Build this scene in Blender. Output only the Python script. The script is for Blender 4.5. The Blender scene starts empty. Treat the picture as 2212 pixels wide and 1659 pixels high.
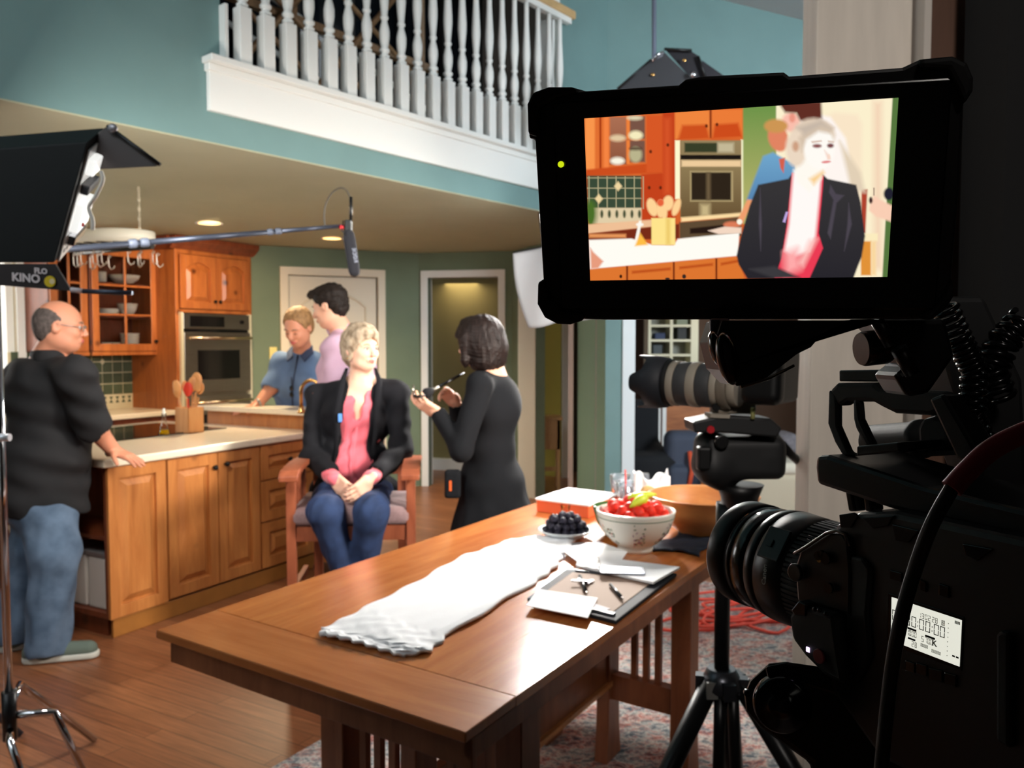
import bpy, math, random
import numpy as np
from mathutils import Vector, Matrix
random.seed(7); np.random.seed(7)
SC = bpy.context.scene
COL = SC.collection
# ---------------------------------------------------------------- camera
F_PX, CX, CY, CH = 1780.0, 1106.0, 829.5, 1.5
PITCH = math.atan((829.5 - 742.0) / F_PX)
cam_data = bpy.data.cameras.new('camera'); cam = bpy.data.objects.new('camera', cam_data); COL.objects.link(cam)
cam.location = (0, 0, CH); cam.rotation_euler = (math.pi/2 - PITCH, 0, 0)
cam_data.sensor_fit = 'HORIZONTAL'; cam_data.sensor_width = 36.0; cam_data.lens = 36.0*F_PX/2212.0
cam_data.clip_start = 0.02; cam_data.clip_end = 100
cam_data.dof.use_dof = True; cam_data.dof.focus_distance = 0.46; cam_data.dof.aperture_fstop = 19.0
SC.camera = cam
# ---------------------------------------------------------------- view / world
vs = SC.view_settings
vs.view_transform = 'Standard'; vs.look = 'None'; vs.gamma = 1.0; vs.use_curve_mapping = False; vs.exposure = 0.0
world = bpy.data.worlds.new('world'); SC.world = world; world.use_nodes = True
_bg = world.node_tree.nodes['Background']; _bg.inputs[0].default_value = (0.85, 0.93, 1.0, 1); _bg.inputs[1].default_value = 4.0
def area(name, loc, target, size, power, color, sy=None, spread=None):
    d = bpy.data.lights.new(name, 'AREA'); d.shape = 'RECTANGLE'; d.size = size; d.size_y = sy or size
    d.energy = power; d.color = color
    if spread: d.spread = math.radians(spread)
    o = bpy.data.objects.new(name, d); COL.objects.link(o); o.location = loc
    o.rotation_euler = (Vector(target) - Vector(loc)).to_track_quat('-Z', 'Y').to_euler(); return o
def spot(name, loc, target, power, color, angle, blend=.5, rad=.05):
    d = bpy.data.lights.new(name, 'SPOT'); d.energy = power; d.color = color; d.spot_size = math.radians(angle); d.spot_blend = blend; d.shadow_soft_size = rad
    o = bpy.data.objects.new(name, d); COL.objects.link(o); o.location = loc
    o.rotation_euler = (Vector(target) - Vector(loc)).to_track_quat('-Z', 'Y').to_euler(); return o
# daylight from the tall windows of the great room (high, right of and behind the view), then added fills
area('great_room_window_light', (2.5, 3.1, 4.5), (-0.4, 2.9, 0.9), 2.2, 680, (0.88, 0.94, 1.0), 1.6, 120)
area('added_left_wall_fill', (-1.4, -.6, 4.3), (-2.3, 3.2, 3.3), 1.4, 55, (.84, .93, 1.0), 1.2)  # added fill that evens out the upper left wall, no window there
area('added_right_wall_fill', (3.9, 1.8, 3.0), (1.9, 6.6, 2.4), 1.6, 95, (0.84, 0.93, 1.0), 1.6, 85)  # added fill for the right far wall, no source of its own
spot('added_column_spot', (.25, -.7, 2.55), (.82, 1.75, 1.6), 125, (1.0, .93, .86), 46, .8, .15)  # added narrow spot that brightens the column, no lamp hangs here
area('added_face_fill', (1.75, 2.3, 2.1), (-.75, 4.3, 1.25), .6, 26, (1.0, .93, .84), .6, 60)  # added out-of-view fill on the seated woman's face
# kitchen lamps and window
area('kitchen_window_light', (-5.0, 5.9, 1.75), (-2.0, 6.0, 1.1), 1.2, 45, (1.0, 0.97, 0.92), 1.1)
spot('island_accent_light', (-1.75, 6.35, 2.40), (-1.72, 5.4, 0.95), 150, (1.0, 0.80, 0.52), 56, .6, .06)
spot('cabinet_down_light', (-2.2, 6.2, 2.41), (-3.0, 7.5, 1.2), 120, (1.0, 0.72, 0.42), 100, .8, .06)
area('pantry_down_light', (-1.3, 7.2, 2.42), (-1.3, 7.3, 0), .9, 26, (1.0, 0.86, 0.64), .9, 115)
area('hall_lamp', (-.6, 9.6, 2.2), (-.6, 9.7, 0), .4, 4, (1.0, 0.80, 0.5))
area('back_room_lamp', (2.4, 8.4, 2.3), (2.2, 8.6, 0), .6, 9, (1.0, 0.9, 0.8))
# ---------------------------------------------------------------- pixel <-> world helpers (photo frame 2212 x 1659)
_cp, _sp = math.cos(PITCH), math.sin(PITCH)
CAMP = np.array([0, 0, CH])
def ray(x, y):
    a = (x - CX)/F_PX; b = (y - CY)/F_PX
    return np.array([a, _cp - b*_sp, -_sp - b*_cp])
def at(x, y, d): r = ray(x, y); return CAMP + r*(d/r[1])
def onz(x, y, z): r = ray(x, y); return CAMP + r*((z - CH)/r[2])
def onplane(x, y, P, N): r = ray(x, y); P = np.array(P, float); N = np.array(N, float); return CAMP + r*(((P - CAMP)@N)/(r@N))
def nrm(v): v = np.array(v, float); return v/np.linalg.norm(v)
# ---------------------------------------------------------------- materials
def lin(c): return tuple(((x/255)/12.92 if x/255 <= .04045 else ((x/255+.055)/1.055)**2.4) for x in c)
_M = {}
def M(name, rgb, rough=.5, metal=0, var=0, scale=20, bump=0, spec=.5, trans=0, emit=0, coat=0, sheen=0, alpha=1, stretch=None, ior=1.45, rgb2=None, emc=None, sss=0):
    if name in _M: return _M[name]
    m = bpy.data.materials.new(name); m.use_nodes = True; nt = m.node_tree; b = nt.nodes['Principled BSDF']
    c = lin(rgb)
    b.inputs['Base Color'].default_value = (*c, 1); b.inputs['Roughness'].default_value = rough; b.inputs['Metallic'].default_value = metal
    b.inputs['Specular IOR Level'].default_value = spec; b.inputs['Transmission Weight'].default_value = trans; b.inputs['IOR'].default_value = ior
    b.inputs['Coat Weight'].default_value = coat; b.inputs['Sheen Weight'].default_value = sheen; b.inputs['Alpha'].default_value = alpha
    if sss: b.inputs['Subsurface Weight'].default_value = sss; b.inputs['Subsurface Radius'].default_value = (.012, .005, .003)
    if emit: b.inputs['Emission Color'].default_value = (*lin(emc or rgb), 1); b.inputs['Emission Strength'].default_value = emit
    tc = nt.nodes.new('ShaderNodeTexCoord'); mp = nt.nodes.new('ShaderNodeMapping'); nt.links.new(tc.outputs['Object'], mp.inputs[0])
    if stretch: mp.inputs['Scale'].default_value = stretch
    no = nt.nodes.new('ShaderNodeTexNoise'); no.inputs['Scale'].default_value = scale; no.inputs['Detail'].default_value = 4; nt.links.new(mp.outputs[0], no.inputs[0])
    if var or rgb2:
        rmp = nt.nodes.new('ShaderNodeValToRGB'); rmp.color_ramp.elements[0].position = .35; rmp.color_ramp.elements[1].position = .65
        c1 = tuple(max(0, x*(1-var)) for x in c); c2 = lin(rgb2) if rgb2 else tuple(min(1, x*(1+var)) for x in c)
        rmp.color_ramp.elements[0].color = (*c1, 1); rmp.color_ramp.elements[1].color = (*c2, 1)
        nt.links.new(no.outputs[0], rmp.inputs[0]); nt.links.new(rmp.outputs[0], b.inputs['Base Color'])
    if bump:
        bp = nt.nodes.new('ShaderNodeBump'); bp.inputs['Strength'].default_value = bump; bp.inputs['Distance'].default_value = .01
        nt.links.new(no.outputs[0], bp.inputs['Height']); nt.links.new(bp.outputs[0], b.inputs['Normal'])
    _M[name] = m; return m
def wood(name, dark, light, rough=.35, axis=(1, 8, 8), ang=0, knots=0, coat=0, scale=3.0, rng=(.3, .7), bumpy=.05):
    """grain along the local X axis turned by ang about Z (axis = noise stretch)"""
    if name in _M: return _M[name]
    m = bpy.data.materials.new(name); m.use_nodes = True; nt = m.node_tree; b = nt.nodes['Principled BSDF']
    tc = nt.nodes.new('ShaderNodeTexCoord'); mr = nt.nodes.new('ShaderNodeMapping'); mr.inputs['Rotation'].default_value = (0, 0, -ang)
    mp = nt.nodes.new('ShaderNodeMapping'); mp.inputs['Scale'].default_value = axis
    nt.links.new(tc.outputs['Object'], mr.inputs[0]); nt.links.new(mr.outputs[0], mp.inputs[0])
    no = nt.nodes.new('ShaderNodeTexNoise'); no.inputs['Scale'].default_value = scale; no.inputs['Detail'].default_value = 6; no.inputs['Roughness'].default_value = .65; no.inputs['Distortion'].default_value = .6
    nt.links.new(mp.outputs[0], no.inputs[0])
    r = nt.nodes.new('ShaderNodeValToRGB'); r.color_ramp.elements[0].position = rng[0]; r.color_ramp.elements[1].position = rng[1]
    r.color_ramp.elements[0].color = (*lin(dark), 1); r.color_ramp.elements[1].color = (*lin(light), 1)
    nt.links.new(no.outputs[0], r.inputs[0]); out = r.outputs[0]
    if knots:
        vo = nt.nodes.new('ShaderNodeTexVoronoi'); vo.inputs['Scale'].default_value = knots; nt.links.new(tc.outputs['Object'], vo.inputs[0])
        k = nt.nodes.new('ShaderNodeValToRGB'); k.color_ramp.elements[0].position = .05; k.color_ramp.elements[1].position = .16
        k.color_ramp.elements[0].color = (*[x*.25 for x in lin(dark)], 1); k.color_ramp.elements[1].color = (1, 1, 1, 1)
        nt.links.new(vo.outputs['Distance'], k.inputs[0])
        mx = nt.nodes.new('ShaderNodeMix'); mx.data_type = 'RGBA'; mx.blend_type = 'MULTIPLY'; mx.inputs[0].default_value = .85
        nt.links.new(out, mx.inputs[6]); nt.links.new(k.outputs[0], mx.inputs[7]); out = mx.outputs[2]
    nt.links.new(out, b.inputs['Base Color'])
    b.inputs['Roughness'].default_value = rough; b.inputs['Coat Weight'].default_value = coat; b.inputs['Coat Roughness'].default_value = .15
    if bumpy:
        bp = nt.nodes.new('ShaderNodeBump'); bp.inputs['Strength'].default_value = bumpy; bp.inputs['Distance'].default_value = .004
        nt.links.new(no.outputs[0], bp.inputs['Height']); nt.links.new(bp.outputs[0], b.inputs['Normal'])
    _M[name] = m; return m
# ---------------------------------------------------------------- mesh builder
def frame(n, up=(0, 0, 1)):
    n = nrm(n); u = np.array(up, float)
    if abs(n@u) > .97: u = np.array([1., 0, 0])
    a = nrm(np.cross(u, n)); return a, np.cross(n, a), n
class MB:
    def __init__(s): s.v = []; s.f = []; s.m = []; s.sm = []
    def add(s, vs, fs, mi=0, smooth=False):
        o = len(s.v); s.v += [tuple(float(c) for c in v) for v in vs]
        for f in fs: s.f.append(tuple(o+i for i in f)); s.m.append(mi); s.sm.append(smooth)
        return s
    def box(s, c, size, X=(1, 0, 0), Y=(0, 1, 0), Z=(0, 0, 1), mi=0):
        c = np.array(c, float); X, Y, Z = (np.array(a, float)*b/2 for a, b in zip((X, Y, Z), size))
        vs = [c+i*X+j*Y+k*Z for k in (-1, 1) for j in (-1, 1) for i in (-1, 1)]
        return s.add(vs, [(0, 2, 3, 1), (4, 5, 7, 6), (0, 1, 5, 4), (2, 6, 7, 3), (0, 4, 6, 2), (1, 3, 7, 5)], mi)
    def bx(s, a, b, X=(1, 0, 0), Y=(0, 1, 0), Z=(0, 0, 1), O=(0, 0, 0), mi=0):
        """box between local corners a,b in frame (O,X,Y,Z)"""
        a = np.array(a, float); b = np.array(b, float); X, Y, Z, O = (np.array(q, float) for q in (X, Y, Z, O)); c = (a+b)/2
        return s.box(O+X*c[0]+Y*c[1]+Z*c[2], np.abs(b-a), X, Y, Z, mi)
    def prism(s, pts, vec, mi=0, smooth=False):
        pts = [np.array(p, float) for p in pts]; vec = np.array(vec, float); n = len(pts)
        vs = pts+[p+vec for p in pts]
        return s.add(vs, [tuple(range(n))[::-1], tuple(range(n, 2*n))]+[(i, (i+1) % n, (i+1) % n+n, i+n) for i in range(n)], mi, smooth)
    def tube(s, path, r, n=10, mi=0, closed=False, cap=True):
        path = [np.array(p, float) for p in path]; k = len(path); rs = r if hasattr(r, '__len__') else [r]*k
        vs = []; prev = None
        for i, p in enumerate(path):
            t = path[(i+1) % k]-path[i-1] if closed or 0 < i < k-1 else (path[1]-path[0] if i == 0 else path[-1]-path[-2])
            t = nrm(t)
            if prev is None: a, b, _ = frame(t)
            else: a = nrm(prev-t*(prev@t)); b = np.cross(t, a)
            prev = a
            for j in range(n): th = 2*math.pi*j/n; vs.append(p+rs[i]*(math.cos(th)*a+math.sin(th)*b))
        fs = []
        for i in range(k if closed else k-1):
            i2 = (i+1) % k
            for j in range(n): fs.append((i*n+j, i*n+(j+1) % n, i2*n+(j+1) % n, i2*n+j))
        s.add(vs, fs, mi, True)
        if cap and not closed:
            o = len(s.v)-len(vs); s.f += [tuple(o+j for j in range(n))[::-1], tuple(o+(k-1)*n+j for j in range(n))]; s.m += [mi, mi]; s.sm += [False, False]
        return s
    def cyl(s, a, b, r, r2=None, n=20, mi=0): return s.tube([a, b], [r, r if r2 is None else r2], n, mi)
    def lathe(s, prof, O=(0, 0, 0), axis=(0, 0, 1), n=28, mi=0, smooth=True, cap=True, sx=1, sy=1):
        a, b, t = frame(axis); O = np.array(O, float); vs = []; k = len(prof)
        for r, z in prof:
            for j in range(n): th = 2*math.pi*j/n; vs.append(O+t*z+r*(sx*math.cos(th)*a+sy*math.sin(th)*b))
        fs = [(i*n+j, i*n+(j+1) % n, (i+1)*n+(j+1) % n, (i+1)*n+j) for i in range(k-1) for j in range(n)]
        s.add(vs, fs, mi, smooth)
        if cap:
            o = len(s.v)-len(vs)
            if prof[0][0] > 1e-5: s.f.append(tuple(o+j for j in range(n))[::-1]); s.m.append(mi); s.sm.append(False)
            if prof[-1][0] > 1e-5: s.f.append(tuple(o+(k-1)*n+j for j in range(n))); s.m.append(mi); s.sm.append(False)
        return s
    def ball(s, c, r, n=14, X=(1, 0, 0), Y=(0, 1, 0), Z=(0, 0, 1), mi=0, k=9):
        r = r if hasattr(r, '__len__') else (r, r, r); c = np.array(c, float); X, Y, Z = (np.array(q, float) for q in (X, Y, Z)); vs = []; fs = []
        for i in range(k):
            ph = math.pi*(i/(k-1)); ph = min(max(ph, .001), math.pi-.001)
            for j in range(n): th = 2*math.pi*j/n; vs.append(c+X*r[0]*math.sin(ph)*math.cos(th)+Y*r[1]*math.sin(ph)*math.sin(th)-Z*r[2]*math.cos(ph))
        fs = [(i*n+j, i*n+(j+1) % n, (i+1)*n+(j+1) % n, (i+1)*n+j) for i in range(k-1) for j in range(n)]
        return s.add(vs, fs, mi, True)
    def sheet(s, fn, nu, nv, th=.002, mi=0, smooth=True):
        """closed thin sheet from fn(u,v)->(P, N)"""
        A = []; B = []
        for i in range(nu+1):
            for j in range(nv+1): P, N = fn(i/nu, j/nv); A.append(np.array(P)+np.array(N)*th/2); B.append(np.array(P)-np.array(N)*th/2)
        w = nv+1; n = len(A); fs = []
        for i in range(nu):
            for j in range(nv): q = (i*w+j, (i+1)*w+j, (i+1)*w+j+1, i*w+j+1); fs.append(q); fs.append(tuple(n+a for a in q[::-1]))
        for i in range(nu): fs.append((i*w, i*w+n, (i+1)*w+n, (i+1)*w)); fs.append((i*w+nv, (i+1)*w+nv, (i+1)*w+nv+n, i*w+nv+n))
        for j in range(nv): fs.append((j, j+1, j+1+n, j+n)); fs.append((nu*w+j, nu*w+j+n, nu*w+j+1+n, nu*w+j+1))
        return s.add(A+B, fs, mi, smooth)
    def build(s, name, mat, parent=None, bevel=0, local=False, seg=2, **tags):
        me = bpy.data.meshes.new(name); V = np.array(s.v)
        if parent is not None and not local:
            inv = np.array(parent.matrix_basis.inverted() if parent.parent is None else (parent.parent.matrix_basis @ parent.matrix_basis).inverted())
            V = V@inv[:3, :3].T+inv[:3, 3]
        off = None
        me.from_pydata([tuple(v) for v in V], [], s.f)
        for mm in (mat if isinstance(mat, (list, tuple)) else [mat]): me.materials.append(mm)
        me.polygons.foreach_set('material_index', s.m); me.polygons.foreach_set('use_smooth', s.sm); me.update()
        o = bpy.data.objects.new(name, me); COL.objects.link(o)
        if parent is not None: o.parent = parent
        if bevel:
            md = o.modifiers.new('bevel', 'BEVEL'); md.width = bevel; md.segments = seg; md.limit_method = 'ANGLE'; md.angle_limit = math.radians(40); md.harden_normals = False
        for k, v in tags.items(): o[k] = v
        return o
def tag(o, label, cat, group=None):
    o['label'] = label; o['category'] = cat
    if group: o['group'] = group
    return o
def thing(name, loc, label, cat, group=None, rz=0):
    o = bpy.data.objects.new(name, None); COL.objects.link(o); o.location = tuple(float(x) for x in loc); o.rotation_euler = (0, 0, rz); o.empty_display_size = .05
    o.matrix_basis = Matrix.Translation(o.location) @ Matrix.Rotation(rz, 4, 'Z')
    return tag(o, label, cat, group)
def copy_thing(o, loc, label=None, rz=None):
    c = o.copy(); COL.objects.link(c); c.location = tuple(float(x) for x in loc)
    if rz is not None: c.rotation_euler = (0, 0, rz)
    if label: c['label'] = label
    for ch in list(o.children):
        d = ch.copy(); COL.objects.link(d); d.parent = c
        for g in list(ch.children): e = g.copy(); COL.objects.link(e); e.parent = d
    return c
def structure(o): o['kind'] = 'structure'; return o
def text_mesh(body, size, O, X, Y, extr=.0003, bold=0, align='CENTER'):
    """text turned into geometry, laid in plane (O,X,Y); returns MB"""
    cu = bpy.data.curves.new('txt', 'FONT'); cu.body = body; cu.size = size; cu.extrude = extr; cu.offset = bold; cu.align_x = align; cu.align_y = 'CENTER'; cu.resolution_u = 3
    ob = bpy.data.objects.new('txt', cu); COL.objects.link(ob); dg = bpy.context.evaluated_depsgraph_get(); me = bpy.data.meshes.new_from_object(ob.evaluated_get(dg))
    X = nrm(X); Y = nrm(Y); N = np.cross(X, Y); mb = MB()
    mb.add([np.array(O)+X*v.co[0]+Y*v.co[1]+N*v.co[2] for v in me.vertices], [tuple(p.vertices) for p in me.polygons])
    bpy.data.objects.remove(ob); bpy.data.curves.remove(cu); bpy.data.meshes.remove(me); return mb
# ---------------------------------------------------------------- signed distance bodies
class SDF:
    def __init__(s, res=.006): s.p = []; s.res = res
    def cap(s, a, b, ra, rb=None, k=.02, op='+'):
        a = np.array(a, float); b = np.array(b, float); rb = ra if rb is None else rb; R = max(ra, rb)
        ab = b-a; L2 = max(ab@ab, 1e-12)
        def f(P):
            t = np.clip((P-a)@ab/L2, 0, 1); return np.linalg.norm(P-a-t[..., None]*ab, axis=-1)-(ra+(rb-ra)*t)
        s.p.append((f, np.minimum(a, b)-R, np.maximum(a, b)+R, k, op)); return s
    def chain(s, pts, rs, k=.02, op='+'):
        for i in range(len(pts)-1): s.cap(pts[i], pts[i+1], rs[i], rs[i+1], k, op)
        return s
    def ell(s, c, r, X=(1, 0, 0), Y=(0, 1, 0), Z=(0, 0, 1), k=.02, op='+'):
        c = np.array(c, float); r = np.array(r, float); B = np.array([nrm(X), nrm(Y), nrm(Z)]); R = r.max()
        def f(P):
            q = (P-c)@B.T; k0 = np.linalg.norm(q/r, axis=-1); k1 = np.linalg.norm(q/(r*r), axis=-1)+1e-9; return k0*(k0-1)/k1
        s.p.append((f, c-R, c+R, k, op)); return s
    def rbox(s, c, h, rr=.01, X=(1, 0, 0), Y=(0, 1, 0), Z=(0, 0, 1), k=.01, op='+'):
        c = np.array(c, float); h = np.array(h, float); B = np.array([nrm(X), nrm(Y), nrm(Z)]); R = np.linalg.norm(h)
        def f(P):
            q = np.abs((P-c)@B.T)-(h-rr); return np.linalg.norm(np.maximum(q, 0), axis=-1)+np.minimum(q.max(axis=-1), 0)-rr
        s.p.append((f, c-R, c+R, k, op)); return s
    def fn(s, f, lo, hi, k=.005, op='+'): s.p.append((f, np.array(lo, float), np.array(hi, float), k, op)); return s
    def mesh(s, disp=None):
        h = s.res; plus = [p for p in s.p if p[4] == '+']
        lo = np.min([p[1] for p in plus], axis=0)-4*h; hi = np.max([p[2] for p in plus], axis=0)+4*h
        n = np.ceil((hi-lo)/h).astype(int)+1
        D = np.full(n, .2, np.float32)
        for f, a, b, k, op in s.p:
            mg = k+3*h
            i0 = np.clip(np.floor((a-mg-lo)/h).astype(int), 0, n); i1 = np.clip(np.ceil((b+mg-lo)/h).astype(int)+1, 0, n)
            if np.any(i1 <= i0): continue
            g = np.stack(np.meshgrid(*[lo[q]+h*np.arange(i0[q], i1[q]) for q in range(3)], indexing='ij'), -1)
            d = f(g).astype(np.float32); sl = tuple(slice(i0[q], i1[q]) for q in range(3)); C = D[sl]
            if op == '+': hh = np.maximum(k-np.abs(C-d), 0)/max(k, 1e-6); D[sl] = np.minimum(C, d)-hh*hh*k*.25
            elif op == '-': d = -d; hh = np.maximum(k-np.abs(C-d), 0)/max(k, 1e-6); D[sl] = np.maximum(C, d)+hh*hh*k*.25
            elif op == '&': D[sl] = np.maximum(C, d)
        if disp is not None:
            g = np.argwhere(np.abs(D) < 3*h); P = lo+h*g; D[g[:, 0], g[:, 1], g[:, 2]] += disp(P).astype(np.float32)
        S = D < 0
        c8 = [(i, j, k) for i in (0, 1) for j in (0, 1) for k in (0, 1)]
        cs = np.zeros(n-1, np.uint8)
        for (i, j, k) in c8: cs += S[i:n[0]-1+i, j:n[1]-1+j, k:n[2]-1+k]
        A = np.argwhere((cs > 0) & (cs < 8)); idx = np.full(n-1, -1, np.int64); idx[A[:, 0], A[:, 1], A[:, 2]] = np.arange(len(A))
        acc = np.zeros((len(A), 3)); cnt = np.zeros(len(A))
        val = {c: D[A[:, 0]+c[0], A[:, 1]+c[1], A[:, 2]+c[2]] for c in c8}
        for c in c8:
            for ax in range(3):
                if c[ax]: continue
                e = list(c); e[ax] = 1; e = tuple(e); v0, v1 = val[c], val[e]; m = (v0 < 0) != (v1 < 0)
                t = np.where(m, v0/(np.where(m, v0-v1, 1)), 0); p = np.tile(np.array(c, float), (len(A), 1)); p[:, ax] += t
                acc += p*m[:, None]; cnt += m
        V = lo+h*(A+acc/cnt[:, None]); Q = []
        for ax in range(3):
            u, w = [(1, 2), (2, 0), (0, 1)][ax]
            sl0 = [slice(1, n[q]-1) for q in range(3)]; sl1 = list(sl0); sl0[ax] = slice(0, n[ax]-1); sl1[ax] = slice(1, n[ax])
            s0 = S[tuple(sl0)]; s1 = S[tuple(sl1)]
            E = np.argwhere(s0 != s1)
            if len(E) == 0: continue
            flip = s0[E[:, 0], E[:, 1], E[:, 2]]; o = np.ones(3, int); o[ax] = 0; E = E+o
            def cell(du, dw): q = E.copy(); q[:, u] -= du; q[:, w] -= dw; return idx[q[:, 0], q[:, 1], q[:, 2]]
            q4 = np.stack([cell(1, 1), cell(0, 1), cell(0, 0), cell(1, 0)], 1); q4[~flip] = q4[~flip][:, ::-1]; Q.append(q4)
        return V, np.concatenate(Q)
    def build(s, name, mat, parent=None, disp=None, **tags):
        V, Q = s.mesh(disp); Q = Q[(Q >= 0).all(1)]
        if parent is not None:
            pm_ = parent.matrix_basis if parent.parent is None else parent.parent.matrix_basis @ parent.matrix_basis
            inv = np.array(pm_.inverted()); V = V@inv[:3, :3].T+inv[:3, 3]
        me = bpy.data.meshes.new(name); me.vertices.add(len(V)); me.vertices.foreach_set('co', V.astype(np.float32).ravel())
        me.loops.add(Q.size); me.loops.foreach_set('vertex_index', Q.ravel().astype(np.int32)); me.polygons.add(len(Q))
        me.polygons.foreach_set('loop_start', (np.arange(len(Q))*4).astype(np.int32)); me.polygons.foreach_set('loop_total', np.full(len(Q), 4, np.int32))
        me.update(calc_edges=True); me.validate(); me.polygons.foreach_set('use_smooth', [True]*len(me.polygons)); me.materials.append(mat)
        o = bpy.data.objects.new(name, me); COL.objects.link(o)
        if parent is not None: o.parent = parent
        for k, v in tags.items(): o[k] = v
        return o
# ================================================================ ROOM SHELL
UP = np.array([0, 0, 1.])
def wall_seg(name, A, B, z0, z1, th, mat, holes=(), side=1, bevel=0):
    """vertical wall from plan point A to B; holes = (s0, s1, z0, z1) along it; thickness away from the camera side"""
    A = np.array(A, float); B = np.array(B, float); L = np.linalg.norm(B-A); X = np.array([*(B-A)/L, 0]); N = np.array([-X[1], X[0], 0])*side
    mb = MB(); O = np.array([A[0], A[1], 0])
    cuts = sorted({0, L, *[h[0] for h in holes], *[h[1] for h in holes]})
    for s0, s1 in zip(cuts[:-1], cuts[1:]):
        spans = [(z0, z1)]
        for h in holes:
            if h[0] <= s0+1e-6 and h[1] >= s1-1e-6: spans = [q for a, b in spans for q in ((a, min(b, h[2])), (max(a, h[3]), b)) if q[1]-q[0] > 1e-4]
        for a, b in spans: mb.bx((s0, 0, a), (s1, th, b), X, N, UP, O)
    o = mb.build(name, mat); return structure(o), O, X, N
teal = M('teal_wall_paint', (112, 143, 142), .75, var=.04, scale=3)
green = M('sage_wall_paint', (108, 122, 98), .75, var=.05, scale=3)
ceil_m = M('ceiling_paint', (180, 180, 152), .85, var=.02, scale=4)
white = M('white_trim_paint', (236, 236, 232), .4)
cream = M('cream_door_paint', (226, 212, 186), .45)
floor_m = None
def floor_material():
    m = bpy.data.materials.new('oak_plank_floor'); m.use_nodes = True; nt = m.node_tree; b = nt.nodes['Principled BSDF']; L = nt.links.new
    tc = nt.nodes.new('ShaderNodeTexCoord'); mp = nt.nodes.new('ShaderNodeMapping'); mp.inputs['Rotation'].default_value = (0, 0, math.radians(-150)); L(tc.outputs['Object'], mp.inputs[0])
    br = nt.nodes.new('ShaderNodeTexBrick'); br.inputs['Scale'].default_value = 1; br.inputs['Brick Width'].default_value = 1.1; br.inputs['Row Height'].default_value = .085; br.inputs['Mortar Size'].default_value = .0016
    br.inputs['Color1'].default_value = (*lin((132, 80, 50)), 1); br.inputs['Color2'].default_value = (*lin((156, 102, 68)), 1); br.inputs['Mortar'].default_value = (*lin((62, 38, 26)), 1); L(mp.outputs[0], br.inputs[0])
    m2 = nt.nodes.new('ShaderNodeMapping'); m2.inputs['Scale'].default_value = (1.5, 22, 1); L(mp.outputs[0], m2.inputs[0])
    no = nt.nodes.new('ShaderNodeTexNoise'); no.inputs['Scale'].default_value = 3; no.inputs['Detail'].default_value = 6; L(m2.outputs[0], no.inputs[0])
    rr = nt.nodes.new('ShaderNodeValToRGB'); rr.color_ramp.elements[0].color = (.55, .5, .45, 1); rr.color_ramp.elements[1].color = (1.25, 1.2, 1.15, 1); rr.color_ramp.elements[0].position = .3; rr.color_ramp.elements[1].position = .7; L(no.outputs[0], rr.inputs[0])
    mx = nt.nodes.new('ShaderNodeMix'); mx.data_type = 'RGBA'; mx.blend_type = 'MULTIPLY'; mx.inputs[0].default_value = .8; L(br.outputs[0], mx.inputs[6]); L(rr.outputs[0], mx.inputs[7]); L(mx.outputs[2], b.inputs['Base Color'])
    b.inputs['Roughness'].default_value = .34; b.inputs['Specular IOR Level'].default_value = .5
    bp = nt.nodes.new('ShaderNodeBump'); bp.inputs['Strength'].default_value = .08; bp.inputs['Distance'].default_value = .003; L(no.outputs[0], bp.inputs['Height']); L(bp.outputs[0], b.inputs['Normal'])
    return m
floor_m = floor_material()
structure(MB().bx((-8, -2.5, -.1), (7, 13, 0)).build('floor', floor_m))
# plan directions
U30 = np.array([.5, .8660, 0]); V30 = np.array([-.8660, .5, 0])
BA = np.array([-1.975, 3.229, 0]); BB = np.array([.16, 5.87, 0]); BD = nrm(BB-BA); BN = np.array([BD[1], -BD[0], 0])     # balcony plane, BN faces the great room
ZC = 2.44
def bpt(px, py, off=0): return onplane(px, py, BA+BN*off, BN)
def bs(px): P = bpt(px, 742); return float((P-BA)@BD)
corner = BA+BD*((np.array([.75, 6.56, 0])-BA)@BD)
s487, s1210, sC = bs(487), bs(1208), bs(1308)
L0 = -5.0
wall_seg('wall_balcony', (BA+BD*L0)[:2], (BA+BD*sC)[:2], ZC+.006, 5.6, .14, teal, holes=[(s487-L0, s1210-L0, 2.79, 5.7)])
cpt = BA+BD*sC
# kitchen ceiling and loft floor slab
C0 = BA+BD*L0
pts = [C0+BN*-.0, cpt, (1.2, 12, 0), (-7, 12, 0), (-7, C0[1], 0)]
structure(MB().prism([(p[0]-BN[0]*.002, p[1]-BN[1]*.002, ZC) for p in pts], (0, 0, .2)).build('ceiling', ceil_m))
# balcony trim: fascia, cap ledge and bed moulding
tr = MB(); s_l = bs(455)
def along(mb, s0, s1, o0, o1, z0, z1, mi=0): return mb.bx((s0, o0, z0), (s1, o1, z1), BD, BN, UP, BA, mi)
along(tr, s_l, s1210+.02, 0, .03, 2.585, 2.80); along(tr, s_l-.02, s1210+.02, -.04, .085, 2.80, 2.83); along(tr, s_l-.01, s1210+.02, 0, .045, 2.765, 2.80)
structure(tr.build('trim_1', white, bevel=.004))
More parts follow.
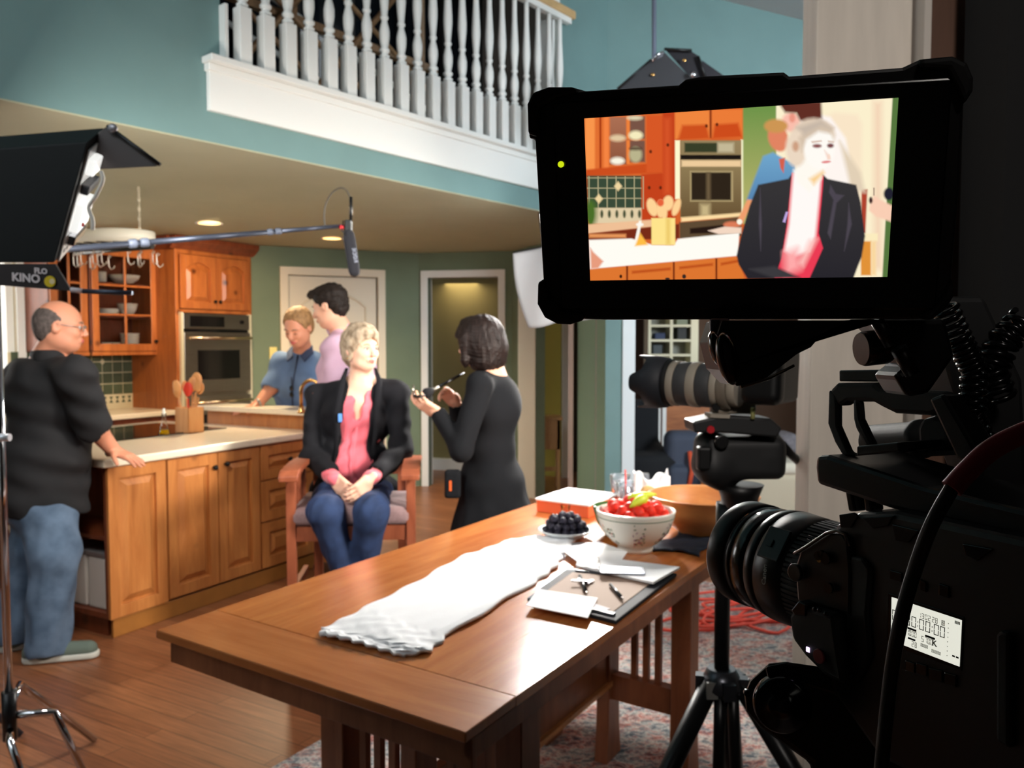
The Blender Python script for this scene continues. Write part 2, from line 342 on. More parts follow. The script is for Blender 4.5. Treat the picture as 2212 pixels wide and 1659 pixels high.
# loft behind the balustrade
loftw = M('loft_wall_paint', (120, 106, 98), .8)
p = lambda s, o: (BA+BD*s+BN*o)
LW = [p(s487-2.2, -2.4), p(s487+1.15, -2.6), p(sC+1.5, -2.6)]
wall_seg('wall_loft', LW[0][:2], LW[1][:2], 2.64, 5.6, .1, loftw)
structure(MB().bx((s487-2.3, -.14, 2.64), (s487-2.2, -2.6, 5.6), BD, BN, UP, BA).build('wall_loft_left', loftw))
darkglass = M('night_dark_glass', (14, 20, 30), .08, spec=.8)
wn = thing('window_7', LW[1]+UP*2.64, 'tall dark loft window behind the white balustrade', 'window'); del wn['label']; del wn['category']; structure(wn)
g = MB(); fr = MB(); Lw = np.linalg.norm(LW[2]-LW[1])
g.bx((0, .05, 2.64), (Lw, .08, 5.6), BD, -BN, UP, (LW[1][0], LW[1][1], 0)); g.build('pane', darkglass, wn)
for k in range(7): fr.bx((k*Lw/6-.025, 0, 2.64), (k*Lw/6+.025, .06, 5.6), BD, -BN, UP, (LW[1][0], LW[1][1], 0))
fr.bx((0, 0, 3.6), (Lw, .06, 3.65), BD, -BN, UP, (LW[1][0], LW[1][1], 0)); fr.build('window_frame', M('dark_frame', (46, 40, 38), .5), wn)
structure(MB().prism([p(s487-2.4, 0)+UP*5.6, p(sC+2, 0)+UP*5.6, p(sC+2, -3)+UP*5.6, p(s487-2.4, -3)+UP*5.6], (0, 0, .1)).build('ceiling_loft', loftw))
structure(MB().bx((sC+1.5, -.14, 2.64), (sC+1.6, -2.7, 5.6), BD, BN, UP, BA).build('wall_loft_right', loftw))
# timber lattice standing in the loft
latm = wood('pale_lattice_timber', (150, 112, 82), (196, 152, 112), .5, (8, 8, 1))
lt = thing('timber_lattice', p(s487+1.9, -1.9)+UP*2.64, 'tan timber lattice frame with crossing braces seen through the white balustrade', 'lattice')
lb = MB(); zb = 2.64
def lbar(s0, z0, s1, z1, o, w=.045, mb=lb):
    return mb.tube([p(s0, o)+UP*z0, p(s1, o)+UP*z1], w/2*1.2, 4, cap=True)
LB0 = s487+.5
for a, b in (((.0, 4.7), (2.6, 3.2)), ((.1, 4.35), (2.3, 3.0)), ((.4, 3.1), (2.0, 5.0)), ((.2, 5.1), (2.8, 3.7)), ((1.0, 3.0), (2.4, 4.6))): lbar(LB0+a[0], a[1], LB0+b[0], b[1], -1.75-.06*random.random(), mb=MB()).build('brace', latm, lt)
[MB().bx((LB0+q-.03, -1.86, 2.64), (LB0+q+.03, -1.92, 5.2), BD, BN, UP, BA).build('upright', latm, lt) for q in (-.1, 1.3, 2.7)]
[MB().bx((LB0-.2, -1.86, zz), (LB0+2.9, -1.92, zz+.06), BD, BN, UP, BA).build('rail', latm, lt) for zz in (2.66, 4.0, 5.1)]
wr = thing('loft_guard_rail', p(s487+2.4, -2.3)+UP*2.64, 'pale pair of sloping rails at the far side of the loft', 'rail')
[MB().tube([p(s487+1.2, -2.25)+UP*(4.5-k*.45), p(sC+.6, -2.25)+UP*(3.7-k*.35)], .025, 8).build('rail', white, wr) for k in range(2)]
[MB().cyl(p(a_, -2.25)+UP*2.64, p(a_, -2.25)+UP*z_, .03).build('post', white, wr) for a_, z_ in ((s487+1.25, 4.5), (sC+.55, 3.72))]
# balustrade
oakrail = M('oak_handrail', (206, 170, 120), .4, var=.08, scale=14)
hr = MB(); along(hr, s487, s1210+.1, .0, .075, 3.86, 3.92); o = hr.build('handrail', oakrail, bevel=.012); tag(o, 'pale oak handrail running along the top of the white balustrade', 'handrail')
hr = MB(); along(hr, s487, s1210+.06, .015, .06, 3.82, 3.86); structure(hr.build('trim_2', white))
hr = MB(); along(hr, s1210-.09, s1210, -.13, -.0, 2.8, 5.6); structure(hr.build('trim_3', white, bevel=.004))
nb = 21; s_a, s_b = bs(525), bs(1198)
bal = thing('baluster', (0, 0, 0), 'x', 'baluster', 'white turned balusters of the loft balustrade')
q = MB(); q.bx((-.032, -.032, 0), (.032, .032, .27)); q.build('square_block', white, bal, bevel=.003, local=True)
prof = [(.017, .27), (.0235, .278), (.0235, .288), (.016, .296), (.016, .303), (.024, .312), (.024, .322), (.0155, .334), (.0205, .36), (.0235, .39), (.0235, .425), (.0185, .455), (.0135, .475), (.0135, .485), (.019, .493), (.019, .503), (.0145, .512), (.0185, .56), (.0225, .62), (.0225, .66), (.019, .74), (.0145, .84), (.0135, .93), (.0135, 1.0)]
q = MB(); q.lathe([(r_*1.22, z_) for r_, z_ in prof], n=16); q.build('turned_shaft', white, bal, local=True)
bang = math.atan2(BD[1], BD[0])
def bal_label(i):
    return ('leftmost full white turned baluster of the loft balustrade' if i == 0 else 'rightmost white turned baluster, beside the corner post' if i == nb-1 else
            'white turned baluster, number %d from the left along the loft edge' % (i+1))
for i in range(nb):
    P = BA+BD*(s_a+(s_b-s_a)*i/(nb-1))+BN*.038+UP*2.828
    if i == 0: bal.location = tuple(P); bal.rotation_euler = (0, 0, bang); bal['label'] = bal_label(0)
    else: copy_thing(bal, P, bal_label(i))
hn = MB(); along(hn, s487-.005, s487+.012, .0, .05, 2.83, 3.09); structure(hn.build('trim_4', white))
# ---- right-hand great room wall with wide opening
E0 = cpt[:2]; E1 = (6.0, cpt[1]-.35)
def eS(px):
    X = np.array([E1[0]-E0[0], E1[1]-E0[1]]); Lx = np.linalg.norm(X); X /= Lx; P = onplane(px, 742, (E0[0], E0[1], 0), (-X[1], X[0], 0)); return float((P[:2]-np.array(E0))@X)
es0, es1 = eS(1372), eS(1372)+2.2
_, EO, EX, EN = wall_seg('wall_right_far', E0, E1, 0, 5.8, .16, teal, holes=[(es0, es1, 0, 2.25)])
jm = MB(); jm.bx((es0-.10, -.02, 0), (es0, .17, 2.33), EX, EN, UP, EO); jm.bx((es1, -.02, 0), (es1+.1, .17, 2.33), EX, EN, UP, EO); jm.bx((es0-.1, -.02, 2.24), (es1+.1, .17, 2.34), EX, EN, UP, EO)
structure(jm.build('trim_5', M('cool_white_trim', (222, 230, 232), .4), bevel=.004))
# sloping great room ceiling
gc = M('great_room_ceiling_paint', (196, 198, 200), .8)
c1 = onplane(1560, 0, EO, EN); c2 = onplane(1740, 45, EO, EN); sl = (c2[2]-c1[2])/np.linalg.norm(c2[:2]-c1[:2])
def cz(s): return c1[2]+sl*(s-np.linalg.norm(c1[:2]-np.array(E0)))
def gcp(s, o, ext=0): return EO+EX*s+EN*o+UP*(cz(s)+ext)
structure(MB().prism([gcp(-3.3, 1.0), gcp(4.5, .2), gcp(4.5, -7.5), gcp(-3.3, -7.5)], (0, 0, .12)).build('ceiling_sloped', gc))
# green corner wall between great room and kitchen door wall (W3), doorway wall, pantry door wall
Q0 = np.array([-2.5, 7.94]); Q1 = np.array([-.97, 8.62]); Q2 = np.array([.0, 8.42]); Q3 = np.array([.23, 7.93]); Q4 = np.array([.55, 7.3])
wall_seg('wall_pantry', Q0, Q1, 0, ZC, .12, green, holes=[(.25, 1.1, 0, 2.05)])
dirp = nrm(Q1-Q0)
def casing(name, O, X, s0, s1, ztop, mat, w=.09, N=None, depth=.14, left=True, right=True, top=True):
    mb = MB(); X = np.array([X[0], X[1], 0]); N = np.array([-X[1], X[0], 0]) if N is None else N; O = np.array([O[0], O[1], 0])
    if left: mb.bx((s0-w, -.02, 0), (s0, depth, ztop+w), X, N, UP, O)
    if right: mb.bx((s1, -.02, 0), (s1+w, depth, ztop+w), X, N, UP, O)
    if top: mb.bx((s0-w, -.021, ztop), (s1+w, depth, ztop+w), X, N, UP, O)
    return structure(mb.build(name, mat, bevel=.006))
# door position from the photograph: outer casing edges at x = 606 and 833
PN = np.array([-dirp[1], dirp[0], 0]); PO = np.array([*Q0, 0])
def pS(px): P = onplane(px, 742, PO, PN); return float((P-PO)[:2]@dirp)
a0, a1 = pS(606), pS(833)
bpy.data.objects.remove(bpy.data.objects['wall_pantry'])
wall_seg('wall_pantry', Q0, Q1, 0, ZC, .12, green, holes=[(a0+.08, a1-.08, 0, 2.17)])
casing('trim_6', Q0, dirp, a0+.08, a1-.08, 2.17, cream, w=.08)
def panel_door(name, O, X, N, w, h, mat, t=.04):
    d = thing(name, O, '', ''); del d['label']; del d['category']; structure(d)
    X = np.array(X, float); N = np.array(N, float)
    q = MB(); q.bx((0, 0, 0), (w, t, h), X, N, UP, O)
    def ring(x0, x1, zs0, zs1, arch=0):
        n = 12; out = [(x0, zs0), (x1, zs0), (x1, zs1)]
        if arch: out += [(x1+(x0-x1)*i/n, zs1+arch*math.sin(math.pi*i/n)**.8) for i in range(1, n)]
        out += [(x0, zs1)]; return out
    for rgn in (ring(.13*w, .87*w, .16, .80), ring(.13*w, .87*w, 1.0, h-.30, .14)):
        q.tube([np.array(O)+X*a+UP*b-N*.004 for a, b in rgn], .012, 6, closed=True)
        cx_ = sum(a for a, b in rgn)/len(rgn); cz_ = sum(b for a, b in rgn)/len(rgn)
        q.prism([np.array(O)+X*(cx_+(a-cx_)*.82)+UP*(cz_+(b-cz_)*.86)-N*.012 for a, b in rgn], N*.02)
    q.build('door_panel', mat, d, bevel=.003)
    k = MB(); kc = np.array(O)+X*(w-.07)+UP*.95-N*.03; k.ball(kc, .026); k.cyl(kc, kc+N*.035, .011); k.build('door_knob', M('aged_brass', (150, 120, 70), .3, 1), d); return d
panel_door('door_1', PO+np.array([*dirp, 0])*(a0+.085)+PN*.03+UP*.005, (*dirp, 0), PN, a1-a0-.17, 2.16, cream)
# doorway wall
dird = nrm(Q2-Q1); DN = np.array([-dird[1], dird[0], 0]); DO = np.array([*Q1, 0])
def dS(px): P = onplane(px, 742, DO, DN); return float((P-DO)[:2]@dird)
b0, b1 = dS(909), dS(1091)
wall_seg('wall_doorway', Q1, Q2, 0, ZC, .12, green, holes=[(b0+.08, b1-.07, 0, 2.18)])
casing('trim_7', Q1, dird, b0+.08, b1-.07, 2.18, white, w=.075, depth=.15)
olive = M('olive_hall_paint', (124, 114, 74), .8)
wall_seg('wall_hall', Q1+DN[:2]*1.3-dird*1.2, Q1+DN[:2]*1.1+dird*.98, 0, ZC, .1, olive)
hb = MB(); hb.bx((-1.2, 1.27-.02, 0), (.95, 1.1, .13), (*dird, 0), DN, UP, DO); structure(hb.build('baseboard_hall', white))
# short return + W3 wall with a narrow opening to the utility room
wall_seg('wall_return', Q2, Q3, 0, ZC, .1, green)
W3d = nrm(Q4-Q3); W3N = np.array([-W3d[1], W3d[0], 0]); WO = np.array([*Q3, 0])
L3 = np.linalg.norm(Q4-Q3)
cw = MB(); cw.bx((-.17, -.03, 0), (.0, .12, 2.33), nrm((1, -.2, 0)), nrm((.2, 1, 0)), UP, WO); structure(cw.build('trim_8', M('warm_white_trim', (214, 206, 184), .45), bevel=.005))
pw = MB(); pw.bx((0, -.02, 0), (.045, .1, 2.33), nrm((1, -.1, 0)), nrm((.1, 1, 0)), UP, at(1228, 742, 7.3)*(1, 1, 0)); structure(pw.build('trim_9', M('rose_white_trim', (206, 182, 170), .45), bevel=.004))
hd = MB(); hd.bx((-.02, 0, 2.1), (L3+.05, .12, ZC), (*W3d, 0), W3N, UP, WO); structure(hd.build('wall_lintel', green))
wall_seg('wall_corner', Q4+(.03, -.0), cpt[:2]-np.array([.0, 0]), 0, ZC, .12, M('seafoam_wall_paint', (122, 150, 128), .7))
# utility room behind: yellow green wall, dark doorway, stool
ygr = M('yellow_green_paint', (158, 148, 62), .8)
wall_seg('wall_utility', (.12, 9.4), (.545, 9.2), 0, ZC, .1, ygr)
ub = MB(); ub.bx((0, 0, 0), (.09, .1, ZC), O=(.56, 9.14, 0)); structure(ub.build('trim_10', white))
wall_seg('wall_utility_dark', (.66, 9.6), (1.6, 9.4), 0, ZC, .1, M('dark_brown_paint', (70, 52, 40), .8))  # plain dark brown wall beside the white strip
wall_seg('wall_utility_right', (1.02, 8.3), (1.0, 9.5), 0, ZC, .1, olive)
# kitchen tile wall line
OC = np.array([-2.93, 7.20, 0])            # front-left corner of the tall oven cabinet
TW = OC+V30*.62                            # tile wall passes through here, along U
wall_seg('wall_kitchen', (TW-U30*.93)[:2], (TW+U30*1.6)[:2], 0, ZC, .12, green, side=1)
KW = TW-U30*.94
wall_seg('wall_kitchen_window', (KW-U30*2.6)[:2], (KW)[:2], 0, ZC, .14, M('cream_wall_paint', (222, 208, 182), .7), holes=[(.6, 2.52, .98, 2.2)])
# outer shell that closes the room
sh = M('shell_paint', (150, 160, 155), .8)
wall_seg('wall_left', (-6.5, -2), (-6.5, 7.6), 0, 5.8, .1, sh); wall_seg('wall_far', (-3.0, 12), (6.5, 12), 0, 2.6, .1, sh)
wall_seg('wall_right', (5.6, 12), (5.6, -2), 0, 5.8, .1, sh)
wall_seg('wall_back', (6, -2.3), (-6.5, -2.3), 0, 5.8, .1, sh)
# dark room the picture is taken from: side walls, lintel and ceiling
dk = M('dark_den_paint', (34, 28, 26), .9)
structure(MB().bx((-1.6, -1.0, 2.75), (2.2, 1.2, 2.85)).build('ceiling_den', dk))
structure(MB().bx((-1.6, -1.1, 0), (2.2, -1.0, 2.8)).build('wall_den_back', dk))
structure(MB().bx((-1.7, -1.1, 0), (-1.6, .9, 2.8)).build('wall_den_left', dk))
structure(MB().bx((1.35, -1.0, 0), (1.45, 1.75, 2.8)).build('wall_den_right', dk))
# column, door edge and jamb at the right
cm = M('column_paint', (214, 204, 192), .6, var=.05, scale=6, stretch=(6, 6, .6))
xl = lambda px, d: (px-CX)/F_PX*d
structure(MB().bx((xl(1721, 1.84), 1.755, 0), (xl(1957, 1.75), 1.84, 2.75)).build('wall_column', cm, bevel=.004))
structure(MB().bx((xl(1969, 1.74), 1.72, 0), (xl(1984, 1.74), 1.92, 2.75)).build('trim_11', M('grey_strip_paint', (190, 182, 174), .5)))
structure(MB().bx((xl(1957, 1.74), 1.86, 0), (xl(1969, 1.74), 1.92, 2.75)).build('trim_12', M('dark_gap_brown', (60, 40, 30), .7)))
structure(MB().bx((xl(1984, 1.74), 1.78, 0), (xl(2125, 1.74), 1.90, 2.75)).build('door_2', wood('dark_walnut_door', (74, 50, 38), (98, 68, 52), .5, (6, 6, .8))))
structure(MB().bx((xl(2125, 1.6), 1.55, 0), (1.36, 1.70, 2.75)).build('wall_den_return', M('black_drape', (10, 10, 11), .95)))
# far living room behind the wide opening
FW = M('mauve_wall_paint', (168, 150, 148), .8)
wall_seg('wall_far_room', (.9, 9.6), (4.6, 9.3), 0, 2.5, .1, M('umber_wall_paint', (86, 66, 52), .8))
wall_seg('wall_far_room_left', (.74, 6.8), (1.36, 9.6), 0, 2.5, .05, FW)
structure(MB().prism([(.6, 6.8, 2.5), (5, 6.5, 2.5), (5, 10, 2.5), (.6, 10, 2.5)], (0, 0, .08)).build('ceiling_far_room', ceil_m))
# rug under the table
def rug_material():
    m = bpy.data.materials.new('worn_patterned_rug'); m.use_nodes = True; nt = m.node_tree; b = nt.nodes['Principled BSDF']; L = nt.links.new
    tc = nt.nodes.new('ShaderNodeTexCoord')
    def ramp(src, stops):
        r = nt.nodes.new('ShaderNodeValToRGB'); r.color_ramp.interpolation = 'LINEAR'; e = r.color_ramp.elements
        while len(e) < len(stops): e.new(.5)
        for k, (pp, c) in enumerate(stops): e[k].position = pp; e[k].color = (*lin(c), 1)
        L(src, r.inputs[0]); return r.outputs[0]
    def noise(sc, det=3, st=(1, 1, 1), rough=.6):
        mp = nt.nodes.new('ShaderNodeMapping'); mp.inputs['Scale'].default_value = st; mp.inputs['Rotation'].default_value = (0, 0, -.52); L(tc.outputs['Object'], mp.inputs[0])
        n = nt.nodes.new('ShaderNodeTexNoise'); n.inputs['Scale'].default_value = sc; n.inputs['Detail'].default_value = det; n.inputs['Roughness'].default_value = rough; L(mp.outputs[0], n.inputs[0]); return n.outputs[0]
    base = ramp(noise(6, 4, (1, 1.8, 1)), [(.34, (70, 92, 108)), (.43, (140, 146, 150)), (.50, (186, 182, 176)), (.55, (186, 116, 100)), (.61, (160, 78, 68)), (.68, (60, 84, 102))])
    fine = ramp(noise(22, 3, (1, 1.6, 1), .75), [(.38, (34, 50, 62)), (.45, (140, 142, 144)), (.50, (222, 218, 210)), (.55, (190, 112, 94)), (.61, (66, 84, 96))])
    mx = nt.nodes.new('ShaderNodeMix'); mx.data_type = 'RGBA'; mx.inputs[0].default_value = .6; L(base, mx.inputs[6]); L(fine, mx.inputs[7]); L(mx.outputs[2], b.inputs['Base Color'])
    b.inputs['Roughness'].default_value = .95; return m
RD = nrm((.518, .8554, 0)); RV = nrm((-.8284, .5602, 0)); RO = onz(625, 1642, 0)-RD*1.6
fc = onz(1600, 1268, 0); rl_ = float((fc-RO)@RD)
rg = MB(); rg.bx((0, 0, .001), (rl_, -4.2, .012), RD, RV, UP, RO)
o = rg.build('area_rug', rug_material(), bevel=.004); tag(o, 'worn grey, blue and coral patterned rug beneath the long wooden table', 'rug')
# ================================================================ KITCHEN
pine = wood('knotty_pine', (150, 80, 36), (190, 112, 56), .38, (7, 7, .9), knots=4.5, scale=2.2)
pinef = wood('honey_pine', (166, 98, 46), (204, 134, 72), .4, (7, 7, .9), knots=4.2, scale=2.2)
pined = wood('deep_red_pine', (104, 48, 26), (134, 68, 38), .4, (7, 7, .9), knots=4, scale=2.2)
iron = M('dark_iron', (38, 36, 36), .4, .8)
steel = M('brushed_steel', (176, 168, 156), .3, 1, var=.06, scale=6, stretch=(1, 1, 40))
ovglass = M('oven_black_glass', (16, 15, 15), .08, spec=.8)
stone = M('cream_worktop', (236, 222, 198), .22, var=.03, scale=60)
china = M('white_china', (232, 230, 222), .25)
clear = M('clear_glass', (255, 255, 255), .02, trans=1, ior=1.1, spec=.5)
def cab_door(parent, O, X, N, x0, x1, z0, z1, mat, knob=None, glass=False, arch=0, name='door', dirx=1):
    """raised panel or glazed door on plane O,X (N = outward)"""
    O = np.array(O, float); mb = MB(); w = .062; t = .02; F = (X, N, UP, O)
    zt = z1-w-(arch or 0)
    mb.bx((x0, 0, z0), (x0+w, t, z1), *F); mb.bx((x1-w, 0, z0), (x1, t, z1), *F); mb.bx((x0+w, 0, z0), (x1-w, t, z0+w), *F)
    P = lambda a, b, n=0: O+X*a+UP*b+N*n
    if arch:
        n = 10; pts = [(x0+w, z1), (x0+w, zt)]+[(x0+w+(x1-x0-2*w)*i/n, zt+arch*math.sin(math.pi*i/n)) for i in range(1, n)]+[(x1-w, zt), (x1-w, z1)]
        mb.prism([P(a, b) for a, b in pts], N*t)
    else: mb.bx((x0+w, 0, z1-w), (x1-w, t, z1), *F)
    if not glass:
        mb.bx((x0+w, 0, z0+w), (x1-w, t*.12, zt+(arch or 0)), *F); a, b, c, d = x0+w+.010, x1-w-.010, z0+w+.010, zt-.008; g = .034
        n = 8; top = [(b+(a-b)*i/n, d+(arch*.8)*math.sin(math.pi*i/n)) for i in range(1, n)] if arch else []
        o1 = [(a, c), (b, c), (b, d)]+top+[(a, d)]; cx_, cz_ = (a+b)/2, (c+d)/2
        o2 = [(cx_+(q-cx_)*(1-2*g/(b-a)), cz_+(r-cz_)*(1-2*g/(d-c))) for q, r in o1]; n = len(o1)
        mb.add([P(q, r, t*.12) for q, r in o1]+[P(q, r, t*1.05) for q, r in o2], [(i, (i+1) % n, (i+1) % n+n, i+n) for i in range(n)]+[tuple(range(n, 2*n))])
    else:
        xm = (x0+x1)/2; mb.bx((xm-.01, .002, z0+w), (xm+.01, t-.002, z1-w), *F)
        for k in (1, 2): zz = z0+w+(zt-z0-w)*k/3; mb.bx((x0+w, .002, zz-.008), (x1-w, t-.002, zz+.008), *F)
    d = mb.build(name, mat, parent, bevel=.003)
    if glass: g = MB(); g.bx((x0+w, .008, z0+w), (x1-w, .011, z1-w), *F); g.build('glass_pane', clear, d)
    if knob:
        k = MB(); kp = P(knob[0], knob[1], t); k.lathe([(.006, 0), (.006, .012), (.014, .016), (.016, .024), (.011, .031), (0.001, .033)], kp, N, 14); k.build('knob', iron, d)
    return d
# ---- tall oven cabinet
OUT = -V30; F = (U30, V30, UP, OC)
t = thing('oven_cabinet', OC, 'tall knotty pine cabinet housing the steel double oven', 'cabinet')
W = .856
c = MB(); c.bx((0, 0, 0), (.03, .62, 2.33), *F); c.bx((W-.03, 0, 0), (W, .62, 2.33), *F); c.bx((.03, .02, 1.80), (W-.03, .62, 2.33), *F); c.bx((.03, .0, 0), (W-.03, .62, .35), *F); c.bx((.03, .58, .35), (W-.03, .6, 1.8), *F)
c.bx((.03, -.0, 1.775), (W-.03, .03, 1.80), *F); c.bx((.03, 0, 2.29), (W-.03, .02, 2.33), *F); c.build('carcass', pine, t, bevel=.002)
cr = MB(); e = [(0, .0), (.015, .0), (.03, .03), (.07, .07), (.075, .11), (0, .11)]
cr.prism([OC+UP*(2.325+b)+OUT*a-U30*.05 for a, b in e], U30*(W+.09)); cr.prism([OC+UP*(2.325+b)-U30*a for a, b in e], V30*.62); cr.build('crown_moulding', pined, t)
cab_door(t, OC, U30, OUT, .04, .425, 1.81, 2.28, pine, (.40, 1.88), arch=.05); cab_door(t, OC, U30, OUT, .43, .815, 1.81, 2.28, pine, (.455, 1.88), arch=.05)
cab_door(t, OC, U30, OUT, .04, .815, .12, .33, pine, (.43, .24), name='drawer')
ov = thing('double_oven', OC+U30*.43, 'stainless double wall oven with black window, set in the tall pine cabinet', 'oven')
FO = (U30, OUT, UP, OC)
b = MB(); b.bx((.045, -.5, .36), (.81, .005, 1.77), *FO); b.build('oven_body', steel, ov)
[MB().bx((q_, .0, .36), (q_+.025, .03, 1.775), *FO).build('side_trim', M('pale_steel_trim', (236, 230, 200), .35, .3), ov) for q_ in (.03, .80)]
b = MB(); b.bx((.055, 0, 1.63), (.80, .03, 1.765), *FO); cp_ = b.build('control_panel', steel, ov, bevel=.003)
b = MB(); b.bx((.12, .03, 1.65), (.50, .033, 1.745), *FO); b.build('display', ovglass, cp_)
b = MB(); b.cyl(OC+U30*.70+UP*1.70+OUT*.03, OC+U30*.70+UP*1.70+OUT*.05, .018); b.build('knob', iron, cp_)
for z0, z1 in ((1.055, 1.60), (.38, 1.02)):
    b = MB(); b.bx((.055, 0, z0), (.80, .04, z1), *FO); dd = b.build('oven_door', steel, ov, bevel=.004)
    b = MB(); b.bx((.19, .04, z0+.12), (.665, .043, z1-.16), *FO); b.build('window', ovglass, dd)
    b = MB(); b.cyl(OC+U30*.08+UP*(z1-.05)+OUT*.085, OC+U30*.775+UP*(z1-.05)+OUT*.085, .013)
    for q in (.12, .735): b.cyl(OC+U30*q+UP*(z1-.05)+OUT*.04, OC+U30*q+UP*(z1-.05)+OUT*.085, .009)
    b.build('handle', M('warm_handle_steel', (214, 190, 160), .22, 1), dd)
b = MB(); b.bx((.055, 0, 1.60), (.80, .012, 1.63), *FO); b.build('vent_gap', ovglass, ov)
# ---- glazed wall cabinets
WF = TW-V30*.34                                           # front plane of wall cabinets
def px_on(px, P, D, y=742): N = np.array([-D[1], D[0], 0]); Q = onplane(px, y, P, N); return float((Q-P)@D)
def wall_cab(name, s0, s1, label, knobleft):
    t = thing(name, WF+U30*(s0+s1)/2+UP*1.43, label, 'cabinet', 'glazed pine wall cabinets')
    F = (U30, V30, UP, WF); c = MB()
    c.bx((s0, 0, 1.43), (s0+.02, .33, 2.33), *F); c.bx((s1-.02, 0, 1.43), (s1, .33, 2.33), *F); c.bx((s0, 0, 1.43), (s1, .33, 1.45), *F); c.bx((s0, 0, 2.31), (s1, .33, 2.33), *F); c.bx((s0, .32, 1.43), (s1, .335, 2.33), *F); c.build('carcass', pined, t, bevel=.002)
    for z in (1.72, 2.0): s = MB(); s.bx((s0+.02, .03, z), (s1-.02, .32, z+.018), *F); s.build('shelf', pined, t)
    MB().bx((s0-.0, -.02, 1.40), (s1, .0, 1.43), *F).build('face_rail', pine, t, bevel=.003); MB().bx((s0, -.02, 2.30), (s1, .0, 2.36), *F).build('face_rail', pine, t, bevel=.003)
    cab_door(t, WF, U30, OUT, s0+.008, s1-.008, 1.435, 2.30, pine, (s0+.04 if knobleft else s1-.04, 1.52), glass=True)
    return t
sR = px_on(340, WF, U30); sM = px_on(196, WF, U30); sL = px_on(106, WF, U30)
wall_cab('wall_cabinet', sM, sR, 'glazed pine wall cabinet nearest the oven, full of white dishes', False)
wall_cab('wall_cabinet.001', sL, sM-.02, 'glazed pine wall cabinet beside the bright window', True)
def dish(name, P, prof, label, cat, group=None, mat=china):
    o = MB().lathe(prof, (0, 0, 0), n=24).build(name, mat, local=True); o.location = tuple(P); return tag(o, label, cat, group)
bowlp = lambda r, h: [(.001, 0), (r*.45, 0), (r*.5, .004), (r*.85, h*.5), (r, h), (r-.005, h), (r*.82, h*.5), (.001, .008)]
platep = lambda r, n: [(.001, 0), (r*.6, 0)]+[q for i in range(n) for q in ((r, .012*i+.008), (r-.006, .012*i+.012))]+[(r*.6, .012*n-.002), (.001, .012*n-.004)]
inC = lambda px, z: WF+U30*px_on(px, WF+V30*.12, U30)+V30*.12+UP*z
dish('serving_bowl', inC(272, 2.018), bowlp(.13, .075), 'wide white serving bowl on the top shelf of the glazed cabinet', 'bowl')
dish('mug', inC(223, 2.018), [(.001, 0), (.036, 0), (.04, .09), (.036, .09), (.032, .008), (.001, .008)], 'white mug on the top shelf of the glazed cabinet', 'mug')
dish('plate_stack', inC(236, 1.738), platep(.085, 5), 'low stack of white plates on the middle shelf of the glazed cabinet', 'plates')
dish('mixing_bowl', inC(277, 1.738), bowlp(.085, .11), 'deep white bowl on the middle shelf of the glazed cabinet', 'bowl')
dish('cup', inC(230, 1.45), [(.001, 0), (.03, 0), (.038, .06), (.034, .06), (.028, .008), (.001, .008)], 'left one of the two white cups on the bottom shelf', 'cup')
dish('cup.001', inC(250, 1.45), [(.001, 0), (.03, 0), (.038, .06), (.034, .06), (.028, .008), (.001, .008)], 'right one of the two white cups on the bottom shelf', 'cup')
dish('bowl_stack', inC(281, 1.45), [(.001, 0), (.05, 0), (.075, .05), (.07, .055), (.078, .08), (.072, .085), (.08, .11), (.074, .115), (.082, .14), (.078, .14), (.05, .10), (.001, .095)], 'stack of pale bowls on the bottom shelf of the glazed cabinet', 'bowls')
# ---- backsplash of green tiles
tl = MB(); FT = (U30, OUT, UP, TW); s1 = 0.0; nt_ = 11; ts = .098
tl.bx((-nt_*ts-.02, .0, .92), (0, .006, 1.43), *FT, mi=1)
for i in range(nt_):
    for j in range(4): tl.bx((-(i+1)*ts+.004, .006, 1.045+j*ts+.004), (-i*ts-.004, .011, 1.045+(j+1)*ts-.004), *FT)
for i, j in ((3, 3), (1, 3.0), (5, 2), (2, 2.), (7, 3), (8, 2)):
    if (i, j) == (1, 3.0) or (i, j) == (2, 2.): continue
    q = TW-U30*ts*i+UP*(1.045+j*ts)+OUT*.0115; r = .026; tl.prism([q+U30*r, q+UP*r, q-U30*r, q-UP*r], OUT*.002, mi=1)
for k in range(18):
    x = -.035-k*.06; zz = 1.0
    tl.prism([TW+U30*(x-.018)+UP*(zz+.028)+OUT*.006, TW+U30*(x+.018)+UP*(zz+.028)+OUT*.006, TW+U30*x+UP*zz+OUT*.006], OUT*.004)
    tl.prism([TW+U30*(x-.018)+UP*(zz-.028)+OUT*.006, TW+U30*(x+.018)+UP*(zz-.028)+OUT*.006, TW+U30*x+UP*zz+OUT*.006], OUT*.004)
structure(tl.build('wall_tiles', [M('green_glazed_tile', (76, 88, 70), .2, var=.1, scale=8), M('cream_grout_tile', (206, 196, 164), .4)]))
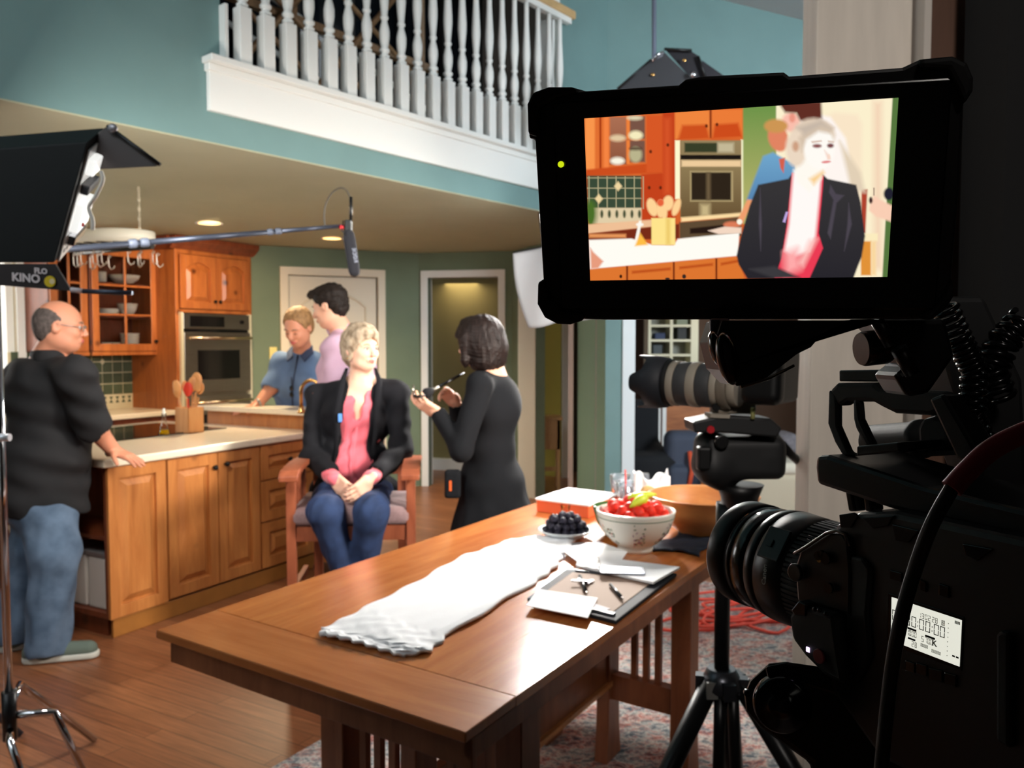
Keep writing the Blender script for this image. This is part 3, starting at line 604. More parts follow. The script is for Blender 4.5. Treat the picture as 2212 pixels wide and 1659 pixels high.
# ---- back counter
base_s = [(-.62, 0), (-1.3, -.64), (-2.0, -1.32), (-2.9, -2.02)]
for k, (a, b) in enumerate(base_s):
    t = thing('base_cabinet' + ('' if not k else '.%03d' % k), OC+U30*(a+b)/2, ['red pine base cabinet next to the oven cabinet under the back counter', 'second red pine base cabinet left of the oven', 'third red pine base cabinet left of the oven', 'red pine base cabinet furthest left below the window'][k], 'cabinet', 'base cabinets under the back counter')
    c = MB(); F = (U30, V30, UP, OC); c.bx((a+.003, .02, .1), (b-.003, .6, .88), *F); c.bx((a+.003, .07, 0), (b-.003, .6, .1), *F); c.build('carcass', pined, t)
    cab_door(t, OC+V30*.02, U30, OUT, a+.01, b-.01, .70, .87, pined, ((a+b)/2, .785), name='drawer'); cab_door(t, OC+V30*.02, U30, OUT, a+.01, b-.01, .11, .69, pined, (b-.05, .6))
c = MB(); c.bx((-2.95, -.03, .88), (-.002, .615, .92), U30, V30, UP, OC); o = c.build('back_worktop', stone, bevel=.006); tag(o, 'cream worktop running along the tiled kitchen wall', 'worktop')
# ---- island
IX = np.array([math.sin(math.radians(28)), math.cos(math.radians(28)), 0]); IN = np.array([-IX[1], IX[0], 0]); IO = np.array([-2.045, 4.115, 0])
IOUT = -IN; FI = (IX, IN, UP, IO)
iS = lambda px: px_on(px, IO, IX)
pa, pb, pc, pd, pe = 0.0, iS(349), iS(461), iS(553), 1.52
ID = 1.45
t = thing('island_end_cabinet', IO, 'honey pine island cabinet with an open shelf end holding white bins', 'cabinet')
c = MB(); c.bx((0, 0, .1), (pb-.004, .02, .88), *FI); c.bx((0, ID-.02, .1), (pb-.004, ID, .88), *FI); c.bx((pb-.024, .02, .1), (pb-.004, ID-.02, .88), *FI); c.bx((0, .02, .1), (pb-.024, ID-.02, .13), *FI); c.bx((0, .02, .855), (pb-.024, ID-.02, .88), *FI); c.bx((.0, .62, .13), (pb-.024, .64, .855), *FI); c.build('carcass', pined, t, bevel=.002)
s = MB(); s.bx((.01, .02, .50), (pb-.024, .62, .52), *FI); s.build('shelf', pined, t)
c = MB(); c.bx((.03, .05, 0), (pb-.004, ID-.05, .1), *FI); c.build('plinth', pined, t)
cab_door(t, IO, IX, IOUT, .0, pb-.006, .10, .875, pinef, name='side_panel')
t = thing('island_cabinet', IO+IX*(pb+pd)/2, 'honey pine island cabinet with two raised panel doors and dark knobs', 'cabinet')
c = MB(); c.bx((pb, 0.0, .1), (pd, ID, .88), *FI); c.bx((pb, .05, 0), (pd, ID-.05, .1), *FI); c.build('carcass', pinef, t, bevel=.002)
cab_door(t, IO, IX, IOUT, pb+.008, pc-.004, .11, .87, pinef, (pc-.035, .79)); cab_door(t, IO, IX, IOUT, pc+.004, pd-.006, .11, .87, pinef, (pc+.05, .80))
t = thing('island_drawer_cabinet', IO+IX*(pd+pe)/2, 'honey pine island cabinet with three stacked drawers, behind the chair', 'cabinet')
c = MB(); c.bx((pd+.003, 0.0, .1), (pe, ID, .88), *FI); c.bx((pd+.003, .05, 0), (pe, ID-.05, .1), *FI); c.build('carcass', pinef, t, bevel=.002)
for z0, z1 in ((.66, .87), (.40, .65), (.11, .39)): cab_door(t, IO, IX, IOUT, pd+.01, pe-.01, z0, z1, pinef, ((pd+pe)/2, (z0+z1)/2), name='drawer')
bm = MB(); bm.bx((.02, -.008, 0), (pe, .012, .095), *FI); o = bm.build('island_base_moulding', M('base_moulding_pine', (160, 104, 46), .45, var=.08, scale=9), bevel=.004); tag(o, 'plain pine base board along the foot of the island', 'base board')
bm = MB(); wt = .042
bm.prism([IO+IX*a+IN*b+UP*.88 for a, b in ((-.035, -.04), (pe+.03, -.04), (pe+.03, ID+.03), (-.035, ID+.03))], UP*wt); o = bm.build('island_worktop', stone, bevel=.008); tag(o, 'cream island worktop with a black cooktop set in it', 'worktop')
ct = MB(); ctp = [(238, 922), (352, 942), (468, 926), (560, 913), (540, 906), (380, 906)]
CT = [onz(x, y, .9225) for x, y in ctp]; CTX = [(float((P-IO)@IX), float((P-IO)@IN)) for P in CT]
ct.bx((.42, .60, .9225), (1.35, 1.30, .929), *FI); o = ct.build('cooktop', ovglass, bevel=.002); tag(o, 'black glass cooktop at the back of the cream island worktop', 'cooktop')
# raised ledge across the far end
lg = thing('raised_ledge', IO+IX*1.7, 'cream raised bar ledge across the far end of the island', 'ledge')
b = MB(); b.bx((1.56, -.02, 0), (1.72, 1.02, 1.02), *FI); b.build('ledge_wall', pinef, lg); b = MB(); b.bx((1.49, -.05, 1.02), (1.775, 1.06, 1.055), *FI); b.build('ledge_top', stone, lg, bevel=.006)
# faucet
fp = IO+IX*1.63+IN*.06+UP*1.056; fp = onz(651, 893, 1.056)
fa = thing('faucet', fp, 'brass gooseneck faucet at the end of the island beside the seated woman', 'faucet'); brass = M('warm_brass', (206, 160, 96), .25, 1)
b = MB(); b.lathe([(.024, 0), (.024, .012), (.014, .03), (.014, .05)], fp); b.build('base', brass, fa)
b = MB(); dirf = nrm(at(700, 830, 5.2)-at(651, 830, 5.2)); b.tube([fp+UP*.04]+[fp+UP*(.14-.0)+UP*.07*math.sin(a)+dirf*.065*(1-math.cos(a)) for a in np.linspace(0, math.pi, 12)]+[fp+dirf*.13+UP*.10], .011, 12); b.build('spout', brass, fa)
# open shelf bins
for k, (n0, n1, s0) in enumerate(((.06, .20, .03), (.22, .40, .03))):
    P = IO+IX*(s0+.12)+IN*(n0+n1)/2+UP*.13
    t = thing('storage_bin' + ('' if not k else '.001'), P, ['right one of the two white bins on the island end shelf', 'left one of the two white bins on the island end shelf'][k], 'bin', 'white bins on the island end shelf')
    b = MB(); b.bx((s0, n0, .131), (s0+.24, n1, .40), *FI); b.build('bin_body', M('white_bin_plastic', (222, 214, 206), .5), t, bevel=.008); b = MB(); b.bx((s0-.005, n0-.005, .40), (s0+.245, n1+.005, .43), *FI); b.build('lid', M('grey_lid', (150, 148, 150), .3, .6), t, bevel=.006)
t = thing('floral_tin', IO+IX*.15+IN*.78+UP*.131, 'dark red tin with cream flowers in the island end shelf', 'tin')
b = MB(); b.bx((.03, .66, .1305), (.27, .92, .56), *FI); b.build('tin_body', M('dark_red_tin', (104, 36, 26), .35), t, bevel=.006); b = MB(); b.bx((.025, .655, .56), (.275, .925, .59), *FI); b.build('lid', M('dark_red_tin', (104, 36, 26), .35), t, bevel=.004)
random.seed(4); b = MB(); [b.ball(IO+IX*.0285+IN*random.uniform(.69, .89)+UP*random.uniform(.18, .52), (.002, random.uniform(.012, .026), random.uniform(.012, .02)), 9, X=IX, Y=IN, Z=UP, k=5) for q in range(12)]; b.build('flower_pattern', M('cream_flower', (214, 190, 160), .5), t)
# utensil crock, cruet
cp = onz(410, 934, .923)
t = thing('utensil_crock', cp, 'square pale wooden crock on the island worktop full of wooden spoons', 'utensil holder')
beech = wood('pale_beech', (206, 138, 78), (226, 164, 104), .5, (6, 6, 1))
b = MB(); hw = .062
for a, bb in (((-hw, -hw), (hw, -hw+.008)), ((-hw, hw-.008), (hw, hw)), ((-hw, -hw), (-hw+.008, hw)), ((hw-.008, -hw), (hw, hw))): b.bx((a[0], a[1], 0), (bb[0], bb[1], .165), IX, IN, UP, cp)
b.bx((-hw, -hw, 0), (hw, hw, .01), IX, IN, UP, cp); b.build('crock_body', beech, t, bevel=.002)
spoons = [(-.035, -.2, 0.16, .022, 'spoon'), (-.02, -.1, .155, .02, 'spoon'), (.0, .02, .14, .024, 'red spatula'), (.02, .12, .19, .03, 'spoon'), (.03, .22, .17, .022, 'spoon'), (.01, .3, .15, .02, 'spatula'), (-.03, -.3, .13, .021, 'spatula'), (.015, .05, .17, .025, 'spoon')]
spn = ['far left round wooden spoon leaning in the pale crock', 'slim wooden spoon left of centre in the pale crock', 'red spatula in the middle of the pale wooden crock', 'largest round wooden spoon in the pale crock', 'wooden spoon right of the largest one in the crock', 'wooden spatula leaning furthest right in the crock', 'wooden spatula leaning furthest left in the crock', 'upright wooden spoon at the back of the crock']
rx = np.array([1., 0, 0])
for k, (ox, ln, hh, rr, nm) in enumerate(spoons):
    rr *= 1.25; hh += .02
    base = cp+rx*ox*.6+np.array([0, (.02 if k % 2 else -.02), .012]); d = nrm([ln*.75, random.uniform(-.06, .06), 1]); top = base+d*(.13+hh)
    b = MB(); b.tube([base, base+d*(.10+hh*.7)], .0055, 8); b.ball(top-d*.02, (rr, .007, rr*1.6), X=nrm(rx-d*(rx@d)), Y=np.cross(d, nrm(rx-d*(rx@d))), Z=d)
    tag(b.build('wooden_spoon' if 'spoon' in nm else 'spatula', M('red_silicone', (214, 60, 40), .4) if 'red' in nm else beech), spn[k], 'spoon' if 'spoon' in nm else 'spatula', 'wooden utensils in the crock')
kp = onz(355, 940, .923)
t = thing('oil_cruet', kp, 'conical clear glass cruet of yellow oil on the island worktop', 'cruet')
b = MB(); b.lathe([(.036, 0), (.037, .005), (.02, .06), (.011, .095), (.010, .12), (.016, .135), (.014, .135), (.008, .118), (.009, .095), (.018, .06), (.034, .007), (.001, .005)], kp, n=24); b.build('glass_flask', clear, t)
b = MB(); b.lathe([(.001, .007), (.032, .008), (.025, .034), (.001, .034)], kp, n=24); b.build('olive_oil', M('olive_oil', (230, 180, 10), .1, trans=.3, ior=1.3), t)
b = MB(); b.lathe([(.008, .12), (.012, .14), (.007, .155), (.0105, .165), (.001, .172)], kp); b.build('stopper', M('frosted_stopper', (230, 226, 216), .2), t)
# plant at the far left of the back counter + recessed lights
glow = M('warm_lamp_glow', (255, 196, 120), emit=5, emc=(255, 190, 110))
for k, (x, y, r) in enumerate(((452, 481, .085), (478, 528, .085), (717, 514, .085), (60, 470, .085))):
    P = onz(x, y, ZC-.002)
    t = thing('recessed_light' + ('' if not k else '.%03d' % k), P, ['recessed warm ceiling light nearest the balcony, above the boom pole', 'recessed warm ceiling light just above the oven cabinet', 'recessed warm ceiling light beside the hanging microphone', 'recessed ceiling light above the left end of the kitchen'][k], 'ceiling light', 'recessed lights in the kitchen ceiling')
    b = MB(); b.lathe([(r, 0), (r+.018, -.004), (r+.018, -.008), (r-.004, -.008), (r-.004, 0)], P, cap=False); b.build('trim_ring', white, t); b = MB(); b.cyl(P+UP*-.001, P-UP*.006, r-.006, n=24); b.build('lamp', glow, t)
sw = onplane(590, 763, PO, PN); o = MB().bx((-.035, -.012, -.06), (.035, .0, .06), (*dirp, 0), PN, UP, sw).build('light_switch', M('ivory_plastic', (226, 206, 120), .4), bevel=.003); tag(o, 'small ivory light switch plate on the sage wall left of the cream door', 'light switch')
# pot rack
rc = at(243, 530, 5.1); RX = nrm(at(325, 517, 4.98)-at(190, 505, 5.25)); RX[2] = 0; RX = nrm(RX); RY = np.array([-RX[1], RX[0], 0])
t = thing('pot_rack', rc, 'oval cream pot rack hung by chains from the ceiling above the island', 'pot rack')
ov_ = [rc+RX*.30*math.cos(a)+RY*.20*math.sin(a) for a in np.linspace(0, 2*math.pi, 37)[:-1]]
b = MB(); n = len(ov_); cc = [q-rc for q in ov_]
b.add([rc+q+UP*z for z in (-.0, .075) for q in cc]+[rc+q*.965+UP*z for z in (0, .075) for q in cc], [f for i in range(n) for f in (((i), (i+1) % n, (i+1) % n+n, i+n), (2*n+i, 3*n+i, 3*n+(i+1) % n, 2*n+(i+1) % n), (n+i, n+(i+1) % n, 3*n+(i+1) % n, 3*n+i), (i, 2*n+i, 2*n+(i+1) % n, (i+1) % n))], 0, True)
b.build('rim', M('cream_enamel', (252, 246, 228), .35), t)
b = MB(); [b.cyl(rc+RX*q-RY*.19*math.sqrt(1-(q/.30)**2)-UP*.0, rc+RX*q+RY*.19*math.sqrt(1-(q/.30)**2), .005, n=8) for q in (-.2, -.1, 0, .1, .2)]; b.build('grid_bar', M('dark_rack_iron', (60, 58, 54), .4, .7), t)
b = MB(); [b.cyl(rc+RX*.29*q-UP*.025+RY*.0, rc+RX*.29*q+UP*.02, .006, n=8) for q in (-1, 1)]; b.tube([rc+RX*.36*q-UP*.03 for q in (-1, 1)], .014, 8); b.build('hook_bar', M('dark_rack_iron', (60, 58, 54), .4, .7), t)
for q in (-.25, .25):
    b = MB(); top = rc+RX*q; zc = top[2]+.07; k = 0
    while zc < ZC-.02:
        X_ = RX if k % 2 else RY; b.tube([top*(1, 1, 0)+UP*(zc+.016)+X_*.006*math.cos(a)+UP*.017*math.sin(a) for a in np.linspace(0, 2*math.pi, 11)[:-1]], .0035, 5, closed=True); zc += .029; k += 1
    b.build('chain', M('cream_metal', (214, 204, 180), .4, .5), t)
hkm = M('pale_hook_metal', (214, 200, 186), .3, .8)
hk = MB(); hk.tube([(.0, 0, .0), (.012, 0, .012), (.002, 0, .02), (-.006, 0, .008), (-.004, 0, -.03), (-.002, 0, -.05), (.01, 0, -.068), (.026, 0, -.06), (.032, 0, -.045)], .0035, 8)
hks = [160, 168, 176, 196, 202, 212, 221, 236, 278, 299, 304, 331, 340]; hz = [1, 1, 0, 2, 0, 1, 0, 2, 0, 1, 0, 0, 1]
for i, x in enumerate(hks):
    P = at(x, 548+5*hz[i], 5.05+(i % 3)*.05)
    if i == 0: h0 = hk.build('pot_hook', hkm, local=True); o = h0
    else: o = h0.copy(); COL.objects.link(o)
    o.location = tuple(P); o.rotation_euler = (0, 0, random.uniform(-.6, .6)); tag(o, 'pale s-shaped pot hook, number %d from the left under the rack' % (i+1), 'hook', 'hooks hanging from the pot rack')
# window frame, sill and plants
WX = U30; WOo = KW-U30*2.6
w = bpy.data.objects.new('window_1', None); COL.objects.link(w); w.location = tuple(WOo+U30*1.5+UP*.98); w.matrix_basis = Matrix.Translation(w.location); structure(w)
b = MB(); FW_ = (U30, V30, UP, WOo)
for a, bb in (((.6, 0), (.66, 0)), ((2.46, 0), (2.52, 0)), ((1.48, 0), (1.54, 0))): b.bx((a[0], .03, .98), (bb[0], .1, 2.2), *FW_)
b.bx((.6, .03, .98), (2.52, .1, 1.04), *FW_); b.bx((.6, .03, 2.14), (2.52, .1, 2.2), *FW_); b.build('window_frame', white, w); b = MB(); b.bx((.62, .06, 1.0), (2.5, .064, 2.18), *FW_); b.build('pane', clear, w)
b = MB(); b.bx((.55, -.1, .94), (2.47, .06, .98), *FW_); b.build('window_sill', white, w)
b = MB(); b.bx((2.52, -.02, .9), (2.585, .0, 2.28), *FW_); b.bx((.52, -.02, 2.2), (2.5, .0, 2.28), *FW_); structure(b.build('trim_13', white))
pl = WOo+U30*2.2-V30*.06
t = thing('sill_plant', pl+UP*.98, 'leggy houseplant in a small pot on the sill of the bright window', 'plant')
b = MB(); b.lathe([(.04, 0), (.055, .09), (.05, .09), (.038, .01), (.001, .01)], pl+UP*.98); b.build('pot', M('white_pot', (220, 220, 214), .4), t)
leaf = M('dark_leaf', (70, 84, 52), .6); b = MB(); random.seed(3)
for k in range(16):
    a = random.uniform(0, 6.28); h0_ = random.uniform(.2, .75); e = pl+UP*(1.06+h0_)+np.array([math.cos(a), math.sin(a), 0])*random.uniform(.05, .16); b.tube([pl+UP*1.05, (pl+UP*1.05+e)/2+UP*.08, e], .003, 5)
    b.ball(e, (.045, .02, .006), 8, X=nrm(e-pl-UP*1.0), Y=nrm(np.cross(e-pl, UP)), Z=UP, k=5)
b.build('foliage', leaf, t)
# ================================================================ LONG TABLE AND WHAT LIES ON IT
TA = np.array([-.089, 1.534, 0]); TL = 2.26; TWd = 1.005; TZ = .76
def TP(s, v, z=TZ): return TA+RD*s+RV*v+UP*z
tang = math.atan2(RD[1], RD[0]); FTB = (RD, RV, UP, TA)
twood = wood('oak_table_top', (180, 98, 46), (212, 132, 70), .22, (.9, 9, 1), ang=tang, coat=.3, scale=2.5)
twood2 = wood('oak_table_end', (172, 94, 46), (202, 124, 68), .24, (.9, 9, 1), ang=tang+math.pi/2, coat=.25, scale=2.5)
tleg = wood('oak_table_leg', (118, 66, 40), (160, 98, 62), .4, (6, 6, .8), scale=2.5)
t = thing('long_table', TA+RD*TL/2+RV*.5, 'long mission style oak table with spindled trestle legs on the patterned rug', 'table')
for s_ in (0, TL-.19): b = MB(); b.bx((s_, 0, TZ-.022), (s_+.19, TWd, TZ), *FTB); b.build('end_board', twood2, t, bevel=.003)
b = MB()
for k in range(6): b.bx((.191, k*TWd/6+.0003, TZ-.022), (TL-.191, (k+1)*TWd/6-.0003, TZ), *FTB)
b.build('table_top', twood, t)
b = MB(); b.bx((.022, .0005, TZ-.066), (TL-.022, .02, TZ-.0225), *FTB); b.bx((.022, TWd-.05, TZ-.085), (TL-.022, TWd-.03, TZ-.0225), *FTB); b.bx((.022, .0, TZ-.085), (.04, TWd-.03, TZ-.0225), *FTB); b.bx((TL-.04, .02, TZ-.085), (TL-.022, TWd-.05, TZ-.0225), *FTB); b.build('apron', tleg, t, bevel=.002)
for s0 in (.235, 1.34):
    for v0, v1 in ((.015, .085), (.315, .365), (.56, .64)):
        b = MB(); zt = TZ-.0665 if v0 < .1 else TZ-.023
        b.prism([TP(s0, v0, 0)+RD*q+UP*zz for q, zz in ((-.02, .0125), (.105, .0125), (.092, .12), (.085, .3), (.085, zt), (0, zt), (0, .3), (-.007, .12))], RV*(v1-v0)); b.build('leg', tleg, t, bevel=.003)
    b = MB()
    for (va, vb) in ((.085, .315), (.365, .56)): b.bx((s0+.02, va, .235), (s0+.065, vb, .325), *FTB)
    b.build('lower_rail', tleg, t)
    b = MB(); b.bx((s0+.02, .085, .685), (s0+.065, .56, TZ-.023), *FTB); b.build('upper_rail', tleg, t)
    for v in (.135, .18, .225, .41, .46, .51):
        b = MB(); b.bx((s0+.033, v, .325), (s0+.053, v+.022, .685), *FTB); b.build('spindle', tleg, t)
b = MB(); b.bx((.32, .325, .30), (1.34, .355, .44), *FTB); b.build('stretcher', tleg, t, bevel=.002)
b = MB(); b.bx((.30, .31, .285), (1.36, .37, .302), *FTB); b.build('stretcher_ledge', wood('light_oak_ledge', (170, 112, 62), (196, 138, 84), .4), t)
# quilted runner
edL = [(.20, .60), (.245, .635), (.41, .64), (.74, .69), (1.04, .73), (1.25, .72), (1.42, .66)]
edR = [(.215, .335), (.26, .30), (.37, .325), (.88, .365), (1.05, .385), (1.22, .44), (1.42, .50)]
def lerp_path(pth, u):
    x = u*(len(pth)-1); i = min(int(x), len(pth)-2); f = x-i; return np.array(pth[i])*(1-f)+np.array(pth[i+1])*f
def runner(u, v):
    a = lerp_path(edL, u); c = lerp_path(edR, u); q = a*(1-v)+c*v; z = TZ+.008+.0014*math.sin(u*90)*math.sin(v*26)+.003*math.sin(u*23+v*5)+(.002 if .04 < v < .96 else -.002)
    q = q+np.array([.006*math.sin(v*40), .006*math.sin(u*60)]); return TP(q[0], q[1], z), UP
b = MB().sheet(runner, 90, 34, .007); tag(b.build('quilted_runner', M('white_cotton', (252, 252, 255), .9)), 'white quilted cloth runner laid along the middle of the table', 'table runner')
paper = M('white_paper', (250, 250, 252), .7)
def flat_quad(name, q, z0, z1, mat, label, cat, parent=None, bevel=0, group=None):
    b = MB(); b.prism([TP(s, v, z0) for s, v in q], UP*(z1-z0)); o = b.build(name, mat, parent, bevel=bevel)
    if parent is None: tag(o, label, cat, group)
    return o
flat_quad('paper_sheet', [(1.10, .30), (1.20, .215), (1.345, .25), (1.42, .40), (1.25, .47)], TZ+.018, TZ+.0195, paper, 'loose white paper lying at the far end of the white runner', 'paper')
# leather planner lying open with its things
t = thing('planner_case', TP(.95, .17), 'open dark leather planner case with a tan lining near the table edge', 'planner')
flat_quad('case_cover', [(.70, .0), (.735, .30), (1.06, .345), (1.215, .02)], TZ+.001, TZ+.012, M('black_leather', (30, 30, 36), .75), '', '', t, .003)
flat_quad('lining', [(.745, .035), (.78, .275), (1.03, .305), (1.10, .05)], TZ+.012, TZ+.014, M('tan_lining', (176, 150, 134), .8), '', '', t)
b = MB(); b.prism([TP(.725, .02, TZ+.012), TP(.76, .29, TZ+.012), TP(.775, .29, TZ+.012), TP(.742, .02, TZ+.012)], UP*.006); b.prism([TP(1.045, .30, TZ+.012), TP(1.06, .31, TZ+.012), TP(1.12, .05, TZ+.012), TP(1.10, .045, TZ+.012)], UP*.006); b.build('pocket_edge', M('grey_leather', (70, 72, 78), .5), t)
flat_quad('paper_sheet.001', [(1.075, .315), (1.20, .365), (1.24, .02), (1.035, .03)], TZ+.0195, TZ+.026, paper, 'stack of white papers on the far half of the open planner', 'paper')
flat_quad('index_card', [(.66, .065), (.655, .255), (.80, .30), (.825, .115)], TZ+.018, TZ+.020, paper, 'white card lying across the near left corner of the planner', 'card')
flat_quad('note_card', [(.73, .05), (.76, .17), (.80, .17), (.77, .05)], TZ+.0145, TZ+.0165, M('pinkish_paper', (206, 196, 204), .7), 'small pale card tucked in the planner near its front edge', 'card')
for k, (a, c, lb) in enumerate((((.985, .255), (.85, .165), 'black pen lying left inside the open planner'), ((.955, .135), (.86, .055), 'black pen lying right inside the open planner'))):
    t = thing('pen' + ('' if not k else '.001'), TP(*a, TZ+.02), lb, 'pen', 'pens in the planner')
    b = MB(); b.cyl(TP(*a, TZ+.021), TP(*c, TZ+.021), .0055, n=12); b.build('barrel', M('black_pen_plastic', (16, 16, 18), .3), t); b = MB(); e = nrm(TP(*c)-TP(*a)); b.cyl(TP(*c, TZ+.021), TP(*c, TZ+.021)+e*.012, .005, .001, 12); b.build('tip', steel, t)
t = thing('key_fob', TP(.93, .215, TZ+.015), 'bunched dark keys on the tan lining of the planner', 'keys')
b = MB(); [b.box(TP(.93+.02*math.cos(k), .205+.02*math.sin(k), TZ+.019+.004*k), (.05, .012, .003), X=nrm(RD*math.cos(k)+RV*math.sin(k)), Y=nrm(-RD*math.sin(k)+RV*math.cos(k))) for k in range(3)]; b.build('key', M('dark_key_metal', (50, 48, 48), .4, .9), t)
t = thing('smartphone', TP(1.08, .16, TZ+.026), 'grey phone lying on the stack of papers at the table edge', 'phone')
b = MB(); b.box(TP(1.085, .155, TZ+.0305), (.14, .07, .008), X=nrm(TP(1.13, .075)-TP(1.05, .22)), Y=nrm(np.cross(UP, TP(1.13, .075)-TP(1.05, .22)))); b.build('phone_body', M('silver_phone', (160, 168, 180), .25, .8), t, bevel=.003)
t = thing('eyeglasses', TP(1.10, .24, TZ+.027), 'thin wire eyeglasses folded beside the grey phone on the papers', 'glasses')
b = MB()
for q in (-.02, .02): c = TP(1.095+q, .255+q*.6, TZ+.029+.012); b.tube([c+RV*.018*math.cos(a)+UP*.012*math.sin(a)+RD*.0*a for a in np.linspace(0, 6.28, 17)[:-1]], .0012, 6, closed=True)
b.tube([TP(1.075, .27, TZ+.0285), TP(1.02, .30, TZ+.0285)], .0012, 6); b.build('wire_frame', steel, t)
# dish of dark grapes
pc = TP(1.47, .565); t = thing('grape_dish', pc, 'shallow white dish of dark grapes on the far half of the table', 'dish')
b = MB(); b.lathe([(.001, 0), (.055, 0), (.06, .006), (.10, .028), (.108, .034), (.103, .036), (.06, .014), (.001, .01)], pc, n=40); b.build('dish_body', M('pale_blue_china', (222, 228, 230), .2), t)
gm = [M('dark_grape_skin', (40, 38, 52), .6, var=.3, scale=30, spec=.3)]
gr0 = None; random.seed(5); gl = []
for lv, (n_, R_) in enumerate(((15, .076), (9, .045), (13, .064), (8, .034), (9, .048), (4, .02))):
    zz = (.030, .026, .052, .05, .072, .085)[lv]
    for k in range(n_): a = 6.283*k/n_+lv*.4; gl.append((R_*math.cos(a)+random.uniform(-.004, .004), R_*math.sin(a)+random.uniform(-.004, .004), zz+random.uniform(-.002, .004)))
for i, q in enumerate(gl):
    if gr0 is None: gr0 = MB().ball((0, 0, 0), (.0138, .0138, .016), 12).build('grape', gm[0], local=True); o = gr0
    else: o = gr0.copy(); COL.objects.link(o)
    o.location = tuple(pc+np.array(q)); o.rotation_euler = (random.uniform(0, 2), random.uniform(0, 2), 0); tag(o, 'dark grape heaped in the shallow white dish', 'grape', 'dark grapes in the white dish')
b = MB(); b.tube([pc+UP*.05+RV*.02, pc+UP*.09, pc+UP*.10-RV*.02], .002, 6); b.tube([pc+UP*.06-RV*.03, pc+UP*.088-RV*.045], .0018, 6); o = b.build('dry_stalk', M('dry_stem', (96, 84, 50), .8)); tag(o, 'dry stalk sticking out of the dark grapes', 'stem')
# floral bowl of strawberries
bc = TP(1.45, .265); t = thing('strawberry_bowl', bc, 'deep white floral bowl heaped with strawberries near the table edge', 'bowl')
br = .142
b = MB(); b.lathe([(.001, 0), (.062, 0), (.064, .012), (.06, .018), (.085, .035), (.118, .07), (.135, .115), (.140, .138), (br, .146), (.136, .148), (.128, .115), (.110, .07), (.078, .040), (.001, .026)], bc, n=56); b.build('bowl_body', M('ivory_bowl_glaze', (236, 232, 220), .18), t)
b = MB(); dc = [M('leaf_green_glaze', (86, 108, 74), .3), M('flower_mauve_glaze', (150, 110, 130), .3), M('berry_red_glaze', (170, 70, 50), .3)]
def on_bowl(a, z):
    prf = [(.060, .018), (.085, .035), (.118, .07), (.135, .115), (.140, .138)]; r = np.interp(z, [q[1] for q in prf], [q[0] for q in prf]); n = np.array([math.cos(a), math.sin(a), 0]); return bc+n*(r+.0005)+UP*z, nrm(n-UP*.6)
b.tube([bc+np.array([math.cos(a), math.sin(a), 0])*.1375+UP*.126 for a in np.linspace(0, 2*math.pi, 49)[:-1]], .0016, 6, 0, closed=True)
random.seed(9)
for c0 in (-1.6, -2.6, -.7, .5, 1.7, 2.9):
    for k in range(22):
        P, N_ = on_bowl(c0+random.uniform(-.22, .22), .07+random.gauss(0, .02)); a_, b_, _ = frame(N_); th = random.uniform(0, 3.1)
        b.ball(P, (random.uniform(.004, .009), random.uniform(.002, .004), .0008), 8, X=a_*math.cos(th)+b_*math.sin(th), Y=b_*math.cos(th)-a_*math.sin(th), Z=N_, mi=random.choice((0, 0, 0, 1, 2)), k=4)
b.build('floral_decoration', dc, t)
sm_ = M('strawberry_red', (236, 52, 34), .5, var=.15, scale=60, spec=.3); s0_ = None; sl_ = []
for lv, (n_, R_) in enumerate(((13, .098), (8, .06), (4, .025), (10, .078), (6, .043), (3, .02))):
    zz = (.128, .126, .128, .150, .158, .17)[lv]
    for k in range(n_): a = 6.283*k/n_+lv*.5; sl_.append((R_*math.cos(a), R_*math.sin(a), zz+random.uniform(-.004, .006)))
for i, q in enumerate(sl_):
    if s0_ is None: s0_ = MB().lathe([(.001, -.028), (.011, -.022), (.020, -.005), (.0235, .010), (.020, .020), (.008, .024), (.001, .024)], n=14).build('strawberry', sm_, local=True); o = s0_
    else: o = s0_.copy(); COL.objects.link(o)
    o.location = tuple(bc+np.array(q)); o.rotation_euler = (random.uniform(-1.6, 1.6), random.uniform(-1.6, 1.6), random.uniform(0, 6)); tag(o, 'red strawberry heaped in the white floral bowl', 'strawberry', 'strawberries in the floral bowl')
pg = M('lime_pepper_skin', (206, 220, 60), .45)
X_ = nrm(at(1410, 1100, 2.8)-at(1350, 1110, 2.8))
for k, (a, c, lb) in enumerate(((bc-X_*.035+UP*.182, bc+X_*.075+UP*.188, 'yellow green pepper lying across the top of the strawberries'), (bc+X_*.055+UP*.184-RD*.03, bc+X_*.012+UP*.166-RD*.082, 'second yellow green pepper pointing down at the bowl rim'))):
    b = MB(); n = 9; b.tube([a*(1-u)+c*u+UP*.006*math.sin(u*3.1) for u in np.linspace(0, 1, n)], [.004, .014, .019, .019, .017, .015, .012, .008, .003], 12); tag(b.build('pepper' + ('' if not k else '.001'), pg), lb, 'pepper')
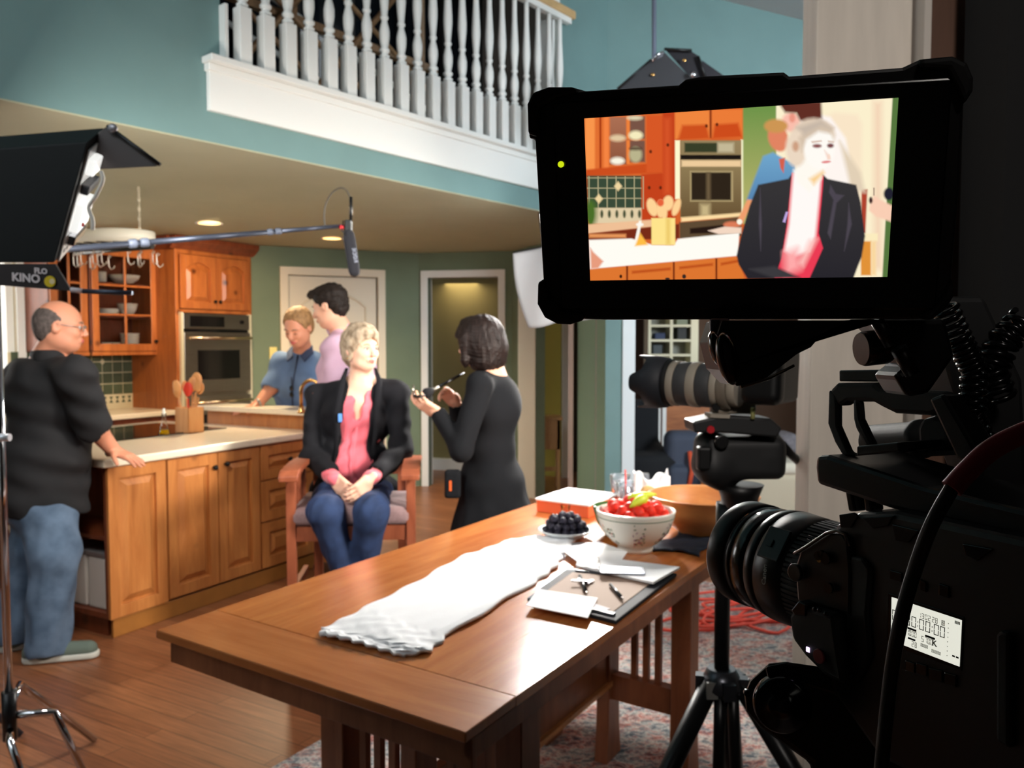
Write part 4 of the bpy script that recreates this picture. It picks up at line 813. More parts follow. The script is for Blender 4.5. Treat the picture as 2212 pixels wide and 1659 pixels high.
# green bowl, wooden bowl, navy cloth
gc_ = TP(1.62, .42); b = MB(); b.lathe([(.001, 0), (.04, 0), (.075, .05), (.092, .115), (.086, .117), (.07, .052), (.001, .012)], gc_, n=36); tag(b.build('green_bowl', M('dark_green_glaze', (66, 96, 52), .25)), 'dark green bowl half hidden behind the strawberry bowl', 'bowl')
wc = TP(1.83, .14); t = thing('salad_bowl', wc, 'large turned wooden salad bowl behind the strawberry bowl', 'bowl')
b = MB(); b.lathe([(.001, 0), (.09, 0), (.095, .012), (.15, .05), (.195, .105), (.212, .15), (.216, .152), (.212, .156), (.203, .148), (.185, .105), (.14, .058), (.08, .028), (.001, .024)], wc, n=56); b.build('bowl_body', wood('turned_acacia', (172, 106, 56), (206, 142, 84), .35, (2, 2, 6), scale=3), t)
def napk(u, v):
    return TP(1.47+.36*u+.03*math.sin(v*4), .03+.19*v+.02*math.sin(u*7), TZ+.006+.006*abs(math.sin(u*11+v*3))*abs(math.sin(v*9+1))), UP
tag(MB().sheet(napk, 36, 24, .005).build('navy_napkin', M('navy_cloth', (32, 38, 54), .9, bump=.2, scale=80)), 'crumpled navy cloth napkin under the wooden bowl at the table edge', 'napkin')
# paper plate pieces near the bowl
b = MB(); b.lathe([(.001, .001), (.05, .001), (.075, .010), (.078, .011), (.05, .004), (.001, .004)], TP(1.34, .42), n=30); tag(b.build('paper_plate', M('translucent_white_plastic', (224, 226, 230), .3, trans=.2)), 'small white plate in front of the strawberry bowl', 'plate')
# orange sided tray with white top
tc0 = (1.80, .52); t = thing('bakery_box', TP(1.95, .66), 'flat bakery box with a white lid and orange sides behind the grapes', 'box')
b = MB(); b.bx((1.82, .64, TZ+.001), (2.12, .90, TZ+.052), *FTB); b.build('box_body', M('orange_card', (224, 100, 56), .6), t, bevel=.003)
b = MB(); b.bx((1.815, .635, TZ+.052), (2.125, .905, TZ+.062), *FTB); b.build('lid', paper, t, bevel=.003)
for k, (s_, v_, h_, lb) in enumerate(((2.19, .66, .135, 'left one of the three clear plastic cups behind the bakery box'), (2.19, .55, .15, 'middle one of the three clear plastic cups'), (2.06, .57, .13, 'clear plastic cup closest to the white paper bag'))):
    b = MB(); P = TP(s_, v_, TZ+.001); b.lathe([(.001, 0), (.032, 0), (.047, h_), (.048, h_), (.033, .004), (.001, .003)] if k != 1 else [(.046, 0), (.032, h_), (.001, h_), (.001, h_-.002), (.03, h_-.003), (.0445, 0)], P, n=28); tag(b.build('plastic_cup' + ('' if not k else '.%03d' % k), M('cup_plastic', (240, 244, 250), .08, trans=.9, ior=1.25)), lb, 'cup', 'clear plastic cups')
b = MB(); q = TP(2.06, .57, TZ+.008); b.cyl(q, q+UP*.175+RV*.006, .0035, n=10); tag(b.build('drinking_straw', M('red_straw', (222, 60, 50), .4)), 'red drinking straw standing in a clear cup beside the paper bag', 'straw')
b = MB(); P = TP(1.72, .70); b.lathe([(.001, 0), (.02, 0), (.022, .004), (.004, .008), (.004, .03), (.016, .042), (.02, .07), (.019, .07), (.015, .043), (.001, .034)], P, n=24); tag(b.build('small_glass', clear), 'small clear stemmed glass left of the orange box', 'glass')
def bag(u, v):
    a = 2*math.pi*u; r = .066*(1-.05*v)*(1+.09*math.sin(5*a+v*4)+.04*math.sin(9*a)); return TP(2.06, .45)+np.array([math.cos(a)*r*1.2, math.sin(a)*r*.7, .002+(.165+.022*math.sin(2*a+1)+.010*math.sin(7*a))*v]), np.array([math.cos(a), math.sin(a), 0])
tag(MB().sheet(bag, 60, 14, .0015).build('paper_bag', paper), 'crumpled open white paper bag behind the strawberry bowl', 'bag')
b = MB(); b.ball(TP(1.97, .43, TZ+.11), (.035, .02, .03)); tag(b.build('bread_roll', M('toasted_bread', (196, 156, 100), .8, var=.15, scale=40)), 'small toasted bread roll leaning on the white paper bag', 'bread')
# scrap on the floor by the table
b = MB(); P = onz(562, 1494, .002); b.prism([P, P+RD*.10-RV*.02, P+RD*.09-RV*.13, P-RD*.01-RV*.10], UP*.002); tag(b.build('floor_paper', paper), 'small white paper lying on the wood floor beside the table', 'paper')
# coral extension cord heaped on the rug
def cordpath(c, seed, n=260):
    random.seed(seed); out = []; a = 0; r = .2
    for i in range(n):
        u = i/n; a = u*2*math.pi*7.3; out.append(c+np.array([(.36+.12*math.sin(u*29))*math.cos(a+math.sin(u*17)), (.22+.08*math.cos(u*23))*math.sin(a*1.07+.5), 0])+np.array([.12*math.sin(u*11), .08*math.cos(u*7), .02+.012*math.sin(u*61)+.008*(i % 7)/7]))
    return out
co = onz(1620, 1330, .012); tag(MB().tube(cordpath(co, 1), .008, 8).build('extension_cord', M('coral_cord', (236, 84, 66), .5)), 'tangled coral red extension cord heaped on the rug behind the tripod', 'cord')
# ================================================================ TALL ARM CHAIR
cho = np.array([-.795, 4.17, 0]); fd = nrm((.09, -.996, 0)); ld = np.array([-fd[1], fd[0], 0])   # ld points to the right of the picture
FC_ = (ld, -fd, UP, cho)
cw_ = wood('cherry_chair_wood', (128, 66, 42), (166, 92, 62), .4, (5, 5, .9), scale=2.5)
t = thing('tall_armchair', cho, 'tall mission style wooden armchair with a mauve seat under the seated woman', 'chair')
for x in (-.285, .285):
    for y in (-.225, .225):
        b = MB(); zt = .868 if y < 0 else 1.24; x_ = x if y < 0 else x*.78; b.bx((x_-.022, y-.022, 0), (x_+.022, y+.022, zt), *FC_); b.build('leg', cw_, t, bevel=.003)
    b = MB(); xs = 1 if x > 0 else -1
    n = 14; prof_ = [(-.31+.56*i/n, .868+.012*math.sin(math.pi*i/n)-(.02 if i == 0 else 0)) for i in range(n+1)]
    b.prism([cho+ld*(x-.045)-fd*a+UP*(z) for a, z in prof_]+[cho+ld*(x-.045)-fd*a+UP*(z+.028) for a, z in prof_[::-1]], ld*.09); b.build('armrest', cw_, t, bevel=.006)
    for k in range(5): b = MB(); y = -.15+.075*k; b.bx((x-.008, y-.01, .64), (x+.008, y+.01, .868), *FC_); b.build('side_slat', cw_, t)
    b = MB(); b.bx((x-.012, -.2, .28), (x+.012, .2, .32), *FC_); b.build('stretcher', cw_, t)
    b = MB(); b.bx((x-.012, -.2, .55), (x+.012, .2, .63), *FC_); b.build('seat_rail', cw_, t)
for q_ in ((-.27, -.237, .27, -.213), (-.22, .213, .22, .237)): b = MB(); b.bx((q_[0], q_[1], .55), (q_[2], q_[3], .62), *FC_); b.build('seat_rail', cw_, t)
b = MB(); b.bx((-.27, -.235, .24), (.27, -.205, .285), *FC_); b.build('footrest', cw_, t, bevel=.003)
b = MB(); b.bx((-.22, .21, 1.10), (.22, .235, 1.17), *FC_); b.bx((-.22, .21, .80), (.22, .235, .85), *FC_); b.build('back_rail', cw_, t, bevel=.003)
for k in range(6): b = MB(); b.bx((-.22+.08*k, .216, .85), (-.19+.08*k, .23, 1.10), *FC_); b.build('back_slat', cw_, t)
S = SDF(.008); S.rbox(cho+UP*.665-fd*.0, (.295, .25, .045), .035, ld, -fd, UP); S.ell(cho+UP*.695, (.25, .21, .03), ld, -fd, UP, k=.03); S.build('seat', M('mauve_upholstery', (146, 118, 118), .9, var=.1, scale=90, sheen=.3), t)
# ================================================================ PEOPLE
skin_w = M('fair_skin', (236, 186, 160), .5, sss=.15); skin_m = M('ruddy_skin', (214, 146, 116), .5, sss=.12); skin_h = M('light_skin', (226, 170, 142), .5, sss=.12)
eye_w = M('eye_white', (226, 222, 216), .2); iris = M('dark_iris', (50, 40, 34), .2); lipm = M('rose_lips', (196, 92, 90), .4); browm = M('brow_hair', (120, 96, 76), .8)
def head_frame(C, f, up=(0, 0, 1)):
    f = nrm(f); l = nrm(np.cross(up, f)); u = np.cross(f, l); C = np.array(C, float)
    return (lambda a, b, c: C+f*a+l*b+u*c), f, l, u
def add_head(S, C, f, up=(0, 0, 1), k=1.0, female=False, ears=True):
    H, f, l, u = head_frame(C, f, up); A = dict(X=f, Y=l, Z=u); K = k
    def e(a, b, c, r, kk=.02, op='+'): S.ell(H(a*K, b*K, c*K), [q*K for q in r], k=kk, op=op, **A)
    e(-.014, 0, .028, (.098, .077, .090)); e(.022, 0, -.025, (.068, .060, .085), .03); e(.045, 0, -.083, (.036, .034, .026) if female else (.040, .042, .030), .03)
    for s in (-1, 1):
        e(.056, .034*s, -.022, (.028, .024, .024), .02); e(.015, .047*s, -.062, (.035, .016, .025), .03)
        S.cap(H(.080*K, .012*s*K, .026*K), H(.070*K, .045*s*K, .024*K), .009*K, .008*K, k=.012)
        S.ell(H(.092*K, .031*s*K, .008*K), (.012*K, .016*K, .010*K), k=.010, op='-', **A); S.ell(H(.072*K, .031*s*K, .006*K), (.0135*K,)*3, k=.002, **A)
        e(.101, .009*s, -.029, (.009, .007, .006), .006)
        if ears: e(-.008, .078*s, -.002, (.020, .008, .031), .006); S.ell(H(-.004*K, .086*s*K, .002*K), (.011*K, .006*K, .019*K), k=.004, op='-', **A)
    S.cap(H(.086*K, 0, .018*K), H(.108*K, 0, -.020*K), .008*K, .0115*K, k=.012)
    S.cap(H(.086*K, -.017*K, -.054*K), H(.086*K, .017*K, -.054*K), .009*K, k=.010); e(.093, 0, -.054, (.008, .02, .009), .008)
    S.cap(H(.093*K, -.018*K, -.0545*K), H(.093*K, .018*K, -.0545*K), .0025*K, k=.002, op='-')
    return H
def face_parts(P, H, f, l, u, k=1.0, female=False, brow=browm, down=False):
    for s in (-1, 1):
        if down: b = MB(); b.tube([H(.0865*k, .019*s*k, .003*k), H(.0885*k, .031*s*k, .0005*k), H(.082*k, .043*s*k, .003*k)], .0016*k, 6); b.build('eyelash', iris, P); b = MB(); b.tube([H(.0895*k, .014*s*k, .026*k), H(.0885*k, .030*s*k, .032*k), H(.078*k, .048*s*k, .026*k)], [.003*k, .0036*k, .002*k], 7); b.build('eyebrow', brow, P); continue
        b = MB(); c = H(.0775*k, .031*s*k, .006*k); b.ball(c, .0105*k, 12); e = b.build('eye', eye_w, P); b = MB(); b.ball(c+nrm(f)*.0068*k, .0056*k, 10); b.build('iris', iris, e)
        b = MB(); b.tube([H(.0895*k, .014*s*k, .026*k), H(.0885*k, .030*s*k, .032*k), H(.078*k, .048*s*k, .026*k)], [.003*k, .0036*k, .002*k], 7); b.build('eyebrow', brow, P)
        if female: b = MB(); b.tube([H(.0855*k, .019*s*k, .011*k), H(.0872*k, .031*s*k, .0165*k), H(.080*k, .045*s*k, .010*k)], .0018*k, 6); b.build('eyelash', iris, P)
    b = MB(); b.tube([H(.094*k, -.021*k, -.054*k), H(.0985*k, -.008*k, -.0505*k), H(.0995*k, 0, -.0515*k), H(.0985*k, .008*k, -.0505*k), H(.094*k, .021*k, -.054*k)], [.0015*k, .004*k, .0038*k, .004*k, .0015*k], 8)
    b.tube([H(.094*k, -.020*k, -.056*k), H(.0985*k, 0, -.0605*k), H(.094*k, .020*k, -.056*k)], [.0015*k, .0052*k, .0015*k], 8); b.build('lips', lipm, P)
def add_hand(S, W, d, pn, side, curl=.5, spread=.12, k=1.0, thumb=(.65, .7, .25), curls=None):
    """hand at wrist W, pointing d, palm facing pn; side=+1/-1 picks the thumb side"""
    d = nrm(d); pn = nrm(np.array(pn)-d*(np.array(pn)@d)); s = np.cross(d, pn)*side; W = np.array(W, float)
    S.rbox(W+d*.052*k, (.046*k, .039*k, .0135*k), .012*k, d, s, pn, k=.012); S.cap(W-d*.02*k, W+d*.02*k, .023*k, .024*k, k=.015)
    for i, (off, L) in enumerate(((.030, .074), (.010, .082), (-.011, .076), (-.031, .060))):
        B = W+d*(.090-(0 if i < 3 else .008))*k+s*off*k; a = 0; q = nrm(d+s*spread*(1.4-i)*.6); r = (.0092 if i < 3 else .0082)*k; c = (curls[i] if curls else curl)
        for j, f_ in enumerate((.46, .30, .24)):
            a += c*(.7 if j == 0 else 1.0); v = q*math.cos(a)+pn*math.sin(a); E = B+v*L*f_*k; S.cap(B, E, r, r*.9, k=.004); B = E; r *= .9
    t0 = W+d*.028*k+s*.030*k; v = nrm(s*thumb[0]+d*thumb[1]+pn*thumb[2]); t1 = t0+v*.040*k; v2 = nrm(v+d*.5+pn*.25); t2 = t1+v2*.030*k; t3 = t2+nrm(v2+d*.3+pn*.2)*.024*k
    S.cap(t0, t1, .014*k, .0115*k, k=.012); S.cap(t1, t2, .0112*k, .0102*k, k=.004); S.cap(t2, t3, .0102*k, .0088*k, k=.004)
def wrinkle(sc, amp, seed=0):
    rs = np.random.RandomState(seed); A = rs.randn(6, 3); A /= np.linalg.norm(A, axis=1)[:, None]; ph = rs.rand(6)*6.28
    return lambda P: amp*sum(np.sin(P@(A[i]*sc*(1+.35*i))+ph[i]+1.3*np.sin(P@(A[(i+2) % 6]*sc*.5))) for i in range(6))/2.2
# ---------------------------------------------------------------- seated woman
f_ = nrm((.17, -.985, 0)); l_ = np.array([-f_[1], f_[0], 0]); P0 = np.array([-.86, 4.38, .70])
WP = lambda px, py, d: at(px, py, d)
neck = WP(780, 818, 4.36); sh = [WP(690, 852, 4.42), WP(857, 846, 4.38)]; el = [WP(674, 985, 4.33), WP(867, 972, 4.31)]; wr = [WP(722, 1034, 4.06), WP(800, 1033, 4.04)]
hp = [WP(720, 1068, 4.44), WP(808, 1066, 4.42)]; kn = [WP(704, 1108, 3.90), WP(802, 1108, 3.88)]; an = [np.array([kn[0][0]+.075, 3.97, .36]), np.array([kn[1][0]-.06, 3.97, .36])]
pel = (hp[0]+hp[1])/2; chest = WP(772, 905, 4.38); belly = WP(762, 990, 4.38); HC = WP(781, 756, 4.33)
w = thing('person', (P0[0], P0[1], 0), 'seated woman with short blond hair, black blazer, pink blouse and jeans in the tall chair', 'person')
hf = nrm((.74, -.67, -.02))
S = SDF(.005); H = add_head(S, HC, hf, (0.03, 0, 1), .99, True)
S.cap(HC-UP*.045-hf*.02, neck, .046, .050, k=.03); S.cap(neck+UP*.0, chest+UP*.12, .055, .10, k=.05)
S.ell(chest+UP*.02, (.155, .10, .16), X=l_, Y=f_, k=.05); S.ell(belly, (.145, .105, .13), X=l_, Y=f_, k=.05); S.ell(pel, (.17, .13, .11), X=l_, Y=f_, k=.05)
for i in (0, 1):
    S.cap(neck-UP*.04, sh[i], .05, .055, k=.04); S.chain([sh[i], el[i], wr[i]], [.05, .04, .027], k=.03)
    S.chain([hp[i], kn[i], an[i]], [.09, .062, .042], k=.03); ft = an[i]-UP*.05; S.cap(ft, ft+f_*.14-UP*.015, .035, .028, k=.02)
hd = nrm(WP(760, 1068, 3.98)-wr[0]); add_hand(S, wr[0], hd, nrm(-f_*.2+l_*.8-UP*.3), -1, .38, .02, .98, thumb=(.4, .9, .1)); hd2 = nrm(WP(757, 1072, 3.955)-wr[1]); add_hand(S, wr[1]+f_*.03, hd2, nrm(-l_*.75+UP*-.3-f_*.3), 1, .42, .02, .98, thumb=(.4, .9, .1))
S.build('body', skin_w, w); _, fF, lF, uF = head_frame(HC, hf, (0.03, 0, 1)); face_parts(w, H, fF, lF, uF, .99, True, M('blond_brow', (170, 140, 108), .8))
# hair: short swept crop
hairb = M('ash_blond_hair', (150, 128, 104), .7, var=.3, scale=10, bump=.3, stretch=(4, 4, 1.0), rgb2=(190, 170, 146), spec=.2)
S = SDF(.0045); A = dict(X=fF, Y=lF, Z=uF)
S.ell(H(-.020, 0, .045), (.112, .092, .094), **A); S.ell(H(-.045, 0, .0), (.085, .084, .095), k=.02, **A); S.ell(H(.045, -.01, .088), (.062, .066, .036), k=.02, **A); S.ell(H(-.01, .0, .115), (.075, .06, .032), k=.02, **A)
S.cap(H(.02, .075, .03), H(.012, .083, -.045), .020, .010, k=.012); S.cap(H(.02, -.075, .03), H(.012, -.083, -.045), .020, .010, k=.012); S.cap(H(-.06, 0, -.05), H(-.05, 0, -.09), .055, .03, k=.02)
S.ell(H(.085, 0, -.035), (.072, .078, .098), k=.012, op='-', **A); S.ell(H(.03, .095, -.02), (.026, .02, .04), k=.01, op='-', **A); S.ell(H(.03, -.095, -.02), (.026, .02, .04), k=.01, op='-', **A)
S.build('hair', hairb, w, disp=wrinkle(90, .0014, 1))
b = MB(); b.ball(H(.0, .088, -.045), .006); b.build('earring', brass, w); b = MB(); b.ball(H(.0, -.088, -.045), .006); b.build('earring', brass, w)
# blouse
pinkm = M('coral_pink_blouse', (236, 108, 122), .7, sheen=.3, var=.04, scale=10)
S = SDF(.006); S.ell(chest+UP*.02+f_*.012, (.165, .112, .17), X=l_, Y=f_, k=.05); S.ell(belly+f_*.012, (.158, .122, .14), X=l_, Y=f_, k=.06); S.ell(pel+UP*.015+f_*.01, (.185, .145, .10), X=l_, Y=f_, k=.06)
for i in (0, 1): S.cap(neck-UP*.045, sh[i]*.7+neck*.3-UP*.03, .05, .04, k=.04); S.cap(wr[i]-nrm(wr[i]-el[i])*.055, wr[i]-nrm(wr[i]-el[i])*.002, .038, .040, k=.0)
S.cap(pel+UP*.06+f_*.11-l_*.10, pel+UP*.045+f_*.24-l_*.13, .045, .02, k=.04); S.cap(pel+UP*.06+f_*.11+l_*.10, pel+UP*.045+f_*.24+l_*.12, .045, .02, k=.04)
vt = neck+f_*.10+UP*.045; vb = chest+f_*.14-UP*.015
S.cap(neck+UP*.05, neck+UP*.02+f_*.02, .064, .066, k=.006, op='-'); S.cap(vt, vb, .052, .012, k=.004, op='-'); S.cap(neck+f_*.06-UP*.01, chest+f_*.115+UP*.02, .045, .018, k=.004, op='-')
bl = S.build('blouse', pinkm, w, disp=wrinkle(34, .005, 2))
b = MB(); P1 = chest+f_*.135-UP*.03; b.tube([P1, belly+f_*.15, belly+f_*.145-UP*.1], .0035, 6); b.build('placket', pinkm, bl)
# blazer
blk = M('black_blazer', (25, 25, 29), .9, spec=.25, bump=.1, scale=120)
S = SDF(.006); S.ell(chest+UP*.02, (.195, .135, .175), X=l_, Y=f_, k=.05); S.ell(belly-UP*.01, (.188, .145, .15), X=l_, Y=f_, k=.06); S.ell(pel+UP*.03-f_*.02, (.225, .145, .12), X=l_, Y=f_, k=.06)
for i in (0, 1):
    sg = (-1, 1)[i]; S.cap(neck-UP*.035, sh[i]-UP*.01, .056, .062, k=.04); S.ell(sh[i]-UP*.008, (.064, .064, .058), X=l_, Y=f_, k=.03)
    a_ = wr[i]-nrm(wr[i]-el[i])*.045; S.chain([sh[i]-UP*.01, el[i], a_], [.066, .060, .048], k=.025); S.cap(pel+l_*sg*.17-f_*.02, pel+l_*sg*.215-UP*.10-f_*.03, .065, .05, k=.04)
    S.cap(a_+nrm(wr[i]-el[i])*.01, wr[i]+nrm(wr[i]-el[i])*.04, .042, .045, k=.002, op='-')
S.cap(neck+UP*.10, neck+f_*.03-UP*.0, .070, .078, k=.006, op='-')
# front opening, wider at the waist
for (a, c, r0, r1) in ((neck+f_*.14+UP*.0, chest+f_*.17+UP*.02, .078, .080), (chest+f_*.17+UP*.02, belly+f_*.185, .080, .092), (belly+f_*.185, pel+f_*.20+UP*.02, .092, .115)): S.cap(a, c, r0, r1, k=.004, op='-')
S.cap(neck+f_*.075-UP*.01, chest+f_*.125+UP*.03, .066, .072, k=.004, op='-'); S.cap(chest+f_*.125+UP*.03, belly+f_*.14, .072, .084, k=.004, op='-'); S.cap(belly+f_*.14, pel+f_*.17, .084, .105, k=.004, op='-')
bz = S.build('blazer', blk, w, disp=wrinkle(26, .005, 5))
for sg in (-1, 1):
    b = MB(); n0 = neck+l_*.070*sg+UP*.045-f_*.0; path = [(n0+UP*.012, .012), (neck+l_*.086*sg+f_*.07-UP*.01, .024), (chest+l_*.094*sg+f_*.124+UP*.05, .030), (chest+l_*.090*sg+f_*.138-UP*.04, .022), (belly+l_*.094*sg+f_*.136+UP*.0, .006)]
    vs = []
    for q, hw_ in path: vs += [q-l_*sg*hw_*.35+f_*.004, q+l_*sg*hw_+f_*(.004-hw_*.18), q+l_*sg*hw_-f_*.01, q-l_*sg*hw_*.35-f_*.006]
    fs = [(i*4+j, i*4+(j+1) % 4, (i+1)*4+(j+1) % 4, (i+1)*4+j) for i in range(4) for j in range(4)]+[(3, 2, 1, 0), (16, 17, 18, 19)]; b.add(vs, fs, 0, True); lp = b.build('lapel', blk, bz)
b = MB(); mp_ = chest+f_*.145-l_*.085+UP*.02; b.bx((-.010, -.004, -.022), (.010, .004, .022), l_, f_, UP, mp_); b.build('clip_microphone', M('blue_mic_clip', (96, 150, 226), .4), bz, bevel=.003)
# jeans and shoes
jean = M('indigo_denim', (38, 56, 92), .85, var=.22, scale=16, bump=.1)
S = SDF(.006); S.ell(pel-UP*.02, (.185, .14, .10), X=l_, Y=f_, k=.05)
for i in (0, 1): S.chain([hp[i]-UP*.005, kn[i], an[i]+UP*.02], [.105, .083, .060], k=.03); S.cap(an[i]+UP*.0, an[i]-UP*.08, .05, .055, k=.003, op='-')
S.build('jeans', jean, w, disp=wrinkle(40, .003, 7))
for i in (0, 1): S = SDF(.006); ft = an[i]-UP*.055; S.cap(ft-f_*.03, ft+f_*.15-UP*.012, .043, .036, k=.02); S.cap(ft-UP*.01, ft+UP*.05, .046, .044, k=.02); S.build('shoe', M('black_boot', (26, 24, 24), .4), w)
# ---------------------------------------------------------------- make-up artist, seen from behind
w = thing('person.001', (-.12, 4.15, 0), 'standing woman with a dark bob, long black tunic and raised make-up brush', 'person')
af = nrm((-.93, .36, 0)); al = np.cross(UP, af)          # her left
HC = WP(1036, 742, 4.17); hf = nrm((-.92, .35, -.16)); neck = WP(1062, 803, 4.17)
sh = [WP(1036, 832, 3.98), WP(1076, 832, 4.33)]          # 0 = her left arm, nearer the camera
el = [WP(998, 972, 3.92), WP(1000, 935, 4.42)]; wr = [WP(946, 893, 4.02), WP(985, 872, 4.28)]
chest = WP(1070, 885, 4.17); waist = WP(1058, 965, 4.19); pel = WP(1062, 1045, 4.20); hp = [pel-af*-.0+np.cross(UP, af)*-.09-UP*.03, pel+np.cross(UP, af)*.09-UP*.03]
S = SDF(.005); H = add_head(S, HC, hf, (0, 0, 1), 1.0, True)
S.cap(HC-UP*.05-hf*.02, neck, .05, .054, k=.03); S.cap(neck, chest+UP*.1, .055, .09, k=.05); S.ell(chest, (.10, .155, .15), X=af, Y=al, k=.05); S.ell(waist, (.10, .13, .12), X=af, Y=al, k=.05); S.ell(pel, (.12, .16, .12), X=af, Y=al, k=.05)
for i in (0, 1):
    S.cap(neck-UP*.03, sh[i], .05, .05, k=.04); S.chain([sh[i], el[i], wr[i]], [.048, .038, .026], k=.03); hj = pel+al*(.08 if i else -.08)-UP*.04; S.chain([hj, hj-UP*.42+af*.03, np.array([hj[0], hj[1], .09])], [.085, .055, .04], k=.03); q = np.array([hj[0], hj[1], .04]); S.cap(q, q+af*.15, .035, .028, k=.02)
hdL = nrm(WP(905, 868, 3.98)-wr[0]); add_hand(S, wr[0], hdL, nrm(UP*.75+af*.1+al*-.0+np.array([0, .5, 0])), 1, .40, .05, .98, thumb=(.35, .8, .5)); hdR = nrm(WP(952, 838, 4.2)-wr[1]); add_hand(S, wr[1], hdR, nrm(-UP*.35+np.array([-.2, -.9, 0])), 1, .55, .05, .98, thumb=(.5, .8, .5), curls=[.3, .5, .7, .8])
S.build('body', skin_h, w); _, fF, lF, uF = head_frame(HC, hf); face_parts(w, H, fF, lF, uF, 1.0, True)
hairk = M('dark_brown_hair', (30, 20, 17), .55, var=.45, scale=10, bump=.5, stretch=(10, 10, .7), spec=.25)
S = SDF(.0045); A = dict(X=fF, Y=lF, Z=uF)
S.ell(H(-.018, 0, .045), (.118, .105, .10), **A); S.ell(H(-.035, 0, -.03), (.110, .112, .10), k=.03, **A); S.ell(H(-.03, 0, -.10), (.085, .105, .06), k=.03, **A)
for s in (-1, 1): S.cap(H(.04, .085*s, .03), H(.055, .092*s, -.075), .032, .018, k=.03); S.cap(H(.055, .092*s, -.075), H(.060, .085*s, -.105), .018, .008, k=.02)
S.cap(H(.05, 0, .09), H(.09, .03, .055), .05, .025, k=.03); S.ell(H(.10, 0, -.04), (.075, .070, .10), k=.012, op='-', **A); S.rbox(H(-.03, 0, -.215), (.15, .15, .06), .02, fF, lF, uF, k=.02, op='-')
S.build('hair', hairk, w, disp=wrinkle(150, .0018, 3))
blt = M('black_jersey', (22, 23, 26), .95, spec=.2)
S = SDF(.007); S.ell(chest+UP*.02, (.125, .18, .17), X=af, Y=al, k=.05); S.ell(waist, (.128, .155, .14), X=af, Y=al, k=.07); S.ell(pel+UP*.02, (.155, .195, .13), X=af, Y=al, k=.07)
hemz = .62
for i, (a0_, r_) in enumerate(zip(np.linspace(0, 2*math.pi, 11)[:-1], [.16, .2, .17, .22, .2, .24, .18, .2, .17, .19])): S.cap(pel+UP*.05+(af*math.cos(a0_)*.05+al*math.sin(a0_)*.08), pel-UP*.24+(af*math.cos(a0_)*(.16 if math.cos(a0_) > 0 else .21)+al*math.sin(a0_)*.18)*1.0, .07, .055, k=.05)
S.cap(pel, pel-UP*.26, .13, .17, k=.05)
for i in (0, 1): S.cap(neck-UP*.035, sh[i], .052, .062, k=.04); a_ = wr[i]-nrm(wr[i]-el[i])*.015; S.chain([sh[i], el[i], a_], [.064, .055, .040], k=.025); S.cap(a_+nrm(wr[i]-el[i])*.01, wr[i]+nrm(wr[i]-el[i])*.05, .036, .04, k=.002, op='-')
S.cap(neck+UP*.09, neck+UP*.015, .062, .062, k=.006, op='-'); S.rbox(pel-UP*.42, (.5, .5, .12), .01, k=.005, op='-')
S.build('tunic', blt, w, disp=wrinkle(16, .003, 11))
S = SDF(.007)
for i in (0, 1): hj = pel+al*(.08 if i else -.08)-UP*.04; S.chain([hj, hj-UP*.42+af*.03, np.array([hj[0], hj[1], .10])], [.10, .075, .06], k=.02)
S.build('trousers', M('black_trousers', (22, 22, 25), .85), w)
for i in (0, 1): hj = pel+al*(.08 if i else -.08); S = SDF(.006); q = np.array([hj[0], hj[1], .045]); S.cap(q-af*.04, q+af*.17-UP*.012, .045, .034, k=.02); S.cap(q, q+UP*.06, .046, .04, k=.02); S.build('shoe', M('black_boot', (26, 24, 24), .4), w)
# hip pouch
t = thing('brush_pouch', WP(975, 1040, 4.1), 'small black pouch hanging at the hip of the woman with the dark bob', 'pouch'); S = SDF(.006); S.rbox(WP(978, 1045, 4.06), (.04, .03, .07), .015); S.build('pouch_body', blt, t); b = MB(); b.bx((-.006, -.034, -.03), (.006, -.028, .02), O=WP(974, 1045, 4.06)); b.build('orange_tag', M('orange_tag', (222, 96, 40), .5), t)
# brush and compact
t = thing('makeup_brush', WP(944, 838, 4.15), 'large black make-up brush with a silver ferrule in her raised hand', 'brush'); a = WP(1003, 805, 4.28); c = WP(938, 841, 4.12); dd = nrm(c-a)
b = MB(); b.tube([a, a+dd*.05, c-dd*.03], [.004, .008, .0075], 12); b.build('handle', M('black_lacquer', (12, 12, 14), .2), t); b = MB(); b.cyl(c-dd*.03, c+dd*.01, .009, .012); b.build('ferrule', steel, t)
b = MB(); b.lathe([(.012, 0), (.024, .025), (.028, .045), (.022, .06), (.001, .066)], c+dd*.01, dd, 20); b.build('bristles', M('black_bristle', (18, 18, 22), .9), t)
t = thing('powder_compact', WP(903, 855, 3.97), 'small open black powder compact held in her left hand', 'compact'); q = WP(905, 857, 3.98); b = MB(); b.cyl(q, q+UP*.010, .03, n=24); b.build('compact_base', M('black_lacquer', (12, 12, 14), .2), t); b = MB(); e = nrm((-.25, -.1, .95)); b.cyl(q+np.array([-.028, 0, .03]), q+np.array([-.028, 0, .03])+np.array([.005, 0, 0]), .028, n=24); b.build('mirror_lid', steel, t)
